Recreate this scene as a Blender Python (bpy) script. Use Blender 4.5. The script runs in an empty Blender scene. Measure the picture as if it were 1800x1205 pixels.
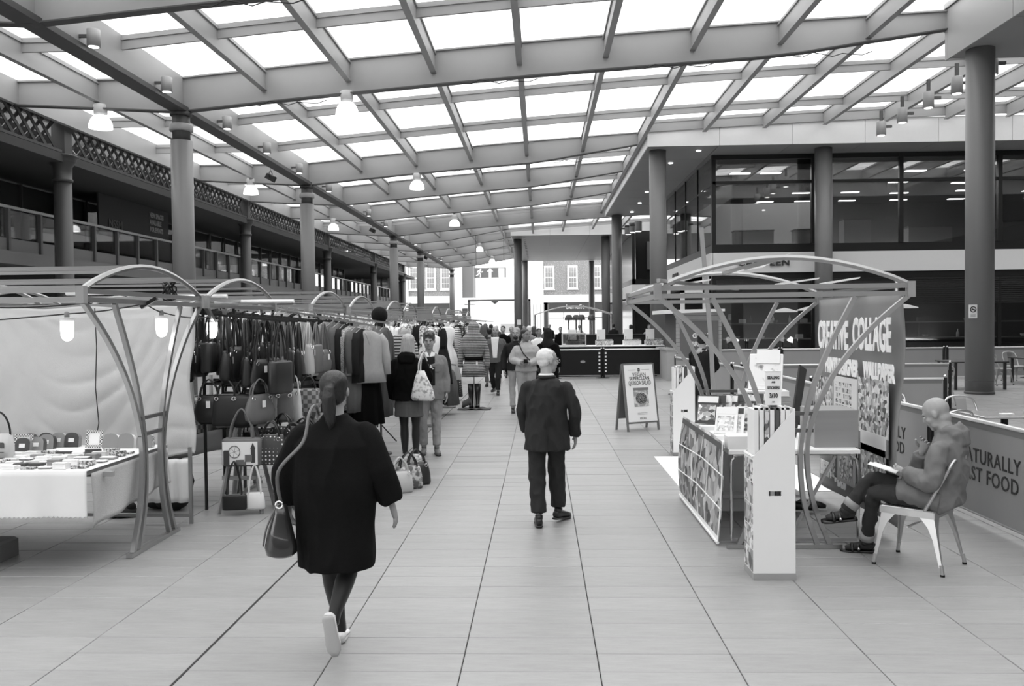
import bpy, math, random
from mathutils import Vector, Matrix, noise
R = random.Random(7)
PI = math.pi
C = bpy.context.scene.collection
SC = bpy.context.scene

# ---------------------------------------------------------------- camera
F, EYE = 1500.0, 1.9
Yc = Vector((50 / F, 37.5 / F, -1)).normalized()
Zc = Vector((-0.010, 1, 0)); Zc = (Zc - Yc * Zc.dot(Yc)).normalized()
Xc = Yc.cross(Zc)
CAMR = Matrix((Xc, Yc, Zc))
cam_data = bpy.data.cameras.new('camera'); cam_data.sensor_width = 36; cam_data.lens = F / 1800 * 36
cam_data.clip_start = 0.05; cam_data.clip_end = 600
cam = bpy.data.objects.new('camera', cam_data); C.objects.link(cam)
cam.matrix_world = Matrix.Translation((0, 0, EYE)) @ CAMR.to_4x4()
SC.camera = cam
SC.view_settings.view_transform = 'Standard'; SC.view_settings.look = 'None'
SC.view_settings.gamma = 1.0; SC.view_settings.use_curve_mapping = False
SC.view_settings.exposure = 1.12
# ---------------------------------------------------------------- overcast sky
world = bpy.data.worlds.new('overcast_sky'); SC.world = world; world.use_nodes = True
wn = world.node_tree; wn.nodes.clear()
wo = wn.nodes.new('ShaderNodeOutputWorld'); wb = wn.nodes.new('ShaderNodeBackground')
wb.inputs['Color'].default_value = (1, 1, 1, 1); wb.inputs['Strength'].default_value = 1.55
wn.links.new(wb.outputs[0], wo.inputs[0])
SC.cycles.max_bounces = 8; SC.cycles.diffuse_bounces = 4; SC.cycles.transparent_max_bounces = 12
SC.cycles.glossy_bounces = 3; SC.cycles.transmission_bounces = 6
SC.cycles.sample_clamp_indirect = 6
sun = bpy.data.lights.new('cloud_glow', 'SUN'); sun.energy = 0.9; sun.angle = math.radians(50)
so = bpy.data.objects.new('cloud_glow', sun); C.objects.link(so); so.rotation_euler = (math.radians(-22), math.radians(12), 0)

def at(px, py, Y=None, z=None, X=None):
    """pixel of the 1800x1205 photograph -> a point of the place, on the plane Y=, z= or X="""
    d = CAMR @ Vector(((px - 900) / F, (602.5 - py) / F, -1))
    if Y is not None: t = Y / d.y
    elif z is not None: t = (z - EYE) / d.z
    else: t = X / d.x
    return Vector((d.x * t, d.y * t, EYE + d.z * t))

# ---------------------------------------------------------------- materials
MATS = {}
def lin(s): return ((s + 0.055) / 1.055) ** 2.4 if s > 0.04045 else s / 12.92
def mat(key, g=0.5, rough=0.6, metal=0.0, spec=0.4, var=0.0, vscale=8.0, stretch=(1, 1, 1), bump=0.0, bscale=60.0,
        island=0.0, pattern=None, pscale=10.0, g2=None, emit=0.0, sheen=0.0, pw=0.5, coat=0.0):
    if key in MATS: return MATS[key]
    m = bpy.data.materials.new(key); m.use_nodes = True; MATS[key] = m
    n, l = m.node_tree.nodes, m.node_tree.links
    b = n['Principled BSDF']; v = lin(g)
    b.inputs['Roughness'].default_value = rough; b.inputs['Metallic'].default_value = metal
    b.inputs['Specular IOR Level'].default_value = spec
    b.inputs['Base Color'].default_value = (v, v, v, 1)
    if coat: b.inputs['Coat Weight'].default_value = coat
    if sheen: b.inputs['Sheen Weight'].default_value = sheen
    tc = n.new('ShaderNodeTexCoord'); mp = n.new('ShaderNodeMapping'); mp.inputs['Scale'].default_value = stretch
    l.new(tc.outputs['Object'], mp.inputs['Vector'])
    col = None
    def value(x):
        q = n.new('ShaderNodeValue'); q.outputs[0].default_value = x; return q.outputs[0]
    def mth(op, a, bb, c=None):
        q = n.new('ShaderNodeMath'); q.operation = op
        for i, s in enumerate((a, bb, c)):
            if s is None: continue
            if isinstance(s, (int, float)): q.inputs[i].default_value = s
            else: l.new(s, q.inputs[i])
        return q.outputs[0]
    col = value(v)
    if pattern:
        v2 = lin(g2)
        if pattern == 'stripe': 
            w = n.new('ShaderNodeTexWave'); w.inputs['Scale'].default_value = pscale; w.bands_direction = 'Z'
            l.new(mp.outputs[0], w.inputs['Vector']); s = w.outputs['Fac']
        elif pattern == 'vstripe':
            w = n.new('ShaderNodeTexWave'); w.inputs['Scale'].default_value = pscale; w.bands_direction = 'X'
            l.new(mp.outputs[0], w.inputs['Vector']); s = w.outputs['Fac']
        elif pattern == 'check':
            w = n.new('ShaderNodeTexChecker'); w.inputs['Scale'].default_value = pscale
            l.new(mp.outputs[0], w.inputs['Vector']); s = w.outputs['Fac']
        elif pattern == 'dots':
            w = n.new('ShaderNodeTexVoronoi'); w.inputs['Scale'].default_value = pscale; w.inputs['Randomness'].default_value = 0.15
            l.new(mp.outputs[0], w.inputs['Vector']); s = mth('SUBTRACT', 1.0, w.outputs['Distance'])
            s = mth('SUBTRACT', s, 0.15)
        elif pattern == 'collage':
            w = n.new('ShaderNodeTexVoronoi'); w.inputs['Scale'].default_value = pscale
            l.new(mp.outputs[0], w.inputs['Vector'])
            sp = n.new('ShaderNodeSeparateColor'); l.new(w.outputs['Color'], sp.inputs[0]); s = sp.outputs[0]
        else:
            w = n.new('ShaderNodeTexNoise'); w.inputs['Scale'].default_value = pscale; w.inputs['Detail'].default_value = 5
            l.new(mp.outputs[0], w.inputs['Vector']); s = w.outputs['Fac']
        if pattern not in ('collage',):
            r = n.new('ShaderNodeMapRange'); r.inputs[1].default_value = pw - 0.06; r.inputs[2].default_value = pw + 0.06
            l.new(s, r.inputs[0]); s = r.outputs[0]
        col = mth('MULTIPLY_ADD', s, v2 - v, v)
    if var:
        t = n.new('ShaderNodeTexNoise'); t.inputs['Scale'].default_value = vscale; t.inputs['Detail'].default_value = 6
        t.inputs['Roughness'].default_value = 0.65
        if key == 'granite_paving': t.inputs['Detail'].default_value = 10; t.inputs['Roughness'].default_value = 0.8
        l.new(mp.outputs[0], t.inputs['Vector'])
        f = mth('MULTIPLY_ADD', mth('SUBTRACT', t.outputs['Fac'], 0.5), var * 2, 1.0)
        col = mth('MULTIPLY', col, f)
    if island:
        gi = n.new('ShaderNodeNewGeometry')
        f = mth('MULTIPLY_ADD', mth('SUBTRACT', gi.outputs['Random Per Island'], 0.5), island * 2, 1.0)
        oi = n.new('ShaderNodeObjectInfo')
        f2 = mth('MULTIPLY_ADD', mth('SUBTRACT', oi.outputs['Random'], 0.5), island, 1.0)
        col = mth('MULTIPLY', mth('MULTIPLY', col, f), f2)
    if pattern or var or island:
        cc = n.new('ShaderNodeCombineColor')
        for i in range(3): l.new(col, cc.inputs[i])
        l.new(cc.outputs[0], b.inputs['Base Color'])
    if bump:
        t = n.new('ShaderNodeTexNoise'); t.inputs['Scale'].default_value = bscale; t.inputs['Detail'].default_value = 3
        l.new(mp.outputs[0], t.inputs['Vector'])
        bp = n.new('ShaderNodeBump'); bp.inputs['Strength'].default_value = bump; bp.inputs['Distance'].default_value = 0.01
        l.new(t.outputs['Fac'], bp.inputs['Height']); l.new(bp.outputs[0], b.inputs['Normal'])
    if emit:
        b.inputs['Emission Color'].default_value = (1, 1, 1, 1); b.inputs['Emission Strength'].default_value = emit
    return m

def glass(key, tint=0.9, refl=0.12, translucent=0.0, dirt=0.0):
    if key in MATS: return MATS[key]
    m = bpy.data.materials.new(key); m.use_nodes = True; MATS[key] = m
    n, l = m.node_tree.nodes, m.node_tree.links; n.clear()
    o = n.new('ShaderNodeOutputMaterial'); t = n.new('ShaderNodeBsdfTransparent')
    t.inputs[0].default_value = (tint, tint, tint, 1)
    if dirt:
        tc = n.new('ShaderNodeTexCoord'); mp = n.new('ShaderNodeMapping'); mp.inputs['Scale'].default_value = (0.35, 0.9, 1)
        l.new(tc.outputs['Object'], mp.inputs[0])
        tx = n.new('ShaderNodeTexNoise'); tx.inputs['Scale'].default_value = 1.3; tx.inputs['Detail'].default_value = 6
        l.new(mp.outputs[0], tx.inputs[0])
        r = n.new('ShaderNodeMapRange'); r.inputs[1].default_value = 0.35; r.inputs[2].default_value = 0.75
        r.inputs[3].default_value = tint; r.inputs[4].default_value = tint * (1 - dirt)
        l.new(tx.outputs['Fac'], r.inputs[0]); cc = n.new('ShaderNodeCombineColor')
        for i in range(3): l.new(r.outputs[0], cc.inputs[i])
        l.new(cc.outputs[0], t.inputs[0])
    s = t.outputs[0]
    if translucent:
        tr = n.new('ShaderNodeBsdfTranslucent'); tr.inputs[0].default_value = (.95, .95, .95, 1)
        mx = n.new('ShaderNodeMixShader'); mx.inputs[0].default_value = translucent
        l.new(s, mx.inputs[1]); l.new(tr.outputs[0], mx.inputs[2]); s = mx.outputs[0]
    if refl:
        g = n.new('ShaderNodeBsdfGlossy'); g.inputs['Roughness'].default_value = 0.02
        fr = n.new('ShaderNodeLayerWeight'); fr.inputs[0].default_value = 0.35
        mm = n.new('ShaderNodeMath'); mm.operation = 'MULTIPLY_ADD'; mm.inputs[1].default_value = 0.6; mm.inputs[2].default_value = refl
        l.new(fr.outputs['Fresnel'], mm.inputs[0])
        mx = n.new('ShaderNodeMixShader'); l.new(mm.outputs[0], mx.inputs[0]); l.new(s, mx.inputs[1]); l.new(g.outputs[0], mx.inputs[2]); s = mx.outputs[0]
    l.new(s, o.inputs[0]); return m

def lamp_mat(key, strength, g=1.0):
    if key in MATS: return MATS[key]
    m = bpy.data.materials.new(key); m.use_nodes = True; MATS[key] = m
    n, l = m.node_tree.nodes, m.node_tree.links; n.clear()
    o = n.new('ShaderNodeOutputMaterial'); e = n.new('ShaderNodeEmission'); e.inputs[0].default_value = (g, g, g, 1)
    e.inputs[1].default_value = strength; l.new(e.outputs[0], o.inputs[0]); return m

# ---------------------------------------------------------------- mesh building
class MB:
    def __init__(s): s.v = []; s.f = []; s.mi = []; s.cur = 0
    def add(s, vs, fs):
        o = len(s.v); s.v += [Vector(p) for p in vs]; s.f += [tuple(i + o for i in f) for f in fs]; s.mi += [s.cur] * len(fs); return s
    def box(s, x0, x1, y0, y1, z0, z1, M=None):
        vs = [(x, y, z) for x in (x0, x1) for y in (y0, y1) for z in (z0, z1)]
        if M is not None: vs = [M @ Vector(p) for p in vs]
        return s.add(vs, [(0, 1, 3, 2), (4, 6, 7, 5), (0, 4, 5, 1), (2, 3, 7, 6), (0, 2, 6, 4), (1, 5, 7, 3)])
    def cbox(s, x0, x1, y0, y1, z0, z1, c=0.01, M=None):
        """box with chamfered top edges"""
        lo = [(x0, y0), (x1, y0), (x1, y1), (x0, y1)]; hi = [(x0 + c, y0 + c), (x1 - c, y0 + c), (x1 - c, y1 - c), (x0 + c, y1 - c)]
        vs = [(*p, z0) for p in lo] + [(*p, z1 - c) for p in lo] + [(*p, z1) for p in hi]
        if M is not None: vs = [M @ Vector(p) for p in vs]
        fs = [(3, 2, 1, 0), (8, 9, 10, 11)]
        for k in (0, 4):
            for i in range(4): fs.append((k + i, k + (i + 1) % 4, k + 4 + (i + 1) % 4, k + 4 + i))
        return s.add(vs, fs)
    def bar(s, a, b, w, h=None, up=(0, 0, 1)):
        a, b = Vector(a), Vector(b); h = h or w; t = (b - a).normalized(); up = Vector(up)
        if abs(t.dot(up)) > .99: up = Vector((0, 1, 0))
        x = t.cross(up).normalized(); y = x.cross(t)
        vs = [p + x * i * w / 2 + y * j * h / 2 for p in (a, b) for i, j in ((-1, -1), (1, -1), (1, 1), (-1, 1))]
        return s.add(vs, [(3, 2, 1, 0), (4, 5, 6, 7), (0, 1, 5, 4), (1, 2, 6, 5), (2, 3, 7, 6), (3, 0, 4, 7)])
    def tube(s, pts, r, n=8, closed=False, sq=False):
        pts = [Vector(p) for p in pts]; m = len(pts)
        rs = r if isinstance(r, (list, tuple)) else [r] * m
        ref = None; vs = []
        for i, p in enumerate(pts):
            if closed: t = pts[(i + 1) % m] - pts[i - 1]
            else: t = pts[min(i + 1, m - 1)] - pts[max(i - 1, 0)]
            t = t.normalized() if t.length > 1e-9 else Vector((0, 0, 1))
            if ref is None:
                ref = Vector((0, 0, 1)) if abs(t.z) < .9 else Vector((1, 0, 0))
            x = t.cross(ref); x = x.normalized() if x.length > 1e-6 else Vector((1, 0, 0)); y = x.cross(t).normalized(); ref = y
            for k in range(n):
                a = 2 * PI * (k + (.5 if sq else 0)) / n
                vs.append(p + (x * math.cos(a) + y * math.sin(a)) * rs[i])
        fs = []
        for i in range(m if closed else m - 1):
            j = (i + 1) % m
            for k in range(n): fs.append((i * n + k, i * n + (k + 1) % n, j * n + (k + 1) % n, j * n + k))
        if not closed: fs += [tuple(range(n - 1, -1, -1)), tuple((m - 1) * n + k for k in range(n))]
        return s.add(vs, fs)
    def loft(s, rings, n=16, side=(1, 0, 0), power=1.0, cap=True):
        """rings: (centre, half width along side, half depth[, front bias])"""
        P = [Vector(r[0]) for r in rings]; m = len(P); vs = []
        side = Vector(side)
        for i, r in enumerate(rings):
            t = (P[min(i + 1, m - 1)] - P[max(i - 1, 0)]).normalized()
            sd = Vector(r[4]) if len(r) > 4 and r[4] is not None else side
            x = (sd - t * sd.dot(t)).normalized(); y = t.cross(x).normalized()
            if len(r) > 3 and r[3]: pw = r[3]
            else: pw = power
            for k in range(n):
                a = 2 * PI * k / n; c, q = math.cos(a), math.sin(a)
                if pw != 1: c = math.copysign(abs(c) ** pw, c); q = math.copysign(abs(q) ** pw, q)
                vs.append(P[i] + x * c * r[1] + y * q * r[2])
        fs = []
        for i in range(m - 1):
            for k in range(n): fs.append((i * n + k, i * n + (k + 1) % n, (i + 1) * n + (k + 1) % n, (i + 1) * n + k))
        if cap: fs += [tuple(range(n - 1, -1, -1)), tuple((m - 1) * n + k for k in range(n))]
        return s.add(vs, fs)
    def ell(s, c, r, n=12, m=8, M=None):
        c = Vector(c); vs = [Vector((0, 0, -r[2]))]
        for i in range(1, m):
            a = PI * i / m
            for k in range(n):
                b = 2 * PI * k / n; vs.append(Vector((r[0] * math.sin(a) * math.cos(b), r[1] * math.sin(a) * math.sin(b), -r[2] * math.cos(a))))
        vs.append(Vector((0, 0, r[2])))
        if M is not None: vs = [M @ p for p in vs]
        vs = [p + c for p in vs]; L = len(vs) - 1
        fs = [(0, 1 + (k + 1) % n, 1 + k) for k in range(n)]
        for i in range(m - 2):
            for k in range(n):
                a = 1 + i * n; fs.append((a + k, a + (k + 1) % n, a + n + (k + 1) % n, a + n + k))
        a = 1 + (m - 2) * n; fs += [(a + k, a + (k + 1) % n, L) for k in range(n)]
        return s.add(vs, fs)
    def lathe(s, prof, c=(0, 0, 0), n=20):
        c = Vector(c); vs = []; fs = []
        for r, z in prof:
            for k in range(n):
                a = 2 * PI * k / n; vs.append(c + Vector((r * math.cos(a), r * math.sin(a), z)))
        for i in range(len(prof) - 1):
            for k in range(n): fs.append((i * n + k, i * n + (k + 1) % n, (i + 1) * n + (k + 1) % n, (i + 1) * n + k))
        fs += [tuple(range(n - 1, -1, -1)), tuple((len(prof) - 1) * n + k for k in range(n))]
        return s.add(vs, fs)
    def prism(s, poly, d, M):
        """polygon in the local x,z plane, thickness d along local y"""
        n = len(poly); vs = [M @ Vector((x, y, z)) for y in (-d / 2, d / 2) for x, z in poly]
        fs = [tuple(range(n)), tuple(range(2 * n - 1, n - 1, -1))] + [(i, i + n, (i + 1) % n + n, (i + 1) % n) for i in range(n)]
        return s.add(vs, fs)
    def sheet(s, fn, nu, nv, th=0.004, closed_u=False):
        """surface fn(u,v) with thickness"""
        P = [[Vector(fn(i / nu, j / nv)) for j in range(nv + 1)] for i in range(nu + 1)]
        vs = []
        for i in range(nu + 1):
            for j in range(nv + 1):
                du = P[min(i + 1, nu)][j] - P[max(i - 1, 0)][j]; dv = P[i][min(j + 1, nv)] - P[i][max(j - 1, 0)]
                nn = du.cross(dv); nn = nn.normalized() if nn.length > 1e-9 else Vector((0, 0, 1))
                vs += [P[i][j] + nn * th / 2, P[i][j] - nn * th / 2]
        def I(i, j, k): return (i * (nv + 1) + j) * 2 + k
        fs = []
        for i in range(nu):
            for j in range(nv):
                fs.append((I(i, j, 0), I(i + 1, j, 0), I(i + 1, j + 1, 0), I(i, j + 1, 0)))
                fs.append((I(i, j, 1), I(i, j + 1, 1), I(i + 1, j + 1, 1), I(i + 1, j, 1)))
        for i in range(nu):
            fs.append((I(i, 0, 0), I(i, 0, 1), I(i + 1, 0, 1), I(i + 1, 0, 0))); fs.append((I(i, nv, 0), I(i + 1, nv, 0), I(i + 1, nv, 1), I(i, nv, 1)))
        for j in range(nv):
            fs.append((I(0, j, 0), I(0, j + 1, 0), I(0, j + 1, 1), I(0, j, 1))); fs.append((I(nu, j, 0), I(nu, j, 1), I(nu, j + 1, 1), I(nu, j + 1, 0)))
        return s.add(vs, fs)
    def mesh(s, name, mats, smooth=False):
        me = bpy.data.meshes.new(name); me.from_pydata([tuple(p) for p in s.v], [], s.f)
        mats = mats if isinstance(mats, (list, tuple)) else [mats]
        for m in mats: me.materials.append(m)
        if len(mats) > 1: me.polygons.foreach_set('material_index', s.mi)
        if smooth: me.polygons.foreach_set('use_smooth', [True] * len(me.polygons))
        me.update(); return me
    def build(s, name, mats, parent=None, smooth=False, local=False):
        return link(name, s.mesh(name, mats, smooth), parent)

def link(name, me, parent=None):
    o = bpy.data.objects.new(name, me); C.objects.link(o)
    if parent is not None: o.parent = parent
    return o
def tag(o, label=None, cat=None, group=None, kind=None):
    if label:
        o['label'] = label
        if len(label.split()) > 16 or len(label.split()) < 4: print('LONGLABEL', label)
    if cat: o['category'] = cat
    if group: o['group'] = group
    if kind: o['kind'] = kind
    return o
def empty(name, label, cat, loc=(0, 0, 0), rz=0, group=None):
    o = bpy.data.objects.new(name, None); C.objects.link(o); o.location = loc; o.rotation_euler.z = rz; o.empty_display_size = .1
    return tag(o, label, cat, group)
def dup(root, loc=None, rz=None, label=None, group=None, scale=None, rx=None):
    r = root.copy(); C.objects.link(r)
    if loc is not None: r.location = loc
    if rz is not None: r.rotation_euler.z = rz
    if rx is not None: r.rotation_euler.x = rx
    if scale is not None: r.scale = scale if isinstance(scale, (tuple, list)) else (scale,) * 3
    if label: r['label'] = label
    if group: r['group'] = group
    for ch in list(root.children):
        c = ch.copy(); C.objects.link(c); c.parent = r
        for g in list(ch.children):
            d = g.copy(); C.objects.link(d); d.parent = c
    return r
def struct(name, mb, m, parent=None, smooth=False):
    o = mb.build(name, m, parent, smooth)
    if parent is None: o['kind'] = 'structure'
    return o
def lettering(txt, size, m, parent, M, name='lettering', ext=0.004, sx=1.0, align='CENTER', shear=0.0, bold=0.0, spacing=1.0):
    cu = bpy.data.curves.new(name, 'FONT'); cu.body = txt; cu.size = size; cu.extrude = ext; cu.align_x = align; cu.align_y = 'CENTER'
    cu.shear = shear; cu.offset = bold; cu.space_character = spacing; cu.resolution_u = 3
    o = bpy.data.objects.new(name, cu); C.objects.link(o)
    bpy.context.view_layer.update()
    me = bpy.data.meshes.new_from_object(o.evaluated_get(bpy.context.evaluated_depsgraph_get()))
    bpy.data.objects.remove(o); bpy.data.curves.remove(cu)
    me.materials.clear(); me.materials.append(m)
    me.transform(Matrix.Diagonal((sx, 1, 1, 1))); me.transform(M)
    return link(name, me, parent)
def frame(origin, xdir, up=(0, 0, 1)):
    """matrix whose x runs along xdir, y along up: the plane lettering lies in"""
    x = Vector(xdir).normalized(); y = Vector(up); y = (y - x * y.dot(x)).normalized(); z = x.cross(y)
    M = Matrix((x, y, z)).transposed().to_4x4(); M.translation = Vector(origin); return M
ORD = ['first', 'second', 'third', 'fourth', 'fifth', 'sixth', 'seventh', 'eighth', 'ninth', 'tenth', 'eleventh', 'twelfth',
       'thirteenth', 'fourteenth', 'fifteenth', 'sixteenth', 'seventeenth', 'eighteenth', 'nineteenth', 'twentieth']

# common materials
steel = mat('painted_steel', 0.60, 0.45, var=.06, vscale=3)
steel_dk = mat('dark_painted_steel', 0.33, 0.5, var=.08)
alu = mat('galvanised_tube', 0.66, 0.3, metal=.8, var=.05)
black = mat('black_metal', 0.08, 0.5)
chrome = mat('polished_metal', 0.85, 0.2, metal=1.0)
white = mat('white_card', 0.93, 0.7, spec=.2)
# ================================================================ FLOOR
SLX, SLY = 0.757, 0.249
stone = mat('granite_paving', 0.57, 0.36, spec=.6, var=.40, vscale=6, stretch=(.55, 3.2, 1), island=.10, bump=.12, bscale=180)
joint = mat('paving_joint', 0.16, 0.9)
fl = struct('floor', MB().box(-40, 45, -6, 190, -.2, -.012), joint)
x_j = at(804, 1205, z=0).x
cells = []
i0, i1 = -40, 55
for i in range(i0, i1):
    for j in range(-2, 190):
        x, y = x_j + i * SLX, 2.6 + j * SLY
        cells.append((math.hypot(x + SLX / 2 + .1 * y * 0, y), x, y))
def in_view(x, y):
    if y < 2.9: return False
    cx = x + SLX / 2; return abs(cx) < .62 * y + .5
vis = sorted([c for c in cells if in_view(c[1], c[2])])
near = set((c[1], c[2]) for c in vis[:300])
gapx, gapy = .005, .003
sl = MB().cbox(gapx / 2, SLX - gapx / 2, gapy / 2, SLY - gapy / 2, -.04, 0, .003)
slm = sl.mesh('paving_slab', stone)
for _, x, y in vis[:300]:
    o = link('paving_slab', slm, fl); o.location = (x, y, R.uniform(-.0012, .0012))
far = MB()
for i in range(i0, i1):
    for j in range(-2, 190):
        x, y = x_j + i * SLX, 2.6 + j * SLY
        if (x, y) in near or y > 42: continue
        dz = R.uniform(-.0012, .0012)
        far.box(x + gapx / 2, x + SLX - gapx / 2, y + gapy / 2, y + SLY - gapy / 2, -.04, dz)
y = 2.6 + 159 * SLY
while y < 185:
    for i in range(0, 24): far.box(-38 + i * 3.4, -38 + i * 3.4 + 3.39, y, y + 2.98, -.04, 0)
    y += 3.0
tag(far.build('paving_slabs', stone, fl), kind='stuff')
tag(MB().box(x_j - SLX * 2.01 , x_j - SLX * 2.01 + .014, 2.8, 60, -.01, .0022).build('drain_slot', black, fl))

# ================================================================ CANOPY ROOF
XL = -9.4
def ztop(X):
    if X <= XL: return 8.38
    u = X - XL; return 8.38 + .0954 * u - .00151 * u * u
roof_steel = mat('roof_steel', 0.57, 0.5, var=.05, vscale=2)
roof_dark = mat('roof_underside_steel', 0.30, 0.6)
ceil = bpy.data.objects.new('ceiling', None); C.objects.link(ceil); tag(ceil, 'glazed steel canopy over the market walk', kind='structure')
XE = -13.8
beams = [(9.0, 10.4), (15.7, 10.4), (22.3, 10.4), (34.4, 4.1), (40.4, 4.1), (46.9, 4.1), (55.0, 14.0), (61.0, -2.2), (67.0, -2.2), (73.5, -2.2), (80.5, -2.2), (88.0, -2.2)]
def beam(Y, x1, parent):
    def h(X):
        d = x1 - X
        if X > XL: return .86 if d > 4.2 or x1 > 13 else .45 + (.41) * max(d, 0) / 4.2
        return .86 - .26 * (XL - X) / 4.4
    m = MB(); N = 20; xs = [XE + (x1 - XE) * k / N for k in range(N + 1)]
    if XL not in xs: xs = sorted(xs + [XL])
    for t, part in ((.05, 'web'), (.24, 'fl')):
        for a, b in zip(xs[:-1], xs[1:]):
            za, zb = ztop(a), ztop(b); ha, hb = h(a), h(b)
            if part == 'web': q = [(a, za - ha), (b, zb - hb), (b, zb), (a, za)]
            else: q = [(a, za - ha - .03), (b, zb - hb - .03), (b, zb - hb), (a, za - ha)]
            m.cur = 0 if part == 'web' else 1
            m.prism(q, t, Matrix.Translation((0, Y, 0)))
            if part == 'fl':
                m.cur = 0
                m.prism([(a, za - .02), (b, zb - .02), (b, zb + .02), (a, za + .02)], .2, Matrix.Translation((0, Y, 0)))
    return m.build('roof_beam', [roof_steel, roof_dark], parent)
for Y, x1 in beams: beam(Y, x1, ceil)
# the hall goes on behind the photographer
for Y in (2.4, -4.2, -10.8): beam(Y, 10.4, ceil)
struct('wall_back_2', MB().box(-26, 34, -14.4, -14, 0, 13), mat('rear_facade', .38, .6, var=.15, vscale=.4))
struct('wall_right_2', MB().box(34.2, 34.6, -14, 60, 0, 10), mat('side_facade', .30, .6, var=.1))
# purlins and rafters
RX = 2.23
def lane(xa, xb, Y, dz=.3, t=.07):
    m = MB(); N = max(2, int((xb - xa) / 2)); xs = [xa + (xb - xa) * k / N for k in range(N + 1)]
    if xa < XL < xb: xs = sorted(xs + [XL])
    for a, b in zip(xs[:-1], xs[1:]):
        za, zb = ztop(a), ztop(b)
        m.prism([(a, za - dz), (b, zb - dz), (b, zb + .02), (a, za + .02)], t, Matrix.Translation((0, Y, 0)))
        m.prism([(a, za - .10), (b, zb - .10), (b, zb - .04), (a, za - .04)], t + .07, Matrix.Translation((0, Y, 0)))
    return m.build('purlin', roof_steel, ceil)
bays = []   # (y0, y1, xright)
def edge(Y):
    if Y < 22.25: return 10.4
    if Y < 32.5: return 30.0
    if Y < 54: return 4.1
    if Y < 64.9: return 18.0
    return -2.2
ys = [-14, -10.8, -4.2, 2.4, 9.0, 12.35, 15.7, 19.0, 22.3, 26.35, 30.4, 32.45, 34.4, 37.4, 40.4, 43.6, 46.9, 50.4, 54.0, 58.2, 61.0, 64.6, 67, 70.2, 73.5, 77, 80.5, 84.2, 88]
bset = [b[0] for b in beams] + [2.4, -4.2, -10.8]
for Y in ys:
    if Y not in bset:
        if Y == 32.45: lane(4.1, 30, Y, .42)
        elif Y in (54.0,): lane(XE, 4.1, Y)
        else: lane(XE, edge(Y - .3), Y)
lane(10.4, 30, 22.35, .5, .1)
zz = lambda X: ztop(X)
for k in range(-2, 18):
    X = XL + RX * k
    if k == 0: continue
    segs = []
    for a, b in zip([9.0] + [], [88.0]):
        pass
    y0 = 9.0 if X < 10.4 else (22.4)
    stops = [(-14, 22.3), (22.3, 32.4), (32.4, 54.0), (54.0, 64.8), (64.8, 88)]
    m = MB(); ok = False
    for a, b in stops:
        e = {-14: 10.4, 22.3: 30, 32.4: 4.1, 54.0: 18, 64.8: -2.2}[a]
        if X > e - .1: continue
        ok = True
        z = ztop(X)
        m.box(X - .035, X + .035, a, b, z - .55, z + .02); m.box(X - .075, X + .075, a, b, z - .57, z - .54)
        m.box(X - .075, X + .075, a, b, z - .10, z - .05)
    if ok: m.build('rafter', [roof_steel], ceil)
for X in (10.4, ):
    MB().box(X - .06, X + .06, 5, 22.3, 9.72, 9.85).build('edge_flashing', roof_dark, ceil)
# the long valley beam on the left column row
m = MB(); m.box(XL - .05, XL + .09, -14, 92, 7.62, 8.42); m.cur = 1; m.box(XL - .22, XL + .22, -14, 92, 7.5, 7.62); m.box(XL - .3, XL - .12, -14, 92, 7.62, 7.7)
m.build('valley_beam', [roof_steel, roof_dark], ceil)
m = MB(); m.box(XE - .07, XE + .07, 6, 92, 7.78, 8.42); m.build('edge_beam', roof_steel, ceil)
# glass panes, one by one
pane_m = glass('roof_glass', .93, 0.0, .12, dirt=.28)
allx = [XE] + [XL + RX * k for k in range(-1, 18)]
for ya, yb in zip(ys[:-1], ys[1:]):
    e = edge((ya + yb) / 2)
    for xa, xb in zip(allx[:-1], allx[1:]):
        if xa > e - .3: continue
        xb2 = min(xb, e)
        m = MB(); za, zb = ztop(xa) + .03, ztop(xb2) + .03
        vs = [(xa + .04, ya + .04, za), (xb2 - .04, ya + .04, zb), (xb2 - .04, yb - .04, zb), (xa + .04, yb - .04, za)]
        m.add(vs + [(p[0], p[1], p[2] + .012) for p in vs], [(3, 2, 1, 0), (4, 5, 6, 7), (0, 1, 5, 4), (1, 2, 6, 5), (2, 3, 7, 6), (3, 0, 4, 7)])
        m.build('glass_pane', pane_m, ceil)

# ================================================================ SOFFIT BLOCKS (right)
panel = mat('fascia_panel', 0.86, 0.45, var=.03)
soff = mat('soffit_panel', 0.55, 0.5, var=.04)
down = lamp_mat('downlight_glow', 6)
def soffit_block(name, x0, x1, y0, y1, z0, z1, step, label, holes=(), panel=panel):
    o = struct(name, MB().box(x0 + .04, x1 - .04, y0 + .04, y1 - .04, z0 + .04, z1), soff)
    n = int((x1 - x0) / step)
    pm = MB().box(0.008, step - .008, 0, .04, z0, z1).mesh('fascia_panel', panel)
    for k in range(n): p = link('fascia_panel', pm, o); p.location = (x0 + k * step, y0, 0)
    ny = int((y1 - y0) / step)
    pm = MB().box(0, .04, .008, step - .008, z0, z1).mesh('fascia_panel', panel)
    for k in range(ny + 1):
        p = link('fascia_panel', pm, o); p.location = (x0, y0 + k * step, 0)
        if y0 + (k + 1) * step > y1: p.scale.y = max(.05, (y1 - y0 - k * step) / step)
    sm = MB().box(.01, step * 1.0 - .01, .01, step - .01, z0 + .01, z0 + .04).mesh('soffit_panel', soff)
    for a in range(min(n, 6)):
        for b in range(min(ny, 14)): p = link('soffit_panel', sm, o); p.location = (x0 + a * step, y0 + .04 + b * step, 0)
    for x, y in holes:
        d = MB().lathe([(.09, -.012), (.09, .012)], (x, y, z0), 12).build('downlight', down if y < 60 else roof_dark, o)
    return o
SZ = 8.45
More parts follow.
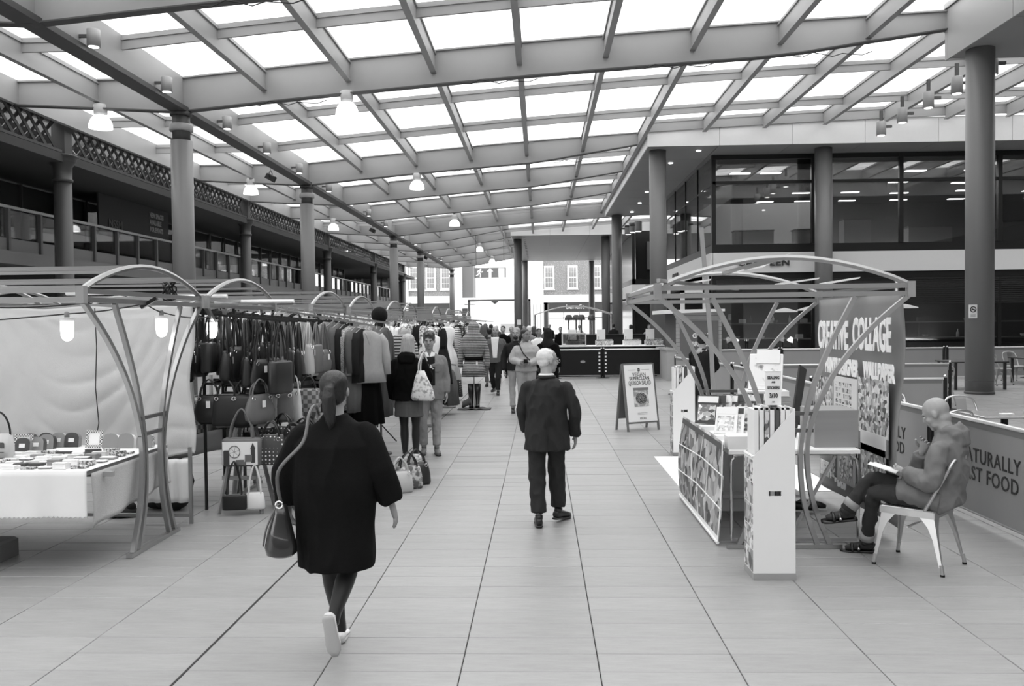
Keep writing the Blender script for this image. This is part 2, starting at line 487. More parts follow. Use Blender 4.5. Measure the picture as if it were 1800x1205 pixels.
soffit_block('trim_1', 10.4, 34.4, -13.8, 22.2, SZ, 9.72, 3.0, '', [(12.2, 20.5), (13.5, 17), (15, 20.8)], mat('shaded_fascia', .62, .5))  # fascia's shade is mixed into its grey; unseen rear length added to darken paving
b_ = soffit_block('trim_2', 4.1, 31.1, 32.5, 54, SZ, 9.38, 2.7, '', [(5.5, 36), (5.4, 40), (5.5, 44), (5.6, 48), (5.6, 52), (6.2, 33.5)])
soffit_block('trim_3', -2.2, 21.8, 65, 93, SZ, 9.35, 3.0, '', [(-1.2, 67 + 1.6 * k) for k in range(14)])

# ================================================================ COLUMNS
colm = mat('column_paint', 0.44, 0.42, var=.06, vscale=1.2, stretch=(1, 1, .15))
coliron = mat('cast_iron_paint', 0.23, 0.5, var=.1, vscale=3)
def column(x, y, r, h, label, collar=False, name='column', group=None):
    e = empty(name, label, 'column', (x, y, 0), group=group)
    MB().lathe([(r * 1.0, .06), (r, h - .75 if collar else h)], n=36).build('shaft', colm, e, smooth=True)
    MB().lathe([(r * 1.05, 0), (r * 1.05, .05), (r * 1.0, .07)], n=36).build('base', steel_dk, e, smooth=True)
    MB().lathe([(r * 1.004, .32), (r * 1.006, .325), (r * 1.004, .33)], n=36).build('seam', steel_dk, e)
    if collar:
        MB().lathe([(r * .8, h - .76), (r * .8, h)], n=28).build('neck', roof_dark, e, smooth=True)
        MB().lathe([(r * 1.04, h - .5), (r * 1.08, h - .46), (r * 1.08, h - .36), (r * 1.02, h - .32)], n=28).build('collar', steel, e, smooth=True)
        MB().lathe([(r * 1.0, h - .09), (r * 1.0, h)], n=28).build('cap_plate', roof_dark, e, smooth=True)
    return e
for k, (y, w) in enumerate([(22.3, 'nearest, thickest looking steel column of the left row behind the first stall'),
                            (34.4, 'second steel column of the left row'),
                            (54.8, 'third steel column of the left row, before the brick houses'),
                            (67, 'fourth steel column of the left row, slimmer looking and further off'),
                            (91, 'last steel column of the left row beside the far stone pier')]):
    column(XL, y, .28, 7.5, w if k else 'nearest grey steel column of the left row', True)
column(10.86, 21.5, .325, SZ, 'broad grey column on the right with a small no smoking sign')
column(4.6, 33.4, .325, SZ, 'grey column standing beside the wooden kiosk')
column(10.95, 33.4, .325, SZ, 'grey column in front of the dark upper windows of the cafe')
column(4.8, 53.4, .325, SZ, 'grey column behind the dark canvas barriers, under the deep soffit')
column(9.9, 57.5, .325, SZ, 'dark grey column seen through the gap left of the cafe corner')
column(-1.75, 68, .325, SZ, 'grey column at the far left corner of the distant soffit')
column(5.1, 66.5, .325, SZ, 'grey column right of the far brick house windows')
column(5.6, 93, .325, SZ, 'dark slim column far back before the cosmetics shop')
column(-1.6, 92, .325, SZ, 'slim far column just behind the distant corner column')

def old_column(x, y, h, label):
    e = empty('iron_column', label, 'column', (x, y, 0))
    MB().lathe([(.30, 0), (.30, .3), (.27, .36), (.25, h - .75)], n=28).build('shaft', coliron, e, smooth=True)
    MB().lathe([(.25, h - .8), (.29, h - .78), (.29, h - .72), (.26, h - .7), (.27, h - .35), (.36, h - .22), (.38, h - .18), (.38, h - .08), (.42, h - .06), (.42, h)], n=28).build('capital', coliron, e, smooth=True)
    MB().box(-.2, .2, -.2, .2, h, h + 1.0).build('head_block', coliron, e)
    return e
OX = -14.2
oys = [9.3, 25.1, 40.9, 56.7, 72.5, 88]
for k, y in enumerate(oys):
    old_column(OX, y, 7.0, ['cast iron column of the old market hall outside the left of the view', 'nearest cast iron column of the old hall, at the left edge',
        'second cast iron column of the old hall, left of the second steel column', 'third cast iron column of the old hall, with spreading capital',
        'fourth cast iron column of the old hall, by the brick wall', 'far cast iron column of the old hall behind the stalls'][k])
# lattice girder on the iron columns: one object per bay
for k in range(len(oys) - 1):
    a, b = oys[k], oys[k + 1]
    e = empty('lattice_girder', ['dark lattice girder of the old hall, nearest bay at the left edge', 'dark lattice girder between the first two iron columns in view',
        'dark lattice girder behind the second steel column', 'dark lattice girder beyond the third iron column', 'farthest dark lattice girder of the old hall'][k], 'girder', (OX, a, 7.0))
    L = b - a
    MB().box(-.18, .18, .3, L - .3, .02, .10).build('bottom_chord', coliron, e)
    MB().box(-.18, .18, .3, L - .3, .92, 1.02).build('top_chord', coliron, e)
    n = 30; st = (L - .7) / n
    sm1 = MB().bar((-.05, 0, .08), (-.05, st * 2,   .94), .11, .03, up=(1, 0, 0)).mesh('lattice_bar', coliron)
    sm2 = MB().bar((.05, st * 2, .08), (.05, 0,   .94), .11, .03, up=(1, 0, 0)).mesh('lattice_bar', coliron)
    for q in range(n - 1):
        for mm in (sm1, sm2): p = link('lattice_bar', mm, e); p.location = (0, .35 + q * st, 0)

# ================================================================ OLD HALL on the left
dkwall = mat('old_hall_wall', 0.22, 0.7, var=.1); slab = mat('balcony_slab', 0.42, 0.6, var=.05)
winglass = glass('window_glass', .55, .16)
mull = mat('mullion', 0.30, .5)
litroom = mat('old_hall_room', 0.50, 0.8, var=.25, vscale=.6)
w = struct('wall_left', MB().box(-25, -24.6, 0, 100, -.1, 7.6), litroom)
struct('trim_4', MB().box(-24.6, -14.0, 5, 95, 6.75, 7.0), mat('walkway_ceiling', 0.24, .8))
struct('trim_5', MB().box(-24.6, -15.3, 5, 95, 3.85, 4.05).box(-15.3, -15.15, 5, 95, 3.72, 4.1), slab)
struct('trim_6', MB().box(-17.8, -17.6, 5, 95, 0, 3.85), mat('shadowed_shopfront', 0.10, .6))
# upper glazed wall in 16 windows
for k in range(10):
    y0 = 14 + k * 6.2
    blank = (k == 2)
    e = bpy.data.objects.new('window_%d' % (k + 1), None); C.objects.link(e); e['kind'] = 'structure'
    for q in range(3):
        MB().box(-17.58, -17.56, y0 + q * 2.05 + .05, y0 + q * 2.05 + 2.0, 4.1, 6.7).build('glass_pane', winglass if not blank else mat('dark_board', .19, .5), e)
    m = MB()
    for q in range(4): m.box(-17.66, -17.5, y0 + q * 2.05 - .04, y0 + q * 2.05 + .04, 4.05, 6.75)
    m.box(-17.66, -17.5, y0, y0 + 6.15, 4.05, 4.15); m.build('window_frame', mull, e)
# balcony balustrade
rail = empty('balustrade', 'grey first floor balcony railing with glass along the old hall', 'railing', (-15.3, 0, 4.05))
MB().box(-.05, .05, 8, 88, 1.28, 1.36).build('top_rail', steel, rail)
pm_ = MB().box(-.09, .09, -.05, .05, -.2, 1.28).mesh('post', steel_dk)
gm_ = MB().box(-.01, .01, .09, 1.49, .45, 1.24).mesh('glass_panel', glass('balcony_glass', .8, .1))
lm_ = MB().box(-.02, .02, .06, 1.52, 0, .42).mesh('kick_panel', slab)
for k in range(50):
    for mm, nm in ((pm_, 'post'), (gm_, 'glass_panel'), (lm_, 'kick_panel')):
        p = link(nm, mm, rail); p.location = (0, 8.3 + k * 1.58, 0)
# lettering board on the first floor
e = empty('event_board', 'dark upper floor board lettered new spaces available for events', 'sign', (-15.9, 33.3, 5.4))
MB().box(-.06, 0, -2.9, 2.9, -1.2, 1.34).build('board', mat('event_board_face', .20, .6), e)
lt = mat('faded_lettering', .62, .6)
for k, s in enumerate(['NEW SPACES', 'AVAILABLE', 'FOR EVENTS']):
    lettering(s, .27, lt, e, frame((.02, 1.1, 1.02 - k * .29), (0, 1, 0)), sx=.8, bold=.012, align='LEFT')
lettering('NSSM', .42, mat('faint_lettering', .38, .6), e, frame((.02, -1.7, .3), (0, 1, 0)), bold=.012)
# rooms' lamps glimpsed
for k, (y, z) in enumerate([(29, 6.2), (33, 5.2), (45, 6.1), (47, 6.1), (52, 6.2), (58, 6.2), (62, 5.4), (66, 5.8)]):
    e = empty('globe_lamp', 'small glowing globe lamp behind the upper windows, %s along' % ORD[k], 'lamp', (-20 - (k % 3), y, z))
    MB().ell((0, 0, 0), (.16, .16, .12)).build('globe', lamp_mat('globe_glow', 3), e, smooth=True)
    MB().tube([(0, 0, .1), (0, 0, 6.75 - z)], .012, 6).build('cord', black, e)

hr = bpy.data.objects.new('trim_12', None); C.objects.link(hr); hr['kind'] = 'structure'
for k in range(16):
    y = 9 + k * 5.2; m = MB().bar((-15.5, y, 8.3), (-20, y, 10.4), .16, .3).bar((-20, y, 10.4), (-24.6, y, 8.3), .16, .3).bar((-15.5, y, 8.3), (-24.6, y, 8.3), .12, .14)
    for q in range(4): m.bar((-16.5 - q * 2.2, y, 8.3), (-17.6 - q * 2.0, y, 9.5), .08, .08)
    m.build('roof_truss', coliron, hr)
MB().prism([(-20.5, 10.2), (-24.8, 8.2), (-24.8, 8.35), (-20.5, 10.4)], 86, Matrix.Translation((0, 50, 0))).box(-24.9, -24.7, 5, 95, 7.6, 8.4).box(-16.2, -15.9, 5, 95, 8.1, 8.5).box(-19, -18.8, 5, 95, 9.7, 9.9).build('roof_slope', roof_dark, hr)
def room_fill(x, y, z, sx, sy, w, nm='room_fill'):  # area light added to brighten a room behind glass, has no fitting
    L = bpy.data.lights.new(nm, 'AREA'); L.shape = 'RECTANGLE'; L.size = sx; L.size_y = sy; L.energy = w
    o = bpy.data.objects.new(nm, L); C.objects.link(o); o.location = (x, y, z)
for k in range(6): room_fill(-21, 14 + k * 13, 6.7, 5, 9, 220)
# ================================================================ FAR STREET
brick = mat('old_brick', .50, .85, var=.22, vscale=1.4, pattern='noise', pscale=9, g2=.62, pw=.55)
brick_l = mat('pale_brick', .56, .85, var=.18, vscale=1.2)
stone_w = mat('pale_stone', .90, .7, var=.05)
sash = mat('white_sash_paint', .95, .5)
wglass = mat('sash_glass', .55, .1, spec=.8, var=.3, vscale=.8)
shopdark = mat('shopfront_paint', .26, .5)
shopsign = mat('shop_lettering', .75, .5)
def sash_window(parent, x, y, z0, z1, w, cols=3, rows=4):
    f = MB().box(x - w / 2, x + w / 2, y - .06, y + .02, z0, z1)
    f = f.build('window_frame', sash, parent)
    cw = (w - .34) / cols; rh = (z1 - z0 - .5) / rows; m = MB()
    for i in range(cols):
        for j in range(rows):
            a = x - w / 2 + .17 + i * cw; b = z0 + .2 + j * rh + (.1 if j >= rows / 2 else 0)
            m.box(a + .02, a + cw - .02, y - .09, y - .05, b + .02, b + rh - .02)
    m.build('panes', wglass, f)
    MB().box(x - w / 2 - .1, x + w / 2 + .1, y - .16, y + .02, z0 - .12, z0).build('sill', stone_w, f)
FY = 110.0
h1 = empty('brick_house', 'far brick house with three white sash windows above the cosmetics shop', 'building', (0, FY, 0))
def px2x(px, y=FY): return at(px, 560, Y=y).x
xa, xb = px2x(956), px2x(1235)
MB().box(xa, xb, .0, 6, 0, 11.5).build('wall', brick, h1)
MB().box(xa - .05, xb, -.25, 0, 4.35, 5.3).build('stone_band', stone_w, h1)
for p in (966, 1007, 1048, 1090, 1130): sash_window(h1, px2x(p), -.05, 6.05, 9.05, 1.3)
sh = MB().box(xa, xb, -.2, 0, 3.15, 4.35).box(xa, xa + .5, -.2, 0, 0, 4.35).build('shopfront', shopdark, h1)
shop_lit = lamp_mat('lit_shop_window', 1.05, .9)
for k in range(9): MB().box(xa + .6 + k * 2.0, xa + 2.5 + k * 2.0, -.12, -.06, .3, 3.05).build('shop_window', shop_lit if k < 5 else mat('dim_shop_window', .7, .3), h1)
MB().box(xa + .5, xb, -.16, -.1, 2.3, 2.42).build('transom', shopdark, h1)
lettering('benefit', .85, shopsign, h1, frame((px2x(1011), -.25, 3.75), (1, 0, 0)), bold=.01)
MB().box(xa - .9, xa - .05, -.6, .2, 0, 11.5).build('stone_pier', stone_w, h1)

h2 = empty('brick_house', 'far brick house with tall white sash windows behind the left steel columns', 'building', (0, FY + 4, 0))
q = lambda px: px2x(px, FY + 4)
MB().box(q(716), q(800), 0, 6, 0, 11.5).build('wall', brick, h2)
MB().box(q(706), q(719), -.5, .1, 0, 11.5).box(q(797), q(813), -1.2, .1, 0, 11.5).build('stone_pier', stone_w, h2)
MB().box(q(719), q(797), -.3, 0, 4.5, 5.45).build('stone_band', stone_w, h2)
for p in (729, 758, 784): sash_window(h2, q(p), -.05, 6.3, 9.5, 1.35)
MB().box(q(719), q(797), -.2, 0, 0, 4.5).build('shopfront', shopdark, h2)
lettering('Montague', .8, mat('dim_lettering', .45, .6), h2, frame((q(757), -.25, 3.7), (1, 0, 0)))
MB().box(q(813), q(832), .2, 5, 5.2, 11.5).build('side_wall', mat('grey_render', .45, .8), h2)
MB().box(q(813), q(834), -.2, 5, 4.3, 5.2).build('side_band', stone_w, h2)
MB().box(q(813), q(822), -.1, 4, 0, 3.8).build('side_door', shopdark, h2)
h3 = empty('brick_house', 'pale brick house with small sash windows beyond the fourth iron column', 'building', (0, 92, 0))
q3 = lambda px: px2x(px, 92)
MB().box(q3(540), q3(700), 0, 5, 0, 9.5).build('wall', brick_l, h3)
for p in (582, 606, 632, 665, 678): sash_window(h3, q3(p), -.05, 4.9, 7.2, .95, 2, 4)
MB().box(q3(699), q3(709), -1.5, 2, 0, 10).build('dark_pier', mat('dark_cladding', .33, .6), h3)
l3 = MB().box(-.5, .5, -.05, .05, -.5, .5).build('street_sign', shopdark, None)
l3.location = (q3(702), 90.2, 6.6); tag(l3, 'small dark square sign with a white bell shape on the far dark pier', 'sign')
s_ = MB().lathe([(.26, -.3), (.3, -.26), (.16, -.1), (.1, .12), (.04, .2)], n=14).build('bell_shape', white, l3); s_.location = (.1, -.05, 0); s_.scale = (1, .2, 1)
# pale building across the street
pale = mat('pale_render', .92, .8, var=.04)
h4 = empty('pale_building', 'overexposed pale building across the street behind the exit sign', 'building', (0, 150, 0))
MB().box(px2x(815, 150), px2x(960, 150), 0, 8, 0, 8.5).build('wall', pale, h4)
MB().box(px2x(846, 150), px2x(890, 150), -.3, 0, 7.0, 11.0).build('upper_wall', pale, h4)
MB().box(px2x(880, 150), px2x(930, 150), -.1, 0, 0, 1.6).build('plinth', mat('plinth_grey', .62, .8), h4)
for k in range(4): MB().box(px2x(838, 150) + k * 2, px2x(838, 150) + k * 2 + 1.2, -.1, 0, 3.6, 5.2).build('window', mat('pale_window', .78, .4), h4)
# gates at the end of the walk
g = empty('gate_frame', 'tall dark steel gate frame at the far end of the market walk', 'gate', (0, 98, 0))
ga, gb = px2x(823, 98), px2x(933, 98)
MB().box(ga, ga + .25, -.1, .1, 0, 4.45).build('post', steel_dk, g); MB().box(gb - .25, gb, -.1, .1, 0, 4.45).build('post', steel_dk, g)
MB().box(ga, gb, -.1, .1, 4.3, 4.5).build('top_bar', steel_dk, g)
MB().lathe([(.1, -.3), (.45, 0), (.1, .05)], ((ga + gb) / 2 - .5, 0, 4.3), 10).build('centre_boss', steel_dk, g)
for k in range(5): MB().tube([(gb + .3 + k * .42, 0, .1), (gb + .3 + k * .42, 0, 3.9)], .035, 6).build('gate_bar', steel, g)

# ================================================================ EXIT SIGN
ex = at(861.5, 479, Y=61)
e = empty('exit_sign', 'hanging grey exit sign with running figure, upward arrow and door', 'sign', ex)
W2, H2 = 2.28 / 2, .72 / 2
MB().box(-W2, W2, -.04, .04, -H2, H2).build('sign_board', mat('exit_sign_grey', .62, .5), e)
wm = lamp_mat('sign_white', 1.0, .95)
for x in (-W2 + .15, W2 - .15): MB().tube([(x, 0, H2), (x, 0, 2.7)], .02, 6).build('hanger', steel_dk, e)
M0 = Matrix.Translation((0, -.05, 0))
MB().prism([(-.09, -.34), (.09, -.34), (.09, .08), (.22, .08), (0, .32), (-.22, .08), (-.09, .08)], .02, M0).build('arrow', wm, e)
MB().prism([(.62, -.34), (1.02, -.34), (1.02, .31), (.62, .31)], .02, M0).build('door_symbol', wm, e)
m = MB(); m.ell((-.68, -.05, .24), (.055, .01, .06))
for a, b, w_ in [((-.72, .17), (-.78, -.02), .11), ((-.70, .14), (-.60, .04), .045), ((-.60, .04), (-.52, .10), .04), ((-.76, .14), (-.88, .12), .045), ((-.88, .12), (-.92, .0), .04),
                ((-.78, -.02), (-.68, -.12), .06), ((-.68, -.12), (-.70, -.32), .05), ((-.79, -.02), (-.88, -.16), .06), ((-.88, -.16), (-1.0, -.2), .05)]:
    m.bar((a[0], -.05, a[1]), (b[0], -.05, b[1]), w_, .02, up=(0, 1, 0))
m.build('running_figure', wm, e)

# ================================================================ CAFE BUILDING (right)
BX, BY = 6.93, 34.5
cg = glass('cafe_glass', .74, .15)
dkframe = mat('cafe_dark_frame', .08, .4)
inner = mat('cafe_inner_wall', .26, .8, var=.2, vscale=.5)
struct('wall_right', MB().box(BX + .3, 34, 47.5, 47.7, 0, SZ), inner)
struct('trim_7', MB().box(BX, 34, BY, 47.5, 4.02, 4.9), dkframe)     # dark floor band
sb = struct('trim_8', MB().box(BX - .04, 34, BY - .12, BY - .02, 3.76, 4.56).box(BX - .12, BX - .02, BY - .12, 46.0, 3.76, 4.56), mat('sign_band', .84, .4, var=.03))
struct('trim_9', MB().box(BX, 34, BY - .05, BY + .1, SZ - .18, SZ).box(BX, 34, BY - .04, BY + .06, 7.3, 7.42).box(BX - .02, BX + .1, BY, 47.5, 7.3, 7.36)
       .box(BX - .04, BX + .12, BY - .04, BY + .14, 0, SZ).box(BX, 34, BY - .05, BY + .1, 3.5, 3.76), dkframe)
struct('trim_10', MB().box(BX + .3, 34, 35, 47.5, SZ - .3, SZ - .1), mat('cafe_ceiling', .20, .8))
struct('trim_11', MB().box(BX + .3, 34, 35.2, 47.5, 3.4, 3.6), mat('cafe_lower_ceiling', .18, .8))
def window_obj(n, panes, bars, parent_m=None):
    e = bpy.data.objects.new('window_%d' % n, None); C.objects.link(e); e['kind'] = 'structure'
    for bx in panes: MB().box(*bx).build('glass_pane', cg, e)
    m = MB()
    for bx in bars: m.box(*bx)
    m.build('window_frame', dkframe, e)
xm = [BX + .12, 10.9, 14.35, 18.2, 22.2, 26.2, 30.2]
for k in range(6):
    a, b = xm[k], xm[k + 1]
    window_obj(20 + k, [(a, b, BY, BY + .02, 4.9, 7.3), (a, b, BY, BY + .02, 7.42, 8.27), ], [(b - .08, b + .08, BY - .06, BY + .1, 4.9, SZ), (b - .06, b + .06, BY - .04, BY + .1, 0, 3.5)])
    window_obj(30 + k, [(a, b, BY, BY + .02, .1, 3.5)], [(a, b, BY - .03, BY + .05, 0, .1)])
for k in range(4):
    a, b = BY + .15 + k * 3.1, BY + .15 + (k + 1) * 3.1
    window_obj(40 + k, [(BX, BX + .02, a, b, 4.9, 7.3), (BX, BX + .02, a, b, 7.36, 8.4)], [(BX - .03, BX + .04, b - .03, b + .03, 4.9, SZ)])
# glimpsed inside upper floor
struct('wall_back', MB().box(7.6, 13.4, 40, 40.1, 5.4, 7.25), mat('cafe_partition', .50, .8, var=.1))
panel_l = lamp_mat('ceiling_light', 3.2)
k = 0
for (x, y) in [(8.6, 37), (9.9, 37), (16, 37), (18.5, 37), (21.5, 37), (24, 37), (13.6, 39.5), (16.5, 40), (19.6, 40.5), (22.8, 40), (13, 43), (15.4, 43), (18, 43.5), (21, 43), (24.5, 43.5), (12, 46), (14, 46), (16.3, 46), (19, 46), (22, 46), (26, 46), (26.5, 37), (28, 40)]:
    e = MB().box(-.42, .42, -.12, .12, -.03, .0).build('ceiling_light', panel_l); e.location = (x, y, SZ - .3)
    tag(e, 'flat ceiling light on the upper cafe floor, %s counted from the corner' % (ORD[k] if k < 20 else ['twenty first', 'twenty second', 'twenty third'][k - 20]), 'ceiling light', 'ceiling lights of the upper cafe floor'); k += 1
desk = mat('desk_grey', .42, .6)
for k, (x, y, w_, h_) in enumerate([(9, 36.2, 1.6, .7), (11.6, 37.0, 1.3, .8), (13.2, 36, 1.1, 1.1), (16.4, 36.5, 1.8, .8), (19.6, 36.3, 1.4, .95), (23, 36.4, 2, .8)]):
    e = empty('counter_unit', 'dim grey unit behind the upper cafe windows, %s from the corner' % ORD[k], 'cabinet', (x, y, 4.9))
    MB().cbox(-w_ / 2, w_ / 2, 0, .6, 0, h_, .02).build('body', desk, e); MB().box(-w_ / 2 - .03, w_ / 2 + .03, -.03, .63, h_, h_ + .04).build('top', mat('desk_dark', .2, .5), e)
# sign lettering
cant = mat('cafe_lettering', .22, .5)
e = empty('cafe_sign', 'black raised letters CANTEEN on the pale band facing the market', 'sign', (at(1342, 462, Y=BY - .15)))
lettering('CANTEEN', .34, cant, e, frame((0, -.03, 0), (1, 0, 0)), sx=1.25, bold=.012, ext=.02, spacing=1.1)
p0 = at(1187, 485, X=BX - .14)
e = empty('cafe_sign', 'smaller dark CANTEEN letters on the side face of the pale band', 'sign', p0)
lettering('CANTEEN', .30, cant, e, frame((-.01, 0, 0), (0, -1, 0)), sx=1.2, bold=.012, ext=.02)
# white lit box frames by the corner at ground level
e = empty('lit_doorway', 'bright white framed opening beside the cafe corner under the pale band', 'doorway', (BX - 1.2, BY + .3, 0))
MB().box(-.05, .12, 0, .1, 2.1, 3.76).box(.85, 1.1, 0, .1, 2.1, 3.76).box(-.05, 1.1, 0, .1, 3.0, 3.12).build('frame', white, e)
# roller louvre and shelf behind the banner
e = empty('roller_shutter', 'dark louvred shutter over the cafe bar', 'shutter', (14.5, BY - .1, 2.45))
sm = MB().box(0, 7.6, -.03, .03, 0, .05).mesh('slat', mat('louvre', .12, .5))
for k in range(13): p = link('slat', sm, e); p.location = (0, 0, k * .082)
# bar counter and goods inside ground floor
e = empty('bar_counter', 'long dark bar counter inside the ground floor cafe', 'counter', (8, 36.6, 0))
MB().box(0, 22, 0, .8, 0, 1.0).build('body', mat('bar_body', .16, .6), e); MB().box(-.05, 22, -.08, .85, 1.0, 1.06).build('top', mat('bar_top', .4, .3), e)
e = empty('bar_shelf', 'pale shelf across the dark cafe interior', 'shelf', (8, 38.2, 1.68))
MB().box(0, 18, 0, .4, 0, .05).build('board', mat('shelf_grey', .5, .5), e)
for k in range(7): MB().box(k * 2.9, k * 2.9 + .05, .1, .15, -1.7, 0).build('upright', steel_dk, e)
goods = [(R.uniform(8.3, 29), R.choice([36.9, 38.4])) for _ in range(46)]
for k, (x, y) in enumerate(sorted(goods)):
    base = 1.06 if y < 38 else 1.73
    kind = k % 3; gv = R.choice([.25, .4, .6, .8, .9])
    m_ = mat('ware_%d' % int(gv * 100), gv, .5)
    if kind == 0: o = MB().lathe([(.05, 0), (.06, .02), (.055, .2), (.02, .26), (.02, .34)], n=10).build('bottle', m_, None, True); nm = 'bottle'
    elif kind == 1: o = MB().lathe([(.05, 0), (.09, .03), (.12, .12), (.115, .12), (.08, .03)], n=12).build('bowl', m_, None, True); nm = 'bowl'
    else: o = MB().cbox(-.14, .14, -.1, .1, 0, .18, .01).build('box', m_); nm = 'box'
    o.location = (x, y, base)
    tag(o, '%s %s on the %s of the ground floor cafe, %s along its row' % ({.25: 'dark', .4: 'dim grey', .6: 'grey', .8: 'pale', .9: 'white'}[gv], nm, 'counter' if y < 38 else 'back shelf', (ORD + ['last'] * 50)[min(k // 2, 20)]), nm, 'wares inside the ground floor cafe')
for k, (px, py) in enumerate([(1379, 546), (1424, 543), (1590, 539), (1482, 543)]):
    c = at(px, py, Y=35.8); e = empty('saucer_lamp', 'white saucer shaped pendant lamp over the cafe bar, %s from the left' % ORD[k], 'lamp', c)
    MB().lathe([(.03, .12), (.2, .08), (.52, -.02), (.53, -.05), (.4, -.02), (.1, .04)], n=24).build('shade', mat('lamp_white', .95, .4, emit=.55), e, True)
    MB().tube([(0, 0, .1), (0, 0, 3.4 - c.z)], .012, 6).build('cord', black, e)
for k, (px, py) in enumerate([(1292, 597), (1390, 596)]):
    c = at(px, py, Y=33.9); e = empty('desk_lamp', 'small white angled reading lamp behind the canvas barrier, %s of the two' % ['left', 'right'][k], 'lamp', (c.x, c.y, 0))
    MB().lathe([(.04, .09), (.06, .08), (.13, -.1), (.12, -.1)], (0, 0, 0), 14).build('shade', mat('lamp_white', .95), e, True)
    for ch in e.children: ch.location = (0, 0, c.z); ch.rotation_euler = (0, .5 if k else -.6, 0)
    MB().tube([(0, 0, c.z), (.03, 0, c.z - .3), (0, 0, .75)], .015, 6).build('arm', black, e)
    MB().box(-.5, .5, -.2, .2, 0, .75).build('stand', dkframe, e)
# second glazed block further along
e = empty('glazed_block', 'further dark glazed block of the cafe building behind the soffit', 'building', (6.75, 62, 0))
MB().box(0, 20, 0, 26, 0, 3.5).box(0.2, 20, .3, 26, 4.9, 8.4).build('dark_glazing', mat('block_glass', .12, .15, spec=.8, var=.2, vscale=.5), e)
MB().box(-.15, 20, -.15, 26, 3.6, 4.5).build('pale_band', mat('sign_band', .84), e); MB().box(-.1, 20, -.1, 26, 4.5, 4.9).build('dark_band', dkframe, e)
MB().box(-.1, .1, -.1, .1, 0, 8.4).build('corner_post', dkframe, e)
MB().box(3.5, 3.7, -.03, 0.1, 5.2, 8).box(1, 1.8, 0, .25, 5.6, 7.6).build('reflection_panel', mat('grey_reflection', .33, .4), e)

# ================================================================ KIOSK
kx0, kx1 = at(1188, 560, Y=27).x, at(1268, 560, Y=27).x
e = empty('kiosk', 'small timber clad kiosk with a chalk grey panel lettered GREAT BRITISH', 'kiosk', (kx0, 27, 0))
kw = kx1 - kx0; clad = mat('kiosk_boards', .66, .6, var=.08); kdark = mat('kiosk_panel', .42, .6, var=.06)
MB().box(.02, kw - .02, .02, 2.4, 0, 2.15).build('carcass', mat('kiosk_inside', .35, .8), e)
bm_ = MB().box(0, kw, -.03, .02, .006, .114).mesh('board', clad); 
for k in range(18): p = link('board', bm_, e); p.location = (0, 0, k * .12)
MB().prism([(-.4, 2.10), (kw + .05, 2.16), (kw + .05, 2.24), (-.4, 2.22)], 2.9, Matrix.Translation((0, 1.15, 0))).build('roof', white, e)
MB().box(.12, kw - .1, -.06, -.03, .5, 1.88).build('sign_panel', kdark, e)
MB().box(-.3, 0, -.03, 2.2, 0, .95).box(-.34, .02, -.06, 2.2, .95, 1.0).build('serving_hatch', clad, e)
for k, s in enumerate(['GREAT', 'BRITISH', 'INNS']): lettering(s, .20, white, e, frame((kw * .55, -.075, 1.40 - k * .26), (1, 0, 0)), sx=.9, bold=.008)
# ================================================================ NO SMOKING SIGN on the right column
c = at(1710, 547, Y=21.178); e = empty('no_smoking_sign', 'small white no smoking sign on the broad right column', 'sign', c)
MB().box(-.10, .10, -.012, .0, -.165, .165).build('plate', white, e)
MB().tube([(.065 * math.cos(a * PI / 8), -.02, .05 + .065 * math.sin(a * PI / 8)) for a in range(16)], .010, 6, closed=True).build('ring', black, e)
MB().bar((-.045, -.02, .095), (.045, -.02, .005), .012, .006, up=(0, 1, 0)).bar((-.04, -.02, .05), (.04, -.02, .05), .014, .006, up=(0, 1, 0)).build('bar', black, e)
for k in range(2): MB().box(-.06, .06, -.016, -.01, -.09 - k * .035, -.08 - k * .035).build('text_line', mat('print_grey', .4), e)
c = at(912.5, 566, Y=67.675); e = tag(MB().box(-.16, .16, -.02, 0, -.2, .2).build('notice', white), 'tiny pale notice on the far corner column', 'sign'); e.location = c

# ================================================================ PENDANT BELL LAMPS
glow = lamp_mat('bell_glow', 4.2)
bell_first = None
bells = [(177, 213, 22.3, 'left row, nearest and largest'), (441, 333, 34.4, 'left row, second'), (586, 398, 46.9, 'left row, third'),
         (610, 190, 22.3, 'middle row, nearest, washed out against the roof'), (733, 324, 34.4, 'middle row, second'), (799, 391, 46.9, 'middle row, third'),
         (843, 437, 67, 'middle row, fourth'), (865, 458, 80.5, 'middle row, farthest'), (62, 120, 12.6, 'left row, above the frame edge')]
for k, (px, py, Y, lab) in enumerate(bells[:8]):
    c = at(px, py, Y=Y)
    lb = 'glowing bell shaped pendant lamp, ' + lab
    if bell_first is None:
        e = empty('pendant_lamp', lb, 'lamp', c, group='bell pendant lamps under the canopy'); bell_first = e
        MB().lathe([(.10, .16), (.17, .13), (.24, .05), (.285, -.06), (.30, -.19), (.285, -.19), (.26, -.06), (.15, .08)], n=28).build('shade', mat('bell_shade', .95, .3, emit=.9), e, True)
        MB().lathe([(.02, -.10), (.2, -.09), (.28, -.16), (.02, -.17)], n=20).build('diffuser', glow, e, True)
        MB().lathe([(.1, .155), (.1, .19), (.17, .19), (.17, .42), (.15, .44)], n=18).build('gear_box', mat('gear_box_grey', .75, .5), e, True)
        MB().tube([(0, 0, .42), (0, 0, .75)], .02, 6).build('hook', steel_dk, e)
    else: dup(bell_first, c, label=lb)
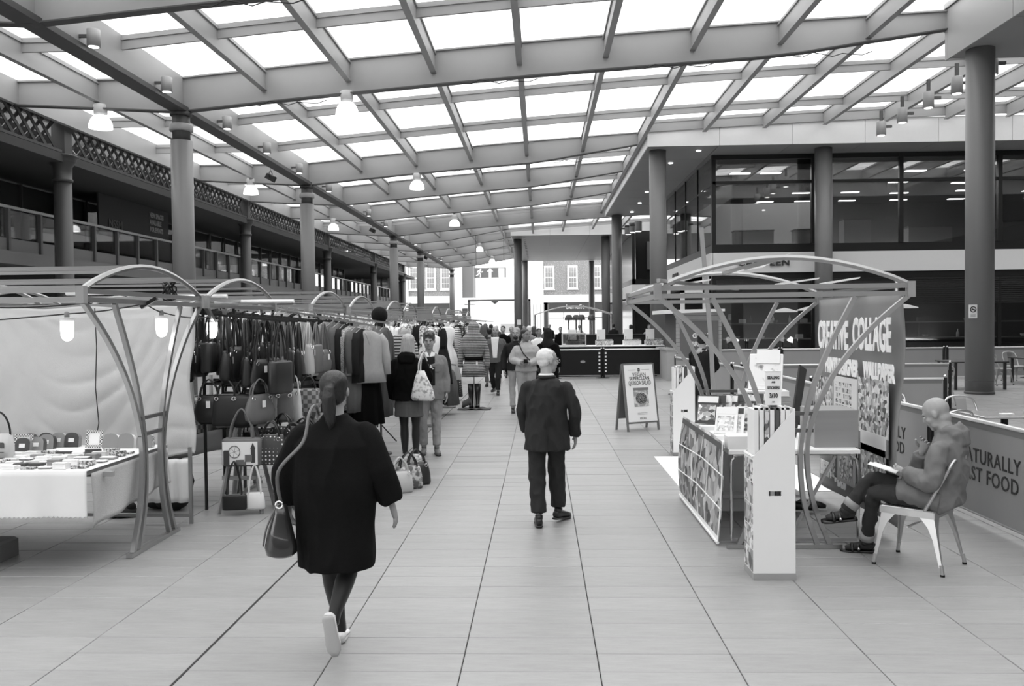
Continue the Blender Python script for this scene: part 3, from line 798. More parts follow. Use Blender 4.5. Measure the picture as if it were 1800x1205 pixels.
# spot cans along the valley beam
spot0 = None
cans = [(-9.02, y_) for y_ in (17.2, 20.6, 24.6, 28.2, 32.0, 36.5, 40.8, 45.0, 50, 56, 62, 70, 78)]
for k, (x, y) in enumerate(cans):
    lb = 'small cylindrical spotlight on the long valley beam, %s from the front' % ORD[k]
    if spot0 is None:
        e = empty('spotlight', lb, 'spotlight', (x, y, 7.75), group='spotlights on the valley beam'); spot0 = e
        MB().lathe([(.11, -.17), (.13, -.17), (.13, .17), (.11, .18)], n=18).build('can', steel, e, True)
        MB().lathe([(.02, -.172), (.10, -.176)], n=16).build('lens', lamp_mat('spot_glow', 3), e)
        MB().box(-.30, -.1, -.03, .03, .02, .08).build('bracket', steel_dk, e)
    else: dup(spot0, (x, y, 7.75), label=lb)
for k, (px, py, Y) in enumerate([(1549, 226, 30), (1586, 203, 28), (1632, 176, 26), (1682, 150, 24.5), (1743, 116, 22.6)]):
    c = at(px, py, Y=Y)
    d = dup(spot0, c, label='grey cylindrical spotlight under the roof before the pale fascia, %s from the left' % ORD[k], group='spotlights before the fascia', rz=PI)
    d.scale = (1.2, 1.2, 1.35)
    MB().tube([(0, 0, .1), (0, 0, .45)], .05, 8).build('stem', steel_dk, d)
for k, (px, py, Y) in enumerate([(1104, 404, 53), (1112, 400, 51), (1122, 398, 49)]):
    dup(spot0, at(px, py, Y=Y), label='cluster spotlight beside the far fascia, %s from the left' % ORD[k], group='spotlights by the far fascia', scale=1.6)
# floodlights
for k, (px, py, Y) in enumerate([(476, 312, 31.5), (655, 405, 50), (748, 453, 70)]):
    c = at(px, py, Y=Y); e = empty('floodlight', 'small dark floodlight clamped under the valley beam, %s from the front' % ORD[k], 'floodlight', c)
    MB().cbox(-.17, .17, -.12, .12, -.11, .11, .03, Matrix.Rotation(.5, 4, 'Y')).build('housing', black, e)
    MB().tube([(0, -.18, -.02), (0, -.18, .18), (0, 0, .26), (0, .18, .18), (0, .18, -.02)], .012, 6).tube([(0, 0, .26), (0, 0, max(.3, 7.52 - c.z))], .012, 6).build('yoke', black, e)
# cable bundles hanging off beams
for k, (x, Y) in enumerate([(-6.2, 15.7), (-2.0, 22.3), (2.5, 22.3), (-7.5, 22.3), (0.5, 34.4), (-3.5, 34.4), (6.5, 22.3)]):
    pts = [(x + t * .25, Y - .13, ztop(x) - .90 - .05 * math.sin(t * 2.1) - .02 * math.cos(t * 5)) for t in range(9)]
    tag(MB().tube(pts, .012, 5).build('cable', black), 'loose dark cable along the underside of a roof beam, %s' % ['by the nearest beam top left', 'second beam centre left', 'second beam centre right', 'second beam near the left column', 'third beam right', 'third beam left', 'second beam far right'][k], 'cable')

room_fill(13, 40, 8.1, 9, 8, 520); room_fill(24, 40, 8.1, 9, 8, 60); room_fill(15, 39, 3.35, 12, 5, 110); room_fill(26, 39, 3.35, 8, 5, 60)
# ================================================================ MARKET STALLS
def smooth_pts(P, n=4):
    P = [Vector(p) for p in P]; out = []
    for i in range(len(P) - 1):
        a, b, c, d = P[max(i - 1, 0)], P[i], P[i + 1], P[min(i + 2, len(P) - 1)]
        for k in range(n):
            t = k / n
            out.append(.5 * ((2 * b) + (c - a) * t + (2 * a - 5 * b + 4 * c - d) * t * t + (3 * b - a - 3 * c + d) * t ** 3))
    out.append(P[-1]); return out
OUTER = [(1.08, 2.08), (.74, 1.80), (.44, 1.45), (.26, 1.1), (.20, .8), (.25, .4), (.40, .03)]
INNER = [(.62, 2.08), (.44, 1.75), (.28, 1.4), (.19, 1.1), (.145, .8), (.17, .4), (.29, .03)]
def stall(label, origin, rz, L, span=1.1, group=None, k=1.0, detail=True):
    """local: end frames in the y,z plane at x=0 and x=-L; origin on the ground under the x=0 frame"""
    e = empty('market_stall', label, 'stall', origin, rz, group)
    sy = span / 1.1
    for x in (0, -L):
        for P in (OUTER, INNER):
            for s in (-1, 1):
                MB().tube(smooth_pts([(x, s * a * sy, z) for a, z in P], 4 if detail else 2), .026, 4, sq=True).build('post', alu, e)
        m = MB(); m.bar((x, -.47, .02), (x, .47, .02), .05, .035); m.build('base_rail', alu, e)
        MB().bar((x, -.24, .98), (x, .24, .98), .03, .03).bar((x, -.26, 1.12), (x, .26, 1.12), .03, .03).build('waist_rail', steel_dk, e)
        MB().bar((x, -span, 2.10), (x, span, 2.10), .035, .038).build('lower_rail', alu, e)
        MB().bar((x, -span, 2.165), (x, span, 2.165), .035, .038).build('upper_rail', alu, e)
        pts = [(x, -span + 2 * span * q / 14, 2.17 + .235 * math.sin(PI * q / 14) ** .85) for q in range(15)]
        MB().tube(pts, .024, 6).build('arch', alu, e)
        for s in (-1, 1): MB().box(x - .03, x + .03, s * span - .03, s * span + .03, 2.07, 2.2).build('corner_joint', steel, e)
    for s in ((-1, 1) if span == 1.1 else ()): MB().bar((-L, s * span * .5, 2.335), (0, s * span * .5, 2.335), .024).build('purlin_rod', alu, e)
    MB().bar((-L, 0, 2.405), (0, 0, 2.405), .035).build('ridge_rail', alu, e)
    for s in (-1, 1):
        MB().bar((-L, s * span, 2.10), (0, s * span, 2.10), .035).build('eaves_rail', alu, e); MB().bar((-L, s * span, 2.17), (0, s * span, 2.17), .035).build('eaves_rail', alu, e)
    return e
LX = -3.38
stall('arched tube frame of the nearest left stall selling purses', (LX, 7.29, 0), 0, 3.0)
stall('arched tube frame of the bag stall, second on the left', (LX, 9.63, 0), 0, 3.0)
cy = [13.6, 16.1, 19.8, 22.1, 27.7, 31.5, 36, 40]
nm = ['clothes stall behind the bag stall', 'stall behind the blonde woman', 'dress stall behind the boy', 'stall before the striped mannequin', 'stall beyond the striped mannequin', 'far stall left of the walking man in a jacket', 'farther left stall near the gate', 'last left stall near the gate']
for k, y in enumerate(cy): stall('arched tube frame of the ' + nm[k], (LX, y, 0), 0, 3.0, detail=k < 2)
for k, y in enumerate([9.2, 11.8, 14.6, 17.4, 21]): stall('arched frame of a second row stall behind, %s from the front' % ORD[k], (-7.3, y, 0), 0, 3.0, detail=False)

cloth_p = mat('backdrop_cotton', .80, .9, spec=.1, var=.05, bump=.25, bscale=220)
cloth_w = mat('white_tablecloth', .93, .85, spec=.1, var=.03)
# sagging backdrop of the first stall
def bd(u, v):
    x = -6.4 + u * 2.96; z = 2.09 - v * 1.47
    c = (u - .62) / .30; w_ = v - .12 - .55 * max(0, 1 - c * c) + .07 * noise.noise(Vector((x * 1.7, z * 2.2, 3)))
    f = abs(math.sin(w_ * 17 + .8 * math.sin(u * 9))) ** .55
    sag = f * (.022 + .03 * noise.noise(Vector((x * 1.3, z * 1.5, 9)))) * math.exp(-(c / 1.3) ** 2) * (v > .06) + .045 * abs(math.sin(u * 30 + v * 5 + 1.5 * math.sin(v * 3))) ** .6 * v * (abs(c) > .35) * min(1, abs(c) - .35) + .01 * noise.noise(Vector((x * 3, z * 3, 0)))
    return (x + .03 * math.sin(v * 9) * (u > .95), 8.33 - sag, z + .02 * math.sin(u * 22) * (1 - v) * .6 + (.02 * math.sin(u * 40) if v > .97 else 0))
o = MB().sheet(bd, 90, 60, .004).build('backdrop_cloth', cloth_p, None, True); tag(o, 'creased pale cotton backdrop hanging behind the purse table', 'cloth')
e = tag(MB().tube([(0, 0, 2.08), (.01, 0, 1.7), (-.01, 0, 1.3), (.015, 0, .95), (.0, 0, .88)], .005, 5).build('hanging_cord', black), 'thin cord hanging down the pale backdrop', 'cord'); e.location = (at(166, 600, Y=8.22).x, 8.24, 0)
# table
TX1, TY0, TY1, TZ = -3.47, 6.36, 7.78, .80
e = empty('trestle_table', 'long trestle table of the purse stall under white cloth', 'table', (TX1, TY0, 0))
MB().box(-2.9, 0, 0, TY1 - TY0, TZ - .035, TZ - .006).build('tabletop', mat('table_board', .55, .6), e)
MB().box(-2.9, .11, .18, .22, TZ - .075, TZ - .036).box(-2.9, .11, 1.14, 1.18, TZ - .075, TZ - .036).build('bearer', steel, e)
def tc(u, v):   # front drop then top
    x = TX1 - 2.92 * (1 - u) + .015
    r_ = round(v * 16); s = 0 if r_ == 0 else (.014 if r_ == 1 else (.014 + (r_ - 1) * .0433 if r_ <= 9 else .36 + (r_ - 9) * .2))
    if s < .355:
        w_ = (.012 * math.sin(u * 26 + s * 3) + .006 * math.sin(u * 61)) * (1 - s / .36)
        zig = .011 * (1 if round(u * 160) % 2 else -.6) if r_ == 0 else 0
        return (x, TY0 - .022 - w_, TZ - .36 + s + .006 + zig)
    return (x, TY0 - .022 + (s - .36), TZ + .003)
tag(MB().sheet(tc, 160, 16, .003).build('tablecloth', cloth_w, None, True), 'white scalloped tablecloth over the purse table', 'tablecloth')
def sd(u, v):
    return (TX1 + .03 + .02 * math.sin(u * 17 + v * 3) * v, TY0 + .02 + u * 1.35, TZ - .02 - v * (.42 - .1 * u))
tag(MB().sheet(sd, 30, 12, .003).build('side_cloth', mat('textured_cloth', .72, .95, var=.12, vscale=30, bump=.4, bscale=90), None, True), 'grey crumpled cloth hanging at the open end of the purse table', 'cloth')
def sd2(u, v):
    return (-3.9 + u * .52, 8.05 + .02 * math.sin(u * 28), .62 - v * .42)
tag(MB().sheet(sd2, 24, 8, .003).build('back_cloth', cloth_w, None, True), 'white pleated cloth under the far end of the purse table', 'cloth')
tag(MB().bar((-4.4, 8.0, .1), (-3.33, 7.95, .1), .03).bar((-3.33, 7.95, .02), (-3.33, 7.95, .75), .03).build('steel_frame', alu), 'bare steel frame behind the end of the purse table', 'frame')
e = tag(MB().ell((0, 0, .05), (.16, .1, .055)).ell((.08, 0, .1), (.05, .05, .05)).build('folded_bag', mat('black_cloth', .10, .8), None, True), 'black folded bag on the ground by the table leg', 'bag'); e.location = at(208, 912, z=0) + Vector((0, .1, 0))
for k, (px, pz) in enumerate([(0, .0)]):
    e = tag(MB().cbox(-.3, .12, -.2, .2, 0, .16, .02).build('storage_crate', mat('crate_grey', .5, .7)), 'grey crate under the purse table at the left edge', 'crate'); e.location = (-4.50, 6.75, 0)

# purses and wallets on the table
tones = {'white': .93, 'pale': .8, 'grey': .55, 'dark': .28, 'patterned': .75}
def tone_mat(t, pre=''):
    if t == 'patterned': return mat(pre + 'patterned', .85, .6, pattern='noise', pscale=60, g2=.35, pw=.5)
    return mat(pre + t, tones[t], .55, var=.08)
def flap_purse(tone, w=.11, d=.075, h=.022):
    m = MB(); m.cbox(-w / 2, w / 2, -d / 2, d / 2, 0, h, .006)
    return m, MB().cbox(-w / 2 - .001, w / 2 + .001, -d / 2 - .002, d * .1, h - .004, h + .004, .002)
cnt = 0
rows = [(6.46, 'front row'), (6.60, 'second row'), (6.74, 'third row'), (6.89, 'fourth row'), (7.04, 'fifth row'), (7.19, 'sixth row')]
for r, (y, rn) in enumerate(rows):
    n = 6 + r
    for k in range(n):
        x = TX1 - .10 - k * .135 - R.uniform(-.012, .012)
        tone = R.choice(['white', 'white', 'pale', 'grey', 'dark', 'patterned'])
        hh = R.choice([.015, .02, .04, .045]) if k < 3 else R.choice([.012, .018, .025])
        a, b = flap_purse(tone, R.uniform(.095, .115), R.uniform(.07, .09), hh)
        o = a.build('purse', tone_mat(tone, 'purse_')); o.location = (x, y + R.uniform(-.01, .01), TZ + .0065); o.rotation_euler.z = R.uniform(-.12, .12)
        b.build('flap', tone_mat(R.choice([tone, 'white', tone]), 'purse_'), o)
        tag(o, '%s flat purse in the %s on the white table, %s from the open end' % (tone, rn, ORD[k]), 'purse', 'purses laid on the stall table')
def dome_purse(x, y, tone, lab, w=.13, h=.13, d=.06, rz=.0, face=True):
    e = empty('display_purse', lab, 'purse', (x, y, TZ + .006), rz)
    poly = [(-w / 2, 0), (w / 2, 0)] + [(w / 2 * math.cos(a * PI / 10) ** .7 if a < 5 else -w / 2 * abs(math.cos(a * PI / 10)) ** .7, h * .45 + h * .55 * math.sin(a * PI / 10) ** .8) for a in range(1, 10)]
    Mx = Matrix.Rotation(-.22, 4, 'X')
    MB().prism(poly, d, Mx @ Matrix.Translation((0, .03, 0))).build('body', tone_mat(tone, 'purse_'), e)
    MB().prism([(p[0] * 1.03, p[1] * 1.02) for p in poly], .008, Mx @ Matrix.Translation((0, .03 - d / 2 - .001, 0))).build('rim', tone_mat('grey' if tone != 'grey' else 'dark', 'purse_'), e)
    if face: MB().prism([(-w * .2, h * .35), (w * .2, h * .35), (w * .2, h * .62), (-w * .2, h * .62)], .003, Mx @ Matrix.Translation((0, .03 - d / 2 - .007, 0))).build('label_patch', white, e)
    return e
for k, (px, py, tone) in enumerate([(38, 797, 'grey'), (62, 795, 'dark'), (80, 790, 'dark'), (90, 784, 'grey'), (52, 788, 'grey'), (115, 783, 'pale'), (134, 784, 'grey')]):
    p = at(px, py, z=TZ); dome_purse(p.x, min(p.y, 7.6), tone, '%s domed purse standing upright at the table back, %s from the left' % (tone, ORD[k]), face=tone != 'white')
for k, px in enumerate([193, 220, 253]):
    p = at(px, 790, Y=7.52); dome_purse(p.x, 7.52, 'white' if k < 2 else 'patterned', '%s round topped purse right of the framed sign, %s of three' % ('white' if k < 2 else 'patterned', ORD[k]), .14, .13, face=False)
for k, (px, py, Y) in enumerate([(40, 790, 7.3), (164, 790, 7.55)]):
    p = at(px, py, Y=Y); e = empty('framed_sign', 'white card in a patterned frame, %s of the two on the purse table' % ['left', 'right'][k], 'sign', (p.x, Y, TZ + .006), .12 - .2 * k)
    Mx = Matrix.Rotation(-.2, 4, 'X'); 
    m = MB(); a = .155; h = .16; f_ = .025
    m.box(-a / 2, a / 2, 0, .012, 0, f_, Mx).box(-a / 2, a / 2, 0, .012, h - f_, h, Mx).box(-a / 2, -a / 2 + f_, 0, .012, f_, h - f_, Mx).box(a / 2 - f_, a / 2, 0, .012, f_, h - f_, Mx)
    m.build('frame', mat('checked_frame', .9, .6, pattern='check', pscale=90, g2=.3), e)
    MB().box(-a / 2 + f_, a / 2 - f_, .004, .008, f_, h - f_, Mx).build('card', white, e)
# satchel standing at the left edge of the table
p = at(0, 765, Y=7.0)
e = empty('tote_bag', 'pale printed tote with tall dark handle at the left end of the table', 'bag', (p.x - .02, 7.0, TZ + .006))
MB().loft([((0, 0, .0), .13, .05), ((0, 0, .1), .13, .05), ((0, 0, .2), .115, .04)], 16, power=.5).build('body', mat('tote_canvas', .78, .8), e, True)
MB().tube([(.11 * math.cos(a * PI / 12), -.0, .19 + .20 * math.sin(a * PI / 12)) for a in range(13)], .008, 6).build('handle', black, e)
MB().box(-.08, .08, -.056, -.05, .05, .055).box(-.08, .08, -.056, -.05, .13, .135).box(-.08, .085, -.056, -.05, .09, .13).build('print_band', mat('print_dark', .3), e)

# festoon lamps of the first stall
flamp = None
def fest(x, y, z, lab, big=1.0):
    global flamp
    if flamp is None:
        e = empty('festoon_lamp', lab, 'lamp', (x, y, z), group='festoon lamps strung under the stall frames'); flamp = e
        MB().lathe([(.005, -.115), (.03, -.105), (.045, -.08), (.05, -.03), (.05, .01), (.052, .05)], n=20).build('bulb', lamp_mat('bulb_glow', 3.2), e, True)
        MB().lathe([(.052, .05), (.062, .075), (.064, .08), (.02, .082)], n=20).build('collar', mat('frosted_collar', .9, .4), e, True)
        MB().lathe([(.02, .0801), (.02, .12), (.008, .13)], n=12).build('socket', mat('socket_grey', .5), e, True)
        return e
    return dup(flamp, (x, y, z), label=lab, scale=big)
P1, P2, P3, P4 = at(118, 575, Y=6.9), at(284, 570, Y=7.6), at(373, 575, Y=8.75), at(402, 562, Y=9.9)
for P, lab in ((P1, 'leftmost glowing lamp hanging before the pale backdrop'), (P2, 'second glowing lamp, between the curved posts of the first stall'), (P3, 'glowing lamp over the dark handbags, nearer one'), (P4, 'glowing lamp over the dark handbags, further back'), (at(523, 566, Y=12.2), 'clear glowing bulb above the plaid coats')):
    fest(P.x, P.y, P.z, lab)
def sagcord(pts, lab, r=.006):
    P = []
    for a, b in zip(pts[:-1], pts[1:]):
        a, b = Vector(a), Vector(b)
        for k in range(8):
            t = k / 8; q = a.lerp(b, t); q.z -= .05 * math.sin(PI * t) * (b - a).length * .5; P.append(q)
    P.append(Vector(pts[-1])); return tag(MB().tube(P, r, 5).build('cable', black), lab, 'cable')
up = Vector((0, 0, .11))
sagcord([(-6.0, 6.9, 2.0), P1 + up, at(255, 533, Y=7.3), P2 + up, P3 + up, P4 + up], 'black cable stringing the festoon lamps together')
sagcord([(-6.0, 6.2, 2.08), (-4.3, 6.2, 2.06), (LX, 6.3, 2.08)], 'black cable sagging along the front rail of the first stall')
# coil of wires and white tube lights on the frame
c = at(298, 512, Y=7.9); e = empty('cable_coil', 'tangled coil of dark cable tied to the arch of the first stall', 'cable', c)
for k in range(7):
    a0 = R.uniform(0, 3); MB().tube([(.03 * math.sin(3 * t + a0) + .02 * math.sin(k), .10 * math.cos(t + a0) * (1 - .05 * k), .085 * math.sin(t + a0)) for t in [q * PI / 8 for q in range(16)]], .007, 5, closed=True).build('loop', black, e)
e = tag(MB().bar((0, 0, 0), (.14, .0, .08), .03).build('torch', black), 'short dark tube hanging below the first stall rail', 'tube'); e.location = at(248, 540, Y=7.2)
for k, (px, py, Y, L) in enumerate([(150, 514, 7.0, .32), (350, 521, 8.9, .6), (447, 530, 9.5, .9), (1160, 520, 8.4, .0)][:3]):
    q = at(px, py, Y=Y); o = MB().tube([(-L / 2, 0, 0), (L / 2, 0, 0)], .022, 8).build('tube_light', mat('tube_white', .97, .4)); o.location = q
    tag(o, 'white tube light lying along the %s stall rail' % ['first', 'second', 'third'][k], 'light')

# ================================================================ BAGS
leather = {'black': mat('black_leather', .06, .35, spec=.6), 'dark': mat('dark_leather', .14, .4, spec=.5, var=.1), 'grey': mat('grey_leather', .42, .45, var=.1),
           'pale': mat('pale_leather', .72, .5, var=.06), 'white': mat('white_leather', .9, .5),
           'dotted': mat('dotted_canvas', .26, .6, pattern='dots', pscale=26, g2=.9, pw=.62), 'floral': mat('floral_canvas', .35, .6, pattern='noise', pscale=16, g2=.72, pw=.52),
           'quilted': mat('quilted_fabric', .6, .6, pattern='check', pscale=22, g2=.35)}
def bag(x, y, z, w, h, d, tone, lab, rz=0.0, strap=.3, style='tote', tagc=True, group='handbags hung on the bag stall', rings=True, straps_tone=None):
    """x,y,z: the point it hangs from"""
    e = empty('handbag', lab, 'bag', (x, y, z), rz, group)
    m_ = leather[tone]; sm = leather[straps_tone or ('black' if tone in ('dotted', 'floral', 'quilted', 'black') else tone)]
    T = -strap
    if style == 'tote':
        rg = [((0, 0, T), w * .40, d * .15), ((0, 0, T - h * .12), w * .43, d * .3), ((0, 0, T - h * .5), w * .48, d * .46), ((0, 0, T - h * .88), w * .5, d * .5), ((0, 0, T - h), w * .47, d * .42)]
    elif style == 'slouch':
        rg = [((0, 0, T), w * .30, d * .12), ((0, 0, T - h * .15), w * .38, d * .3), ((0, 0, T - h * .55), w * .5, d * .5), ((0, 0, T - h * .85), w * .46, d * .46), ((0, 0, T - h), w * .3, d * .3)]
    else:
        rg = [((0, 0, T), w * .44, d * .4), ((0, 0, T - h * .06), w * .5, d * .5), ((0, 0, T - h * .94), w * .5, d * .5), ((0, 0, T - h), w * .46, d * .42)]
    MB().loft(rg, 16, power=.55).build('body', m_, e, True)
    for s in (-1, 1):
        pts = smooth_pts([(-w * .3, s * d * .18, T - h * .1), (-w * .24, s * d * .14, T + strap * .45), (0, s * .008, -.005), (w * .24, s * d * .14, T + strap * .45), (w * .3, s * d * .18, T - h * .1)], 4)
        MB().tube(pts, .009, 6).build('strap', sm, e)
    if style == 'box' or style == 'tote':
        MB().box(-w * .4, w * .4, -d * .02 - .004, d * .02 + .004, T - .004, T + .006).build('zip', steel, e)
    if rings:
        for s in (-1, 1):
            MB().tube([(s * w * .3 + .018 * math.cos(a), -d * .3 - .01, T - h * .12 + .018 * math.sin(a)) for a in [q * PI / 5 for q in range(10)]], .004, 5, closed=True).build('ring', chrome, e)
    if tagc: MB().box(-.02, .02, -d * .5 - .012, -d * .5 - .009, T - h * .1 - .1, T - h * .1 - .03).build('price_tag', white, e)
    return e
# sloping arms of the bag stall
arms = [8.72, 9.05, 9.4, 9.75, 10.1, 10.5]
for k, y in enumerate(arms):
    m = MB(); m.bar((LX - .7, y, 2.08), (LX + .78, y + .02, 1.93), .022)
    for q in range(12): m.box(LX - .6 + q * .11, LX - .585 + q * .11, y - .012, y + .012, 2.09 - q * .011, 2.11 - q * .011)
    tag(m.build('garment_rail', black), 'sloping studded display arm over the bag stall, %s from the front' % ORD[k], 'rail')
tn = ['black', 'dark', 'black', 'dark', 'black', 'dark', 'grey', 'dark']
styles = ['tote', 'slouch', 'tote', 'slouch', 'box']
n = 0
for k, y in enumerate(arms):
    for q in range(7):
        x = LX - .45 + q * .19 + R.uniform(-.02, .02); z = 2.03 - (q * .019)
        t = R.choice(tn); st_ = R.choice(styles); w = R.uniform(.26, .36)
        if k == 0 and q < 1: continue
        if k in (3, 4, 5) and q > 4: t = R.choice(['dark', 'grey', 'grey', 'floral', 'pale'])
        bag(x, y, z, w, R.uniform(.28, .38), R.uniform(.09, .14), t, '%s %s handbag hung high on the bag stall, %s arm, %s from the back' % (t, {'tote': 'upright', 'slouch': 'slouchy', 'box': 'boxy'}[st_], ORD[k], ORD[q]),
            rz=PI / 2 + R.uniform(-.5, .5), strap=R.uniform(.22, .42), style=st_, tagc=R.random() < .35)
# middle tier, facing the walk
MB0 = tag(MB().bar((LX - .1, 8.65, 1.30), (LX + .55, 8.65, 1.30), .025).bar((LX - .1, 8.95, 1.32), (LX + .72, 8.95, 1.32), .025).bar((LX, 9.3, 1.34), (LX + .85, 9.3, 1.34), .025)
          .bar((LX - .08, 8.65, 0), (LX - .08, 8.65, 2.08), .025).bar((LX + .0, 9.3, 0), (LX + .0, 9.3, 2.08), .025).bar((LX, 8.65, 1.30), (LX, 9.3, 1.34), .025).bar((LX, 8.95, 1.32), (LX, 8.96, 0), .025).build('display_rack', black), 'black rack carrying the middle rows of handbags', 'rack')
mid = [(-.02, 8.62, 'black', 'slouch', .30, .30), (.16, 8.62, 'dark', 'tote', .30, .32), (.34, 8.64, 'dark', 'slouch', .34, .34), (.50, 8.62, 'grey', 'slouch', .34, .30),
       (.1, 8.92, 'black', 'tote', .3, .34), (.32, 8.93, 'black', 'slouch', .34, .36), (.55, 8.93, 'pale', 'tote', .16, .34), (.66, 8.94, 'grey', 'tote', .2, .32),
       (.2, 9.28, 'dark', 'slouch', .3, .3), (.45, 9.28, 'black', 'tote', .34, .36), (.68, 9.28, 'white', 'tote', .2, .36), (.82, 9.3, 'quilted', 'box', .26, .3)]
for k, (dx, y, t, st_, w, h) in enumerate(mid):
    bag(LX + dx, y, 1.35, w, h, .13, t, '%s %s handbag on the middle rack of the bag stall, %s from the left front' % (t, {'tote': 'upright', 'slouch': 'soft', 'box': 'square'}[st_], ORD[k]), rz=R.uniform(-.5, .5) + (.5 if k % 2 else -.2), strap=.16, style=st_, tagc=k % 3 == 0)
# trestle with lower bags
sh_ = at(405, 900, z=0)
e = empty('sawhorse', 'pale wooden trestle holding the lowest handbags', 'trestle', (sh_.x + .12, sh_.y + .15, 0))
wd = mat('pale_wood', .58, .7, var=.12, vscale=4, stretch=(1, 1, 6))
for sx in (-1, 1):
    for sy in (-1, 1): MB().bar((sx * .22, sy * .20, .0), (sx * .08, sy * .05, .86), .035, .03).build('leg', wd, e)
MB().bar((-.3, 0, .88), (.3, 0, .88), .05, .06).build('beam', wd, e); MB().bar((-.2, -.14, .35), (.2, -.14, .35), .02, .04).build('stretcher', wd, e)
HX, HY = sh_.x + .12, sh_.y + .15
b = bag(HX + .02, HY - .17, 1.06, .40, .28, .14, 'grey', 'holdall printed with a big wheel, phone box, bus and clock tower, hanging on the trestle', rz=0.05, strap=.30, style='box', tagc=False, group=None)
pr = MB().box(-.175, .175, -.078, -.074, -.56, -.33).build('print_panel', mat('print_white', .93, .5), b)
pg = mat('print_grey2', .42, .6); pd = mat('print_dark2', .25, .6)
MB().tube([(-.055 + .055 * math.cos(a * PI / 10), -.081, -.43 + .06 * math.sin(a * PI / 10)) for a in range(20)], .004, 5, closed=True).build('wheel_print', pg, pr)
m = MB()
for a in range(6): m.bar((-.055, -.08, -.43), (-.055 + .055 * math.cos(a * PI / 3 + .3), -.08, -.43 + .06 * math.sin(a * PI / 3 + .3)), .002)
m.build('spokes_print', pg, pr)
MB().box(-.165, -.105, -.082, -.079, -.56, -.425).box(-.16, -.11, -.084, -.08, -.44, -.415).build('phone_box_print', pd, pr)
MB().box(.11, .15, -.082, -.079, -.54, -.40).prism([(.105, -.40), (.155, -.40), (.13, -.34)], .004, Matrix.Translation((0, -.081, 0))).build('clock_tower_print', pd, pr)
MB().box(.05, .12, -.084, -.081, -.53, -.46).box(-.06, .06, -.084, -.081, -.56, -.53).box(-.04, .04, -.084, -.081, -.53, -.51).build('bus_print', pg, pr)
low = [(HX - .02, HY - .30, .55, .24, .15, .06, 'black', 'box', 'small black flap bag on a long thin strap, hanging lowest under the trestle', .34),
       (HX + .16, HY - .22, .50, .20, .17, .08, 'white', 'tote', 'small white handbag hanging beside the black flap bag', .28)]
for x, y, z, w, h, d, t, st_, lb, sp in low: bag(x, y, z, w, h, d, t, lb, .15, sp, st_, False, group=None, rings=False)
more_low = [(.36, .1, .98, .36, .34, 'dotted'), (.5, -.02, .9, .34, .34, 'dark'), (.30, -.1, .92, .3, .3, 'dotted'), (.62, .12, .92, .32, .3, 'black'), (.5, .35, .9, .34, .36, 'dotted'), (-.05, .3, .9, .3, .36, 'black'), (.42, -.05, .5, .25, .2, 'floral'), (.6, .1, .5, .26, .24, 'dark'), (.2, .2, .95, .34, .34, 'dotted'), (.75, .3, 1.1, .3, .34, 'grey')]
for k, (dx, dy, z, w, h, t) in enumerate(more_low):
    bag(HX + dx, HY + dy, z, w, h, .15, t, '%s handbag in the lowest cluster of the bag stall, %s rightwards from the printed holdall' % (t, ORD[k]), rz=R.uniform(-.6, .6), strap=.14, style=R.choice(styles), tagc=k % 4 == 0)
# stand-up rolls and boxes left of the bags (on a side table)
e = empty('side_table', 'low cloth covered side table left of the handbags', 'table', (-3.75, 9.35, 0))
MB().box(-.5, .42, -.35, .35, .70, .73).build('tabletop', wd, e)
for sx in (-.4, .35):
    for sy in (-.28, .28): MB().bar((sx, sy, 0), (sx, sy, .7), .03).build('leg', steel_dk, e)
MB().sheet(lambda u, v: (-.52 + u * .95, -.37, .74 - v * .22 - .05 * math.sin(u * 5)), 12, 4, .003).build('cloth_skirt', mat('grey_cloth', .6, .9), e, True)
for k, (dx, t, h) in enumerate([(-.02, 'quilted', .34), (.12, 'grey', .32), (.22, 'grey', .30), (-.3, 'black', .36), (.33, 'dotted', .28)]):
    o = MB().lathe([(.05, 0), (.055, .01), (.055, h), (.05, h + .01)], (0, 0, 0), 14).build('umbrella_roll' if k < 3 else 'purse_case', leather[t], None, True); o.location = (-3.68 + dx, 9.1, .735)
    tag(o, '%s upright roll on the side table left of the handbags, %s from the left' % (t, ['third', 'fourth', 'fifth', 'first', 'last'][k]), 'roll')
e = tag(MB().ell((0, 0, .26), (.34, .25, .27)).ell((.15, -.1, .15), (.2, .16, .16)).build('black_sack', mat('black_cloth', .1), None, True), 'big black sack on the ground behind the purse stall backdrop', 'sack'); e.location = (at(350, 860, z=0).x, 8.75, 0)
# bags on the ground near the blonde woman
gp = at(703, 865, z=0)
for k, (dx, dy, w, h, t, lb) in enumerate([(0, 0, .30, .24, 'pale', 'shiny pale handbag on the ground beside the dark coat, nearest of the floor bags'), (.06, .22, .34, .26, 'floral', 'patterned handbag on the ground, middle of the floor bags'),
                                  (.12, .46, .34, .26, 'dark', 'dark glossy handbag on the ground, farthest of the floor bags'), (-.28, .40, .30, .24, 'floral', 'patterned handbag on the ground at the left of the floor bags')]):
    b = bag(gp.x + dx, gp.y + dy, h + .16, w, h, .17, t, lb, .5, .16, 'tote', False, group=None)

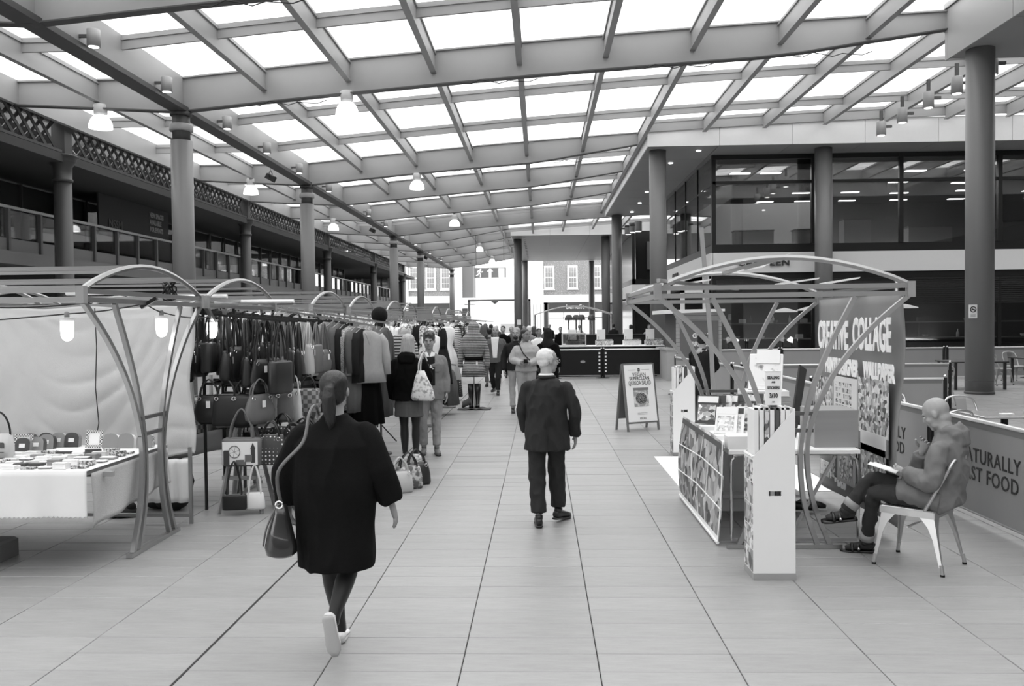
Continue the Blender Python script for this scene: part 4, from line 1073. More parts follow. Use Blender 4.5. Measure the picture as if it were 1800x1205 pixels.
# ================================================================ GARMENTS
fab = {}
def fabric(t):
    G = {'black': (.055,), 'charcoal': (.15,), 'grey': (.36,), 'mid grey': (.50,), 'light grey': (.66,), 'white': (.92,), 'cream': (.82,)}
    if t in G: return mat('fabric_' + t, G[t][0], .9, spec=.1, var=.12, vscale=25, bump=.25, bscale=250)
    if t == 'tweed': return mat('fabric_tweed', .45, .9, pattern='noise', pscale=120, g2=.75, pw=.55)
    if t == 'plaid': return mat('fabric_plaid', .30, .9, pattern='stripe', pscale=2.6, g2=.55, pw=.5, var=.1)
    if t == 'striped': return mat('fabric_striped', .28, .9, pattern='stripe', pscale=7, g2=.8, pw=.6)
    if t == 'floral': return mat('fabric_floral', .85, .8, pattern='noise', pscale=22, g2=.35, pw=.55)
    if t == 'dotted': return mat('fabric_dotted', .2, .8, pattern='dots', pscale=18, g2=.85, pw=.6)
def foldloft(rings, n, folds, amp, ph, power=.8):
    """rings (z, halfwidth y, halfdepth x, cy, cx); folds growing downwards"""
    vs = []; fs = []; m = len(rings)
    for i, (z, wy, wx, cyy, cxx) in enumerate(rings):
        g = i / (m - 1)
        for k in range(n):
            a = 2 * PI * k / n; c, s = math.cos(a), math.sin(a)
            c = math.copysign(abs(c) ** power, c); s = math.copysign(abs(s) ** power, s)
            f = 1 + amp * g * math.sin(folds * a + ph)
            vs.append((cxx + s * wx * f, cyy + c * wy * (1 + amp * .3 * g * math.sin(folds * a + ph + 1)), z))
    for i in range(m - 1):
        for k in range(n): fs.append((i * n + k, (i + 1) * n + k, (i + 1) * n + (k + 1) % n, i * n + (k + 1) % n))
    fs += [tuple(range(n)), tuple((m - 1) * n + k for k in range(n - 1, -1, -1))]
    return vs, fs
def garment(x, y, z, kind, tone, lab, rz=0.0, L=None, group=None, tagc=False, hang=True):
    e = empty({'coat': 'coat', 'jacket': 'jacket', 'dress': 'dress', 'skirt': 'skirt', 'shirt': 'shirt'}[kind], lab, kind, (x, y, z), rz, group)
    m_ = fabric(tone); ph = R.uniform(0, 6)
    if kind in ('coat', 'jacket', 'shirt'):
        L = L or {'coat': 1.0, 'jacket': .68, 'shirt': .7}[kind]
        rg = [(-.02, .055, .05, 0, 0), (-.05, .12, .06, 0, 0), (-.09, .19, .07, 0, 0), (-.16, .215, .08, 0, 0), (-.35, .20, .085, 0, 0), (-.5 * L - .1, .20, .08, 0, 0), (-.8 * L, .225, .085, 0, 0), (-L, .24, .08, 0, 0)]
        MB().add(*foldloft(rg, 24, 7, .22, ph)).build('body', m_, e, True)
        for s in (-1, 1):
            sl_ = [((0, s * .17, -.09), .05, .055), ((.01, s * .225, -.17), .06, .06), ((.02, s * .255, -.38), .055, .055), ((.035, s * .265, -.6), .045, .045)]
            MB().loft(sl_, 12).build('sleeve', m_, e, True)
        MB().tube([(.03, -.06, -.03), (.065, -.03, -.08), (.07, 0, -.2), (.065, .03, -.08), (.03, .06, -.03)], .014, 6).build('lapel', m_, e, True)
    elif kind == 'dress':
        L = L or .95
        rg = [(-.04, .08, .05, 0, 0), (-.1, .15, .07, 0, 0), (-.25, .16, .09, 0, 0), (-.40, .125, .08, 0, 0), (-.45, .13, .085, 0, 0), (-.7, .22, .13, 0, 0), (-L, .28, .16, 0, 0)]
        MB().add(*foldloft(rg, 28, 9, .3, ph)).build('body', m_, e, True)
        MB().add(*foldloft([(-.395, .13, .085, 0, 0), (-.45, .135, .09, 0, 0)], 20, 0, 0, 0)).build('belt', fabric('black'), e)
    else:
        L = L or .6
        MB().add(*foldloft([(-.05, .14, .04, 0, 0), (-.09, .15, .06, 0, 0), (-.3, .2, .1, 0, 0), (-L, .25, .13, 0, 0)], 28, 9, .3, ph)).build('body', m_, e, True)
    if hang:
        h = MB().tube([(0, -.18, -.07), (0, -.06, -.025), (0, 0, -.01), (0, .06, -.025), (0, .18, -.07)], .007, 6)
        h.tube([(0, 0, -.01), (0, 0, .02), (0, .02, .04), (0, .01, .06), (0, -.01, .055)], .003, 5); h.build('hanger', mat('hanger_wire', .6, .4, metal=.5), e)
    if tagc: MB().box(.03, .034, -.28, -.24, -.68, -.6).build('price_tag', white, e)
    return e
# clothes arms
def arm(x0, x1, y, z0, z1, lab, m_=None):
    o = MB().bar((x0, y, z0), (x1, y, z1), .028).build('garment_rail', m_ or alu); return tag(o, lab, 'rail')
arm(LX - .3, -2.18, 11.05, 2.14, 1.87, 'pale sloping arm carrying the nearest row of coats')
tg = ['plaid', 'plaid', 'charcoal', 'plaid', 'light grey', 'mid grey', 'charcoal', 'black', 'mid grey', 'grey', 'grey', 'charcoal', 'tweed', 'grey', 'charcoal', 'light grey']
for k, t in enumerate(tg):
    f_ = k / 15; x = LX - .0 + f_ * 1.12; kd = 'coat' if k in (0, 3, 9, 10, 11, 12, 13) else 'jacket'
    garment(x, 11.05, 2.09 - f_ * .26, kd, t, '%s %s in the nearest row of coats, %s from the left' % (t, kd, ORD[k]), rz=-.25 + R.uniform(-.12, .12) if k < 15 else -1.0,
            L=R.uniform(.70, .82) if kd == 'jacket' and k < 15 else (.70 if k == 15 else R.uniform(1.0, 1.25)), group='coats hung in the nearest row', tagc=k == 15)
garment(-2.30, 11.16, 1.42, 'skirt', 'black', 'long black skirt hanging below the light grey jacket', L=.85, rz=-.7)
garment(-2.52, 11.2, 1.42, 'skirt', 'black', 'black skirt hanging lower in the nearest row of coats', L=.85)
arm(LX - .3, -2.15, 12.1, 2.14, 1.9, 'pale sloping arm carrying the second row of coats')
for k in range(12):
    t = R.choice(['black', 'charcoal', 'grey', 'tweed', 'black']); garment(LX + .1 + k * .095, 12.1, 2.08 - k * .02, 'coat', t, '%s coat in the second row of coats, %s from the left' % (t, ORD[k]), rz=R.uniform(-.3, .1), L=R.uniform(1.1, 1.4), group='coats hung in the second row')
# stand with black leather jackets left of the blonde woman
sp_ = at(664, 778, z=0)
e = empty('garment_stand', 'black tripod garment stand beside the blonde woman', 'stand', (sp_.x, sp_.y, 0))
MB().tube([(0, 0, .25), (0, 0, 1.62)], .014, 8).build('pole', black, e)
for a in (0.3, 2.4, 4.5): MB().tube([(0, 0, .36), (.3 * math.cos(a), .3 * math.sin(a), .012)], .011, 6).build('leg', black, e)
MB().bar((-.25, 0, 1.62), (.25, 0, 1.62), .02).build('cross_bar', black, e)
for k, dx in enumerate([-.2, -.07, .07, .2]): garment(sp_.x + dx, sp_.y, 1.57, 'jacket', 'black', 'black leather jacket on the tripod stand, %s from the left' % ORD[k], rz=-.9 + k * .1, L=.85, group='black jackets on the tripod stand', tagc=k == 3)
# dresses and tops farther along, stalls three to six
low_ = MB().bar((LX + .05, 11.5, 1.12), (LX + 1.0, 11.5, 1.08), .028); tag(low_.build('garment_rail', alu), 'low rail of skirts under the nearest coats', 'rail')
for k in range(10):
    t = R.choice(['charcoal', 'black', 'floral', 'grey', 'dotted']); garment(LX + .1 + k * .09, 11.5, 1.04, 'skirt', t, '%s skirt on the low rail under the coats, %s from the left' % (t, ORD[k]), L=.8, group='skirts under the nearest coats')
def row(y, x0, x1, z0, n, kinds, tns, lab, grp, ht=None, L=None):
    arm(x0 - .15, x1 + .1, y, z0 + .07, z0 - .08, 'pale arm carrying the ' + lab)
    for k in range(n):
        f_ = k / max(n - 1, 1); t = R.choice(tns); kd = R.choice(kinds)
        garment(x0 + (x1 - x0) * f_, y, z0 - .15 * f_, kd, t, '%s %s in the %s, %s from the left' % (t, kd, lab, ORD[k]), rz=R.uniform(-.5, .2), group=grp, L=L)
row(14.6, -3.2, -2.35, 2.0, 8, ['dress', 'shirt'], ['white', 'light grey', 'cream', 'floral'], 'pale clothes right behind the blonde woman', 'pale clothes behind the blonde woman')
row(16.9, -3.1, -1.95, 1.98, 10, ['dress'], ['white', 'floral', 'striped', 'light grey', 'charcoal'], 'dress row behind the boy', 'dresses behind the boy', L=1.15)
row(17.6, -2.6, -1.85, 1.1, 6, ['skirt'], ['floral', 'grey', 'light grey', 'charcoal'], 'low skirt row behind the boy', 'skirts behind the boy', L=.75)
row(20.4, -3.1, -2.0, 1.95, 10, ['shirt', 'jacket'], ['charcoal', 'striped', 'black', 'tweed', 'grey'], 'dark tops row left of the striped mannequin', 'dark tops left of the striped mannequin')
row(20.6, -3.0, -2.1, 1.1, 8, ['skirt'], ['black', 'charcoal', 'dotted'], 'low dark row left of the striped mannequin', 'low dark clothes left of the striped mannequin', L=.85)
row(22.8, -3.1, -1.9, 2.0, 9, ['coat', 'dress'], ['charcoal', 'grey', 'floral', 'dotted'], 'row just beyond the striped mannequin', 'clothes beyond the striped mannequin')
row(26.8, -3.2, -1.8, 2.0, 9, ['coat', 'dress'], ['charcoal', 'white', 'floral', 'grey'], 'far row before the walking man', 'far clothes before the walking man', L=1.2)
row(31.0, -3.2, -1.8, 2.0, 8, ['coat'], ['charcoal', 'black', 'grey'], 'farthest row of the left stalls', 'farthest clothes of the left stalls', L=1.3)
# white sheet behind the clothes stalls
for k, (y, x0, x1, z0, z1) in enumerate([(12.9, -6.3, -3.5, 1.2, 2.1), (17.2, -6.3, -3.4, 1.0, 2.1), (15.2, -6.3, -3.4, 1.0, 2.08), (19.0, -6.4, -3.4, .9, 2.1)]):
    tag(MB().sheet(lambda u, v: (x0 + u * (x1 - x0), y + .02 * math.sin(u * 30) * v, z1 - v * (z1 - z0)), 30, 6, .003).build('stall_sheet', cloth_w, None, True), 'white sheet along the back of the left stalls, %s from the front' % ORD[k], 'sheet')
# bust forms with dresses
def bust(x, y, tone, lab, rz=0, belt=True, z0=1.32, L=1.05, neck='white'):
    e = empty('dress_form', lab, 'mannequin', (x, y, 0), rz)
    MB().add(*foldloft([(z0 + .13, .09, .06, 0, 0), (z0 + .08, .17, .08, 0, 0), (z0 - .1, .16, .11, 0, 0), (z0 - .28, .11, .09, 0, 0), (z0 - .5, .20, .15, 0, 0), (z0 - L, .28, .22, 0, 0)], 28, 8, .2, 1)).build('dress', fabric(tone), e, True)
    MB().lathe([(.06, z0 + .10), (.05, z0 + .18), (.055, z0 + .21), (.03, z0 + .235)], n=14).build('neck', fabric(neck), e, True)
    if belt: MB().add(*foldloft([(z0 - .24, .118, .097, 0, 0), (z0 - .31, .12, .10, 0, 0)], 24, 0, 0, 0)).build('belt', fabric('black'), e, True)
    MB().tube([(0, 0, .02), (0, 0, z0 - L + .25)], .016, 8).build('pole', steel, e); MB().lathe([(.17, 0), (.17, .02), (.03, .03)], n=18).build('foot', steel_dk, e, True)
    return e
p = at(757, 600, Y=15.6); bust(p.x, 15.6, 'white', 'white dress with a black belt on a form behind the boy', PI / 2, z0=1.55)
p = at(741, 575, Y=17.8); bust(p.x - .1, 17.8, 'white', 'white top on a form farther behind the blonde woman', PI / 2, False, z0=1.65)
p = at(786, 572, Y=19.0); bust(p.x, 19.0, 'white', 'small white dress form left of the striped mannequin', PI / 2, False, z0=1.68)
p = at(667, 556, Y=12.3)
e = empty('head_form', 'black bobble hat on a head form above the coats', 'hat', (p.x, 12.3, 0))
MB().ell((0, 0, 2.02), (.12, .12, .12), 18, 12).build('pompom_hat', mat('black_fur', .06, 1, bump=1, bscale=90), e, True)
MB().ell((0, 0, 1.84), (.085, .1, .11)).tube([(0, 0, 1.76), (0, 0, 1.55)], .05, 10).build('head', fabric('charcoal'), e, True)
MB().tube([(-.03, .0, 1.56), (-.1, -.05, 1.5), (-.12, -.05, 1.1)], .05, 8).tube([(.05, .0, 1.6), (.12, -.05, 1.5), (.13, -.06, 1.05)], .05, 8).build('scarf', fabric('black'), e, True)
MB().tube([(0, 0, 0.02), (0, 0, 1.6)], .015, 8).build('pole', steel_dk, e); MB().lathe([(.16, 0), (.16, .02), (.02, .03)], n=16).build('foot', steel_dk, e)
garment(p.x - .2, 12.25, 1.72, 'jacket', 'black', 'open black jacket displayed left of the bobble hat', rz=-1.2)
garment(p.x + .24, 12.6, 1.75, 'shirt', 'striped', 'striped top hung right of the bobble hat', rz=-.9)

# striped fur coat mannequin in the walk
mp = at(834, 719, z=0)
e = empty('mannequin', 'headless mannequin in a striped hooded fur coat with boots, standing in the walk', 'mannequin', (mp.x, mp.y, 0), .0)
fur = mat('striped_fur', .22, 1, pattern='stripe', pscale=9, g2=.66, pw=.42, var=.55, vscale=22, bump=.7, bscale=60)
MB().add(*[q for q in foldloft([(1.93, .05, .05, 0, 0), (1.88, .10, .10, 0, 0), (1.78, .13, .13, 0, .0), (1.68, .13, .13, 0, 0), (1.6, .22, .15, 0, 0), (1.48, .30, .17, 0, 0), (1.3, .26, .17, 0, 0), (1.14, .185, .14, 0, 0), (1.08, .19, .145, 0, 0), (.95, .24, .19, 0, 0), (.72, .275, .24, 0, 0)], 36, 10, .10, 0)]).build('coat', fur, e, True).rotation_euler.z = PI / 2
for s in (-1, 1): MB().loft([((s * .20, 0, 1.5), .07, .08), ((s * .27, 0, 1.3), .068, .08), ((s * .295, -.02, 1.05), .06, .065), ((s * .29, -.03, .92), .052, .052)], 14).build('sleeve', fur, e, True)
MB().add(*foldloft([(1.15, .20, .15, 0, 0), (1.07, .205, .16, 0, 0)], 28, 0, 0, 0)).build('belt', fabric('black'), e, True).rotation_euler.z = PI / 2
MB().box(.06, .10, -.19, -.185, .98, 1.05).build('price_tag', white, e)
MB().tube([(0, -.02, .03), (0, -.02, .9)], .013, 8).build('pole', steel, e)
for s in (-1, 1):
    MB().loft([((s * .075, .03, .56), .075, .08), ((s * .075, .03, .35), .06, .07), ((s * .07, .03, .12), .045, .06), ((s * .07, .0, .06), .05, .1), ((s * .07, -.02, .02), .05, .13)], 14).build('boot', leather['black'], e, True)
MB().sheet(lambda u, v: ((u - .5) * .72, (v - .5) * .42 + .02 * math.sin(u * 20), .012 + .03 * abs(math.sin(u * 11 + v * 6)) * (1 - abs(2 * u - 1))), 30, 14, .01).build('fur_base_cloth', fabric('grey'), e, True)
MB().loft([((-.26, 0, .04), .02, .02), ((-.22, 0, .12), .07, .05), ((-.12, 0, .16), .08, .06), ((-.08, .0, .28), .02, .02)], 12).build('folded_cloth', fabric('grey'), e, True)
# ================================================================ RIGHT STALL (posters and gift wrap)
RXC = 2.0
stall('arched tube frame of the right stall selling posters', (RXC, 7.1, 0), -PI / 2, 2.3, span=1.03)
e = tag(MB().bar((.95, 6.9, 2.22), (2.2, 9.6, 2.24), .03).bar((1.02, 8.3, 2.24), (1.6, 8.3, 2.33), .05, .01).build('loose_rod', alu), 'loose pale rod lying over the right stall frame', 'rod')
e = tag(MB().tube([(2.28, 11.2, 0.01), (2.22, 11.2, 1.6), (2.10, 11.2, 3.1)], .035, 4, sq=True).tube([(2.28, 11.2, .0), (2.28, 11.2, .02)], .12, 14).build('pole', steel), 'upright grey pole behind the right stall, leaning slightly', 'pole')
q = at(1268, 500, Y=9.0)
e = tag(MB().prism([(-.3, -.05), (.0, .0), (.28, .14), (-.02, .04)], .02, Matrix.Translation(at(1340, 470, Y=8.4))).build('plastic_sheet', white), 'slim white plastic strip lying on the right stall arch', 'strip')
for k, (px, py, w) in enumerate([(1215, 505, .32), (1475, 498, .30), (1400, 508, .35)]):
    p = at(px, py, Y=8.2); tag(MB().prism([(-w / 2, -.03), (w / 2, .02), (w / 2 + .01, .035), (-w / 2, -.01)], .22, Matrix.Translation((p.x, 8.2, 2.25))).build('folded_awning', white), 'white folded awning strip on the right stall roof, %s from the left' % ['first', 'third', 'second'][k], 'awning')
# banner on the right side
ban = mat('brown_banner_paper', .55, .8, var=.10, vscale=2.5)
BXX = RXC + 1.0
e = empty('banner', 'tall grey paper banner lettered CREATIVE COLLAGE with taped posters, hanging on the right stall', 'banner', (BXX, 7.2, 0))
MB().sheet(lambda u, v: (.03 * math.sin(v * 7) * u + .012 * math.sin(u * 14 + v * 3), 2.1 - u * 2.08, 2.10 - v * 1.98), 30, 24, .004).build('sheet', ban, e, True)
wl = mat('cut_paper_white', .98, .8)
def onban(y, z): return frame((-.055, y, z), (0, -1, 0), (0, 0, 1))
for txt, y, z, s, sx, w in [('CREATIVE', 1.52, 1.72, .38, .52, 0), ('COLLAGE', .52, 1.74, .40, .50, 0), ('PRINTS DESIGNER', 1.28, 1.42, .20, .56, 0), ('WALLPAPER', .35, 1.42, .20, .62, 0), ('BETH', 1.72, .34, .19, .72, 0), ('- DES', 1.30, .30, .19, .7, 0)]:
    lettering(txt, s, wl, e, onban(y, z), sx=sx, bold=.012)
pc = [mat('poster_collage_a', .25, .6, pattern='collage', pscale=26, g2=.95), mat('poster_collage_b', .95, .6, pattern='collage', pscale=40, g2=.6), mat('poster_collage_c', .2, .6, pattern='collage', pscale=34, g2=.9)]
MB().box(-.062, -.056, 1.50, 2.04, .82, 1.30).build('poster', pc[0], e)
o = MB().box(-.062, -.056, .84, 1.46, .70, 1.33).build('poster', mat('poster_room', .86, .6), e)
m = MB()
for a in range(5):
    for b in range(6): m.box(-.065, -.062, .98 + a * .09, 1.04 + a * .09, .96 + b * .055, 1.0 + b * .055)
m.build('picture_grid', pc[2], o); MB().box(-.064, -.062, .85, 1.46, .70, .86).box(-.067, -.063, .98, 1.22, .86, 1.02).build('floor_and_armchair', mat('poster_dark', .30, .6), o)
MB().box(-.062, -.056, .12, .80, .86, 1.36).build('poster', pc[0], e); MB().box(-.062, -.056, .12, .80, .70, .86).build('poster', mat('poster_grey', .5, .6), e)
o = MB().box(-.062, -.056, .88, 1.36, .30, .80).build('poster', mat('poster_pale', .70, .6), e)
MB().prism([(.05, .0), (.34, .0), (.38, .40), (.15, .42), (.0, .12)], .004, Matrix.Translation((-.065, 1.30, .34)) @ Matrix.Rotation(-PI / 2, 4, 'Z')).build('leaf_picture', pc[2], o)
o = MB().box(-.062, -.056, .18, .74, .30, .84).build('poster', pc[0], e); MB().box(-.066, -.062, .16, .74, .76, .88).build('white_strip', white, o)
MB().box(-.062, -.056, 1.44, 1.56, .30, .84).build('poster', pc[2], e)
for y in (.83, 1.49): MB().box(-.060, -.056, y - .008, y + .008, .6, 1.4).build('tape_line', mat('tape_pale', .8), e)

# display table with comic print cloth
e = empty('display_table', 'metal legged display table of the right stall', 'table', (1.58, 7.25, 0))
MB().cbox(0, 1.1, 0, 1.95, .76, .80, .01).build('tabletop', white, e)
for y in (.03, 1.9):
    pts = smooth_pts([(.03, y, .02), (.03, y, .62), (.05, y, .72), (.14, y, .755), (.9, y, .755), (1.05, y, .72), (1.09, y, .6), (1.09, y, .02)], 4)
    MB().tube(pts, .015, 8).build('leg', chrome, e)
MB().bar((.5, .03, .02), (.9, .03, .74), .03, .02).build('brace', steel, e); MB().bar((.03, .03, .03), (1.09, .03, .03), .025).build('foot_rail', steel, e)
MB().box(.1, 1.0, 1.2, 1.9, .14, .17).build('lower_shelf', white, e)
comic = mat('comic_print', .18, .55, pattern='collage', pscale=11, g2=.80, var=.35, vscale=14)
def cc(u, v):
    bulge = .05 * math.sin(v * 3.0) * u
    return (1.545 - .02 - bulge - .05 * v * v * (1 - u * .3), 7.18 + u * 2.0, .87 - v * .855)
o = MB().sheet(cc, 24, 20, .004).build('comic_cloth', comic, None, True); tag(o, 'comic strip printed sheet hanging down the front of the poster table', 'sheet')
def ccp(u, v, d=.006): p = cc(u, v); return Vector((p[0] - d, p[1], p[2]))
m = MB()
for (a, b) in [((.0, .33), (.42, .30)), ((.42, .30), (1, .34)), ((0, .66), (.5, .62)), ((.5, .62), (1, .66)), ((.42, .05), (.46, .33)), ((.28, .33), (.30, .66)), ((.66, .34), (.62, .66)), ((.5, .66), (.46, .93))]:
    P = [ccp(a[0] + (b[0] - a[0]) * t / 6, a[1] + (b[1] - a[1]) * t / 6) for t in range(7)]; m.tube(P, .006, 5)
m.tube([ccp(t / 10, .985) for t in range(11)], .014, 5).tube([ccp(0.01, t / 10) for t in range(11)], .008, 5); m.build('panel_lines', white, o)
MB().sheet(lambda u, v: ccp(u, .02 + v * .06, .005), 14, 2, .002).build('title_strip', mat('comic_title', .35, .6), o)
MB().sheet(lambda u, v: ccp(u, .93 + v * .07, .007), 14, 2, .002).build('white_border', white, o)
# second, plain panel at the back
# magazine racks
def magrow(x0, y, z, n, dx, dy, w, h, tones_, lab, grp, tilt=-.62, rz=-.35):
    for k in range(n):
        t = tones_[k % len(tones_)]
        o = MB().box(0, w, 0, .008, 0, h).build('magazine', t[1]); o.location = (x0 + dx * k, y + dy * k, z); o.rotation_euler = (tilt, 0, rz)
        MB().box(.01, w - .01, -.002, 0, h * .74, h - .012).build('title_block', t[2], o); MB().box(.02, w - .03, -.003, 0, .03, h * .66).build('cover_picture', t[3], o)
        tag(o, '%s wrapping paper folder in the %s, %s from the left' % (t[0], lab, ORD[k]), 'magazine', grp)
ca, cb = mat('cover_dark', .22, .5), mat('cover_pale', .9, .5); cp = pc[0]; cq = pc[1]
magrow(1.52, 8.50, .88, 10, .068, .022, .22, .32, [('dark', ca, cb, cp), ('dark', ca, ca, cp), ('patterned', cp, cb, cq)], 'back rack of the poster table', 'folders in the back rack')
magrow(1.60, 7.95, .85, 8, .068, .015, .20, .28, [('pale', cb, cb, cq), ('pale', cb, ca, cq), ('patterned', cq, cb, cp)], 'front rack of the poster table', 'folders in the front rack')
tag(MB().cbox(1.6, 2.3, 7.85, 8.2, .80, .845, .01).build('rack_base', white), 'white tray under the front rack of folders', 'tray')
tag(MB().cbox(1.56, 2.4, 8.40, 8.85, .80, .865, .01).build('rack_base', white), 'white tray under the back rack of folders', 'tray')
tag(MB().cbox(1.575, 1.95, 7.26, 7.40, .80, .92, .01).build('open_box', white), 'white open carton at the near corner of the poster table', 'box')
# stacks of boards
for k in range(6):
    w = .5 - .015 * (k % 3); o = MB().cbox(-w / 2, w / 2, -.16, .16, 0, .058, .006).build('board_pack', white if k == 5 else mat('pack_%d' % k, [.75, .6, .8, .66, .72, .9][k], .5)); o.location = (2.34, 9.08, .80 + k * .06); o.rotation_euler.z = .06 * (-1) ** k
    tag(o, '%s flat pack in the stack of boards, %s from the bottom' % ('white' if k == 5 else 'pale', ORD[k]), 'pack', 'stacked flat packs')
e = empty('art_board', 'large white framed art board leaning back on the stack', 'picture', (2.34, 9.0, 1.165), -.35)
Mx = Matrix.Rotation(-.5, 4, 'X'); MB().cbox(-.17, .17, 0, .05, 0, .42, .008, Mx).build('board', white, e); MB().box(-.12, .13, -.004, 0, .05, .37, Mx).build('sketch', mat('sketch_print', .92, .6, pattern='noise', pscale=9, g2=.5, pw=.58), e)
MB().box(-.1, .14, -.012, -.006, .30, .46, Mx).build('white_sheet', white, e)
# cardboard carton at the right of the table
o = MB().cbox(2.33, 2.70, 7.35, 7.75, .80, 1.12, .006).build('carton', mat('card_brown', .60, .75, var=.12, vscale=3, stretch=(.3, .3, 4))); tag(o, 'brown cardboard carton on the right end of the poster table', 'carton')
MB().box(2.70, 2.705, 7.38, 7.7, .8, 1.1).build('printed_side', pc[2], o)
o = tag(MB().prism([(0, 0), (.06, 0), (.16, .42), (.10, .45)], .05, Matrix.Translation((2.30, 8.0, .80)) @ Matrix.Diagonal((1, 1, 1.5, 1))).build('dark_portfolio', ca), 'dark portfolio leaning upright behind the tall poster bin', 'folder')
# tall poster bins
def bin_(x, y, lab, rz=0, contents=True, base=True):
    e = empty('poster_bin', lab, 'bin', (x, y, 0), rz); w, d = .30, .26; wc = mat('bin_card', .93, .6, var=.02)
    fr = [(0, 0.0), (w, 0.0), (w, 1.25), (0.0, .90)]
    slot = (.11, .20, .615, .65)
    # front panel built round the hand slot
    m = MB(); Mf = Matrix.Translation((0, 0, 0))
    m.prism([(0, 0), (w, 0), (w, slot[2]), (0, slot[2])], .006, Mf).prism([(0, slot[2]), (slot[0], slot[2]), (slot[0], slot[3]), (0, slot[3])], .006, Mf).prism([(slot[1], slot[2]), (w, slot[2]), (w, slot[3]), (slot[1], slot[3])], .006, Mf)
    m.prism([(0, slot[3]), (w, slot[3]), (w, 1.25), (0, .90)], .006, Mf); m.build('front_panel', wc, e)
    MB().prism([(0, 0), (w, 0), (w, 1.25), (0, .90)], .006, Matrix.Translation((0, d, 0))).build('back_panel', wc, e)
    MB().box(w - .004, w + .002, 0, d, 0, 1.25).build('side_panel', wc, e)
    s = MB().box(-.003, .003, 0, d, 0, .90).build('side_panel', wc, e)
    for a in range(2):
        for b_ in range(5): MB().box(-.007, -.003, .008 + a * d / 2, (a + 1) * d / 2 - .006, .06 + b_ * .165, .215 + b_ * .165).build('comic_picture', [comic, pc[0], pc[2]][(a + b_) % 3], s)
    MB().box(-.005, w + .005, -.008, d + .005, 0, .05).build('base_tape', mat('brown_tape', .62, .5), e); MB().box(0, w, 0, d, .05, .06).build('floor_panel', wc, e)
    MB().tube([(0, 0, .9), (0, d, .9)], .01, 6).build('lip', white, e)
    if contents:
        for k in range(7):
            o = MB().box(0, .03, 0, d - .05, 0, 1.0 + .01 * (k % 3)).build('wrapped_print', [wc, wc, pc[0], wc, mat('print_side_dark', .35, .5), wc, wc][k]); o.location = (x + .015 + k * .038, y + .025, .235)
            o.location = (x + .015 + k * .038, y + .025, .07); o.scale.z = 1.17
            MB().box(.005, .025, 0.0, .03, 1.0, 1.012).build('hook_hole', black, o)
            tag(o, 'wrapped print standing in the %s poster bin, %s from the left' % ('near' if y < 9 else 'far', ORD[k]), 'print', 'wrapped prints in the poster bins')
    return e
pb = at(1325, 1019, z=0); bin_(pb.x, pb.y, 'tall white poster bin in front of the right stall, nearest one with a hand slot')
pb2 = at(1184, 801, z=0); bin_(pb2.x, pb2.y, 'tall white poster bin farther back at the left of the right stall')
e = empty('price_card', 'white price card on the near poster bin: sealing wax, tags, three for ten', 'sign', (pb.x + .18, pb.y + .14, 1.235), -.05)
MB().box(-.056, .056, -.02, -.012, .03, .28).box(-.05, .056, .02, .028, .03, .275).box(-.056, .056, -.02, .02, .275, .28).build('card', white, e); MB().box(-.02, .02, -.02, .02, 0, .03).build('foot', steel_dk, e)
for s, z, sz, b_ in [('SEALING', .232, .03, .001), ('AND', .200, .016, .001), ('STICKERS', .158, .028, .001), ('3/10', .10, .045, .002), ('each', .055, .014, 0)]:
    lettering(s, sz, mat('card_print', .18), e, frame((0, -.022, z), (1, 0, 0)), sx=.75, bold=b_, ext=.001)
tag(MB().add([(1.56, 9.45, .001), (3.3, 9.45, .001), (3.3, 11.9, .001), (1.56, 11.9, .001), (1.56, 9.45, .008), (3.3, 9.45, .008), (3.3, 11.9, .008), (1.56, 11.9, .008)], [(3, 2, 1, 0), (4, 5, 6, 7), (0, 1, 5, 4), (1, 2, 6, 5), (2, 3, 7, 6), (3, 0, 4, 7)]).build('ground_sheet', white), 'big white sheet on the paving behind the right stall', 'sheet')
e = empty('low_crate', 'white low crate under the poster table', 'crate', (1.7, 8.5, 0)); MB().cbox(0, .8, 0, .6, .17 - .17, .13, .01).build('body', white, e)
MB().cbox(.0, .8, .1, .6, .171, .6, .01).build('upper_box', mat('paper_pack', .9, .6, var=.05, stretch=(1, 1, 8)), e)
s1 = at(1415, 898, z=0)
for k in range(2):
    o = MB().loft([((0, -.13, .03), .03, .02), ((0, -.08, .04), .045, .035), ((0, 0, .05), .04, .045), ((0, .1, .05), .04, .05), ((0, .14, .04), .03, .03)], 14, side=(1, 0, 0)).build('shoe', leather['black'], None, True); o.location = (s1.x + k * .12 - .02, s1.y + k * .1, 0); o.rotation_euler.z = 1.3
    MB().cbox(-.045, .045, -.14, .15, 0, .018, .004).build('sole', white, o)
    tag(o, 'dark shoe lying under the right stall, %s one' % ['nearer', 'farther'][k], 'shoe')

# ================================================================ A-BOARD
a0, a1 = at(1103, 757, z=0), at(1156, 753, z=0)
e = empty('pavement_sign', 'white pavement A-board advertising vegan superclean quinoa salad', 'sign', ((a0.x + a1.x) / 2, a0.y, 0), math.atan2(a1.y - a0.y, a1.x - a0.x))
w = (a1 - a0).length; ang = .16; Mx = Matrix.Rotation(-ang, 4, 'X')
frm = mat('aboard_frame', .55, .4, metal=.5)
for s in (-1, 1):
    MB().box(s * w / 2 - .018, s * w / 2 + .018, -.012, .012, 0, 1.17, Mx).build('front_leg', frm, e)
    MB().box(s * w / 2 - .018, s * w / 2 + .018, -.012, .012, 0, 1.15, Matrix.Translation((0, .38, 0)) @ Matrix.Rotation(ang, 4, 'X')).build('rear_leg', frm, e)
MB().box(-w / 2, w / 2, -.012, .012, 1.145, 1.175, Mx).box(-w / 2, w / 2, -.012, .012, .13, .16, Mx).build('frame_rail', frm, e)
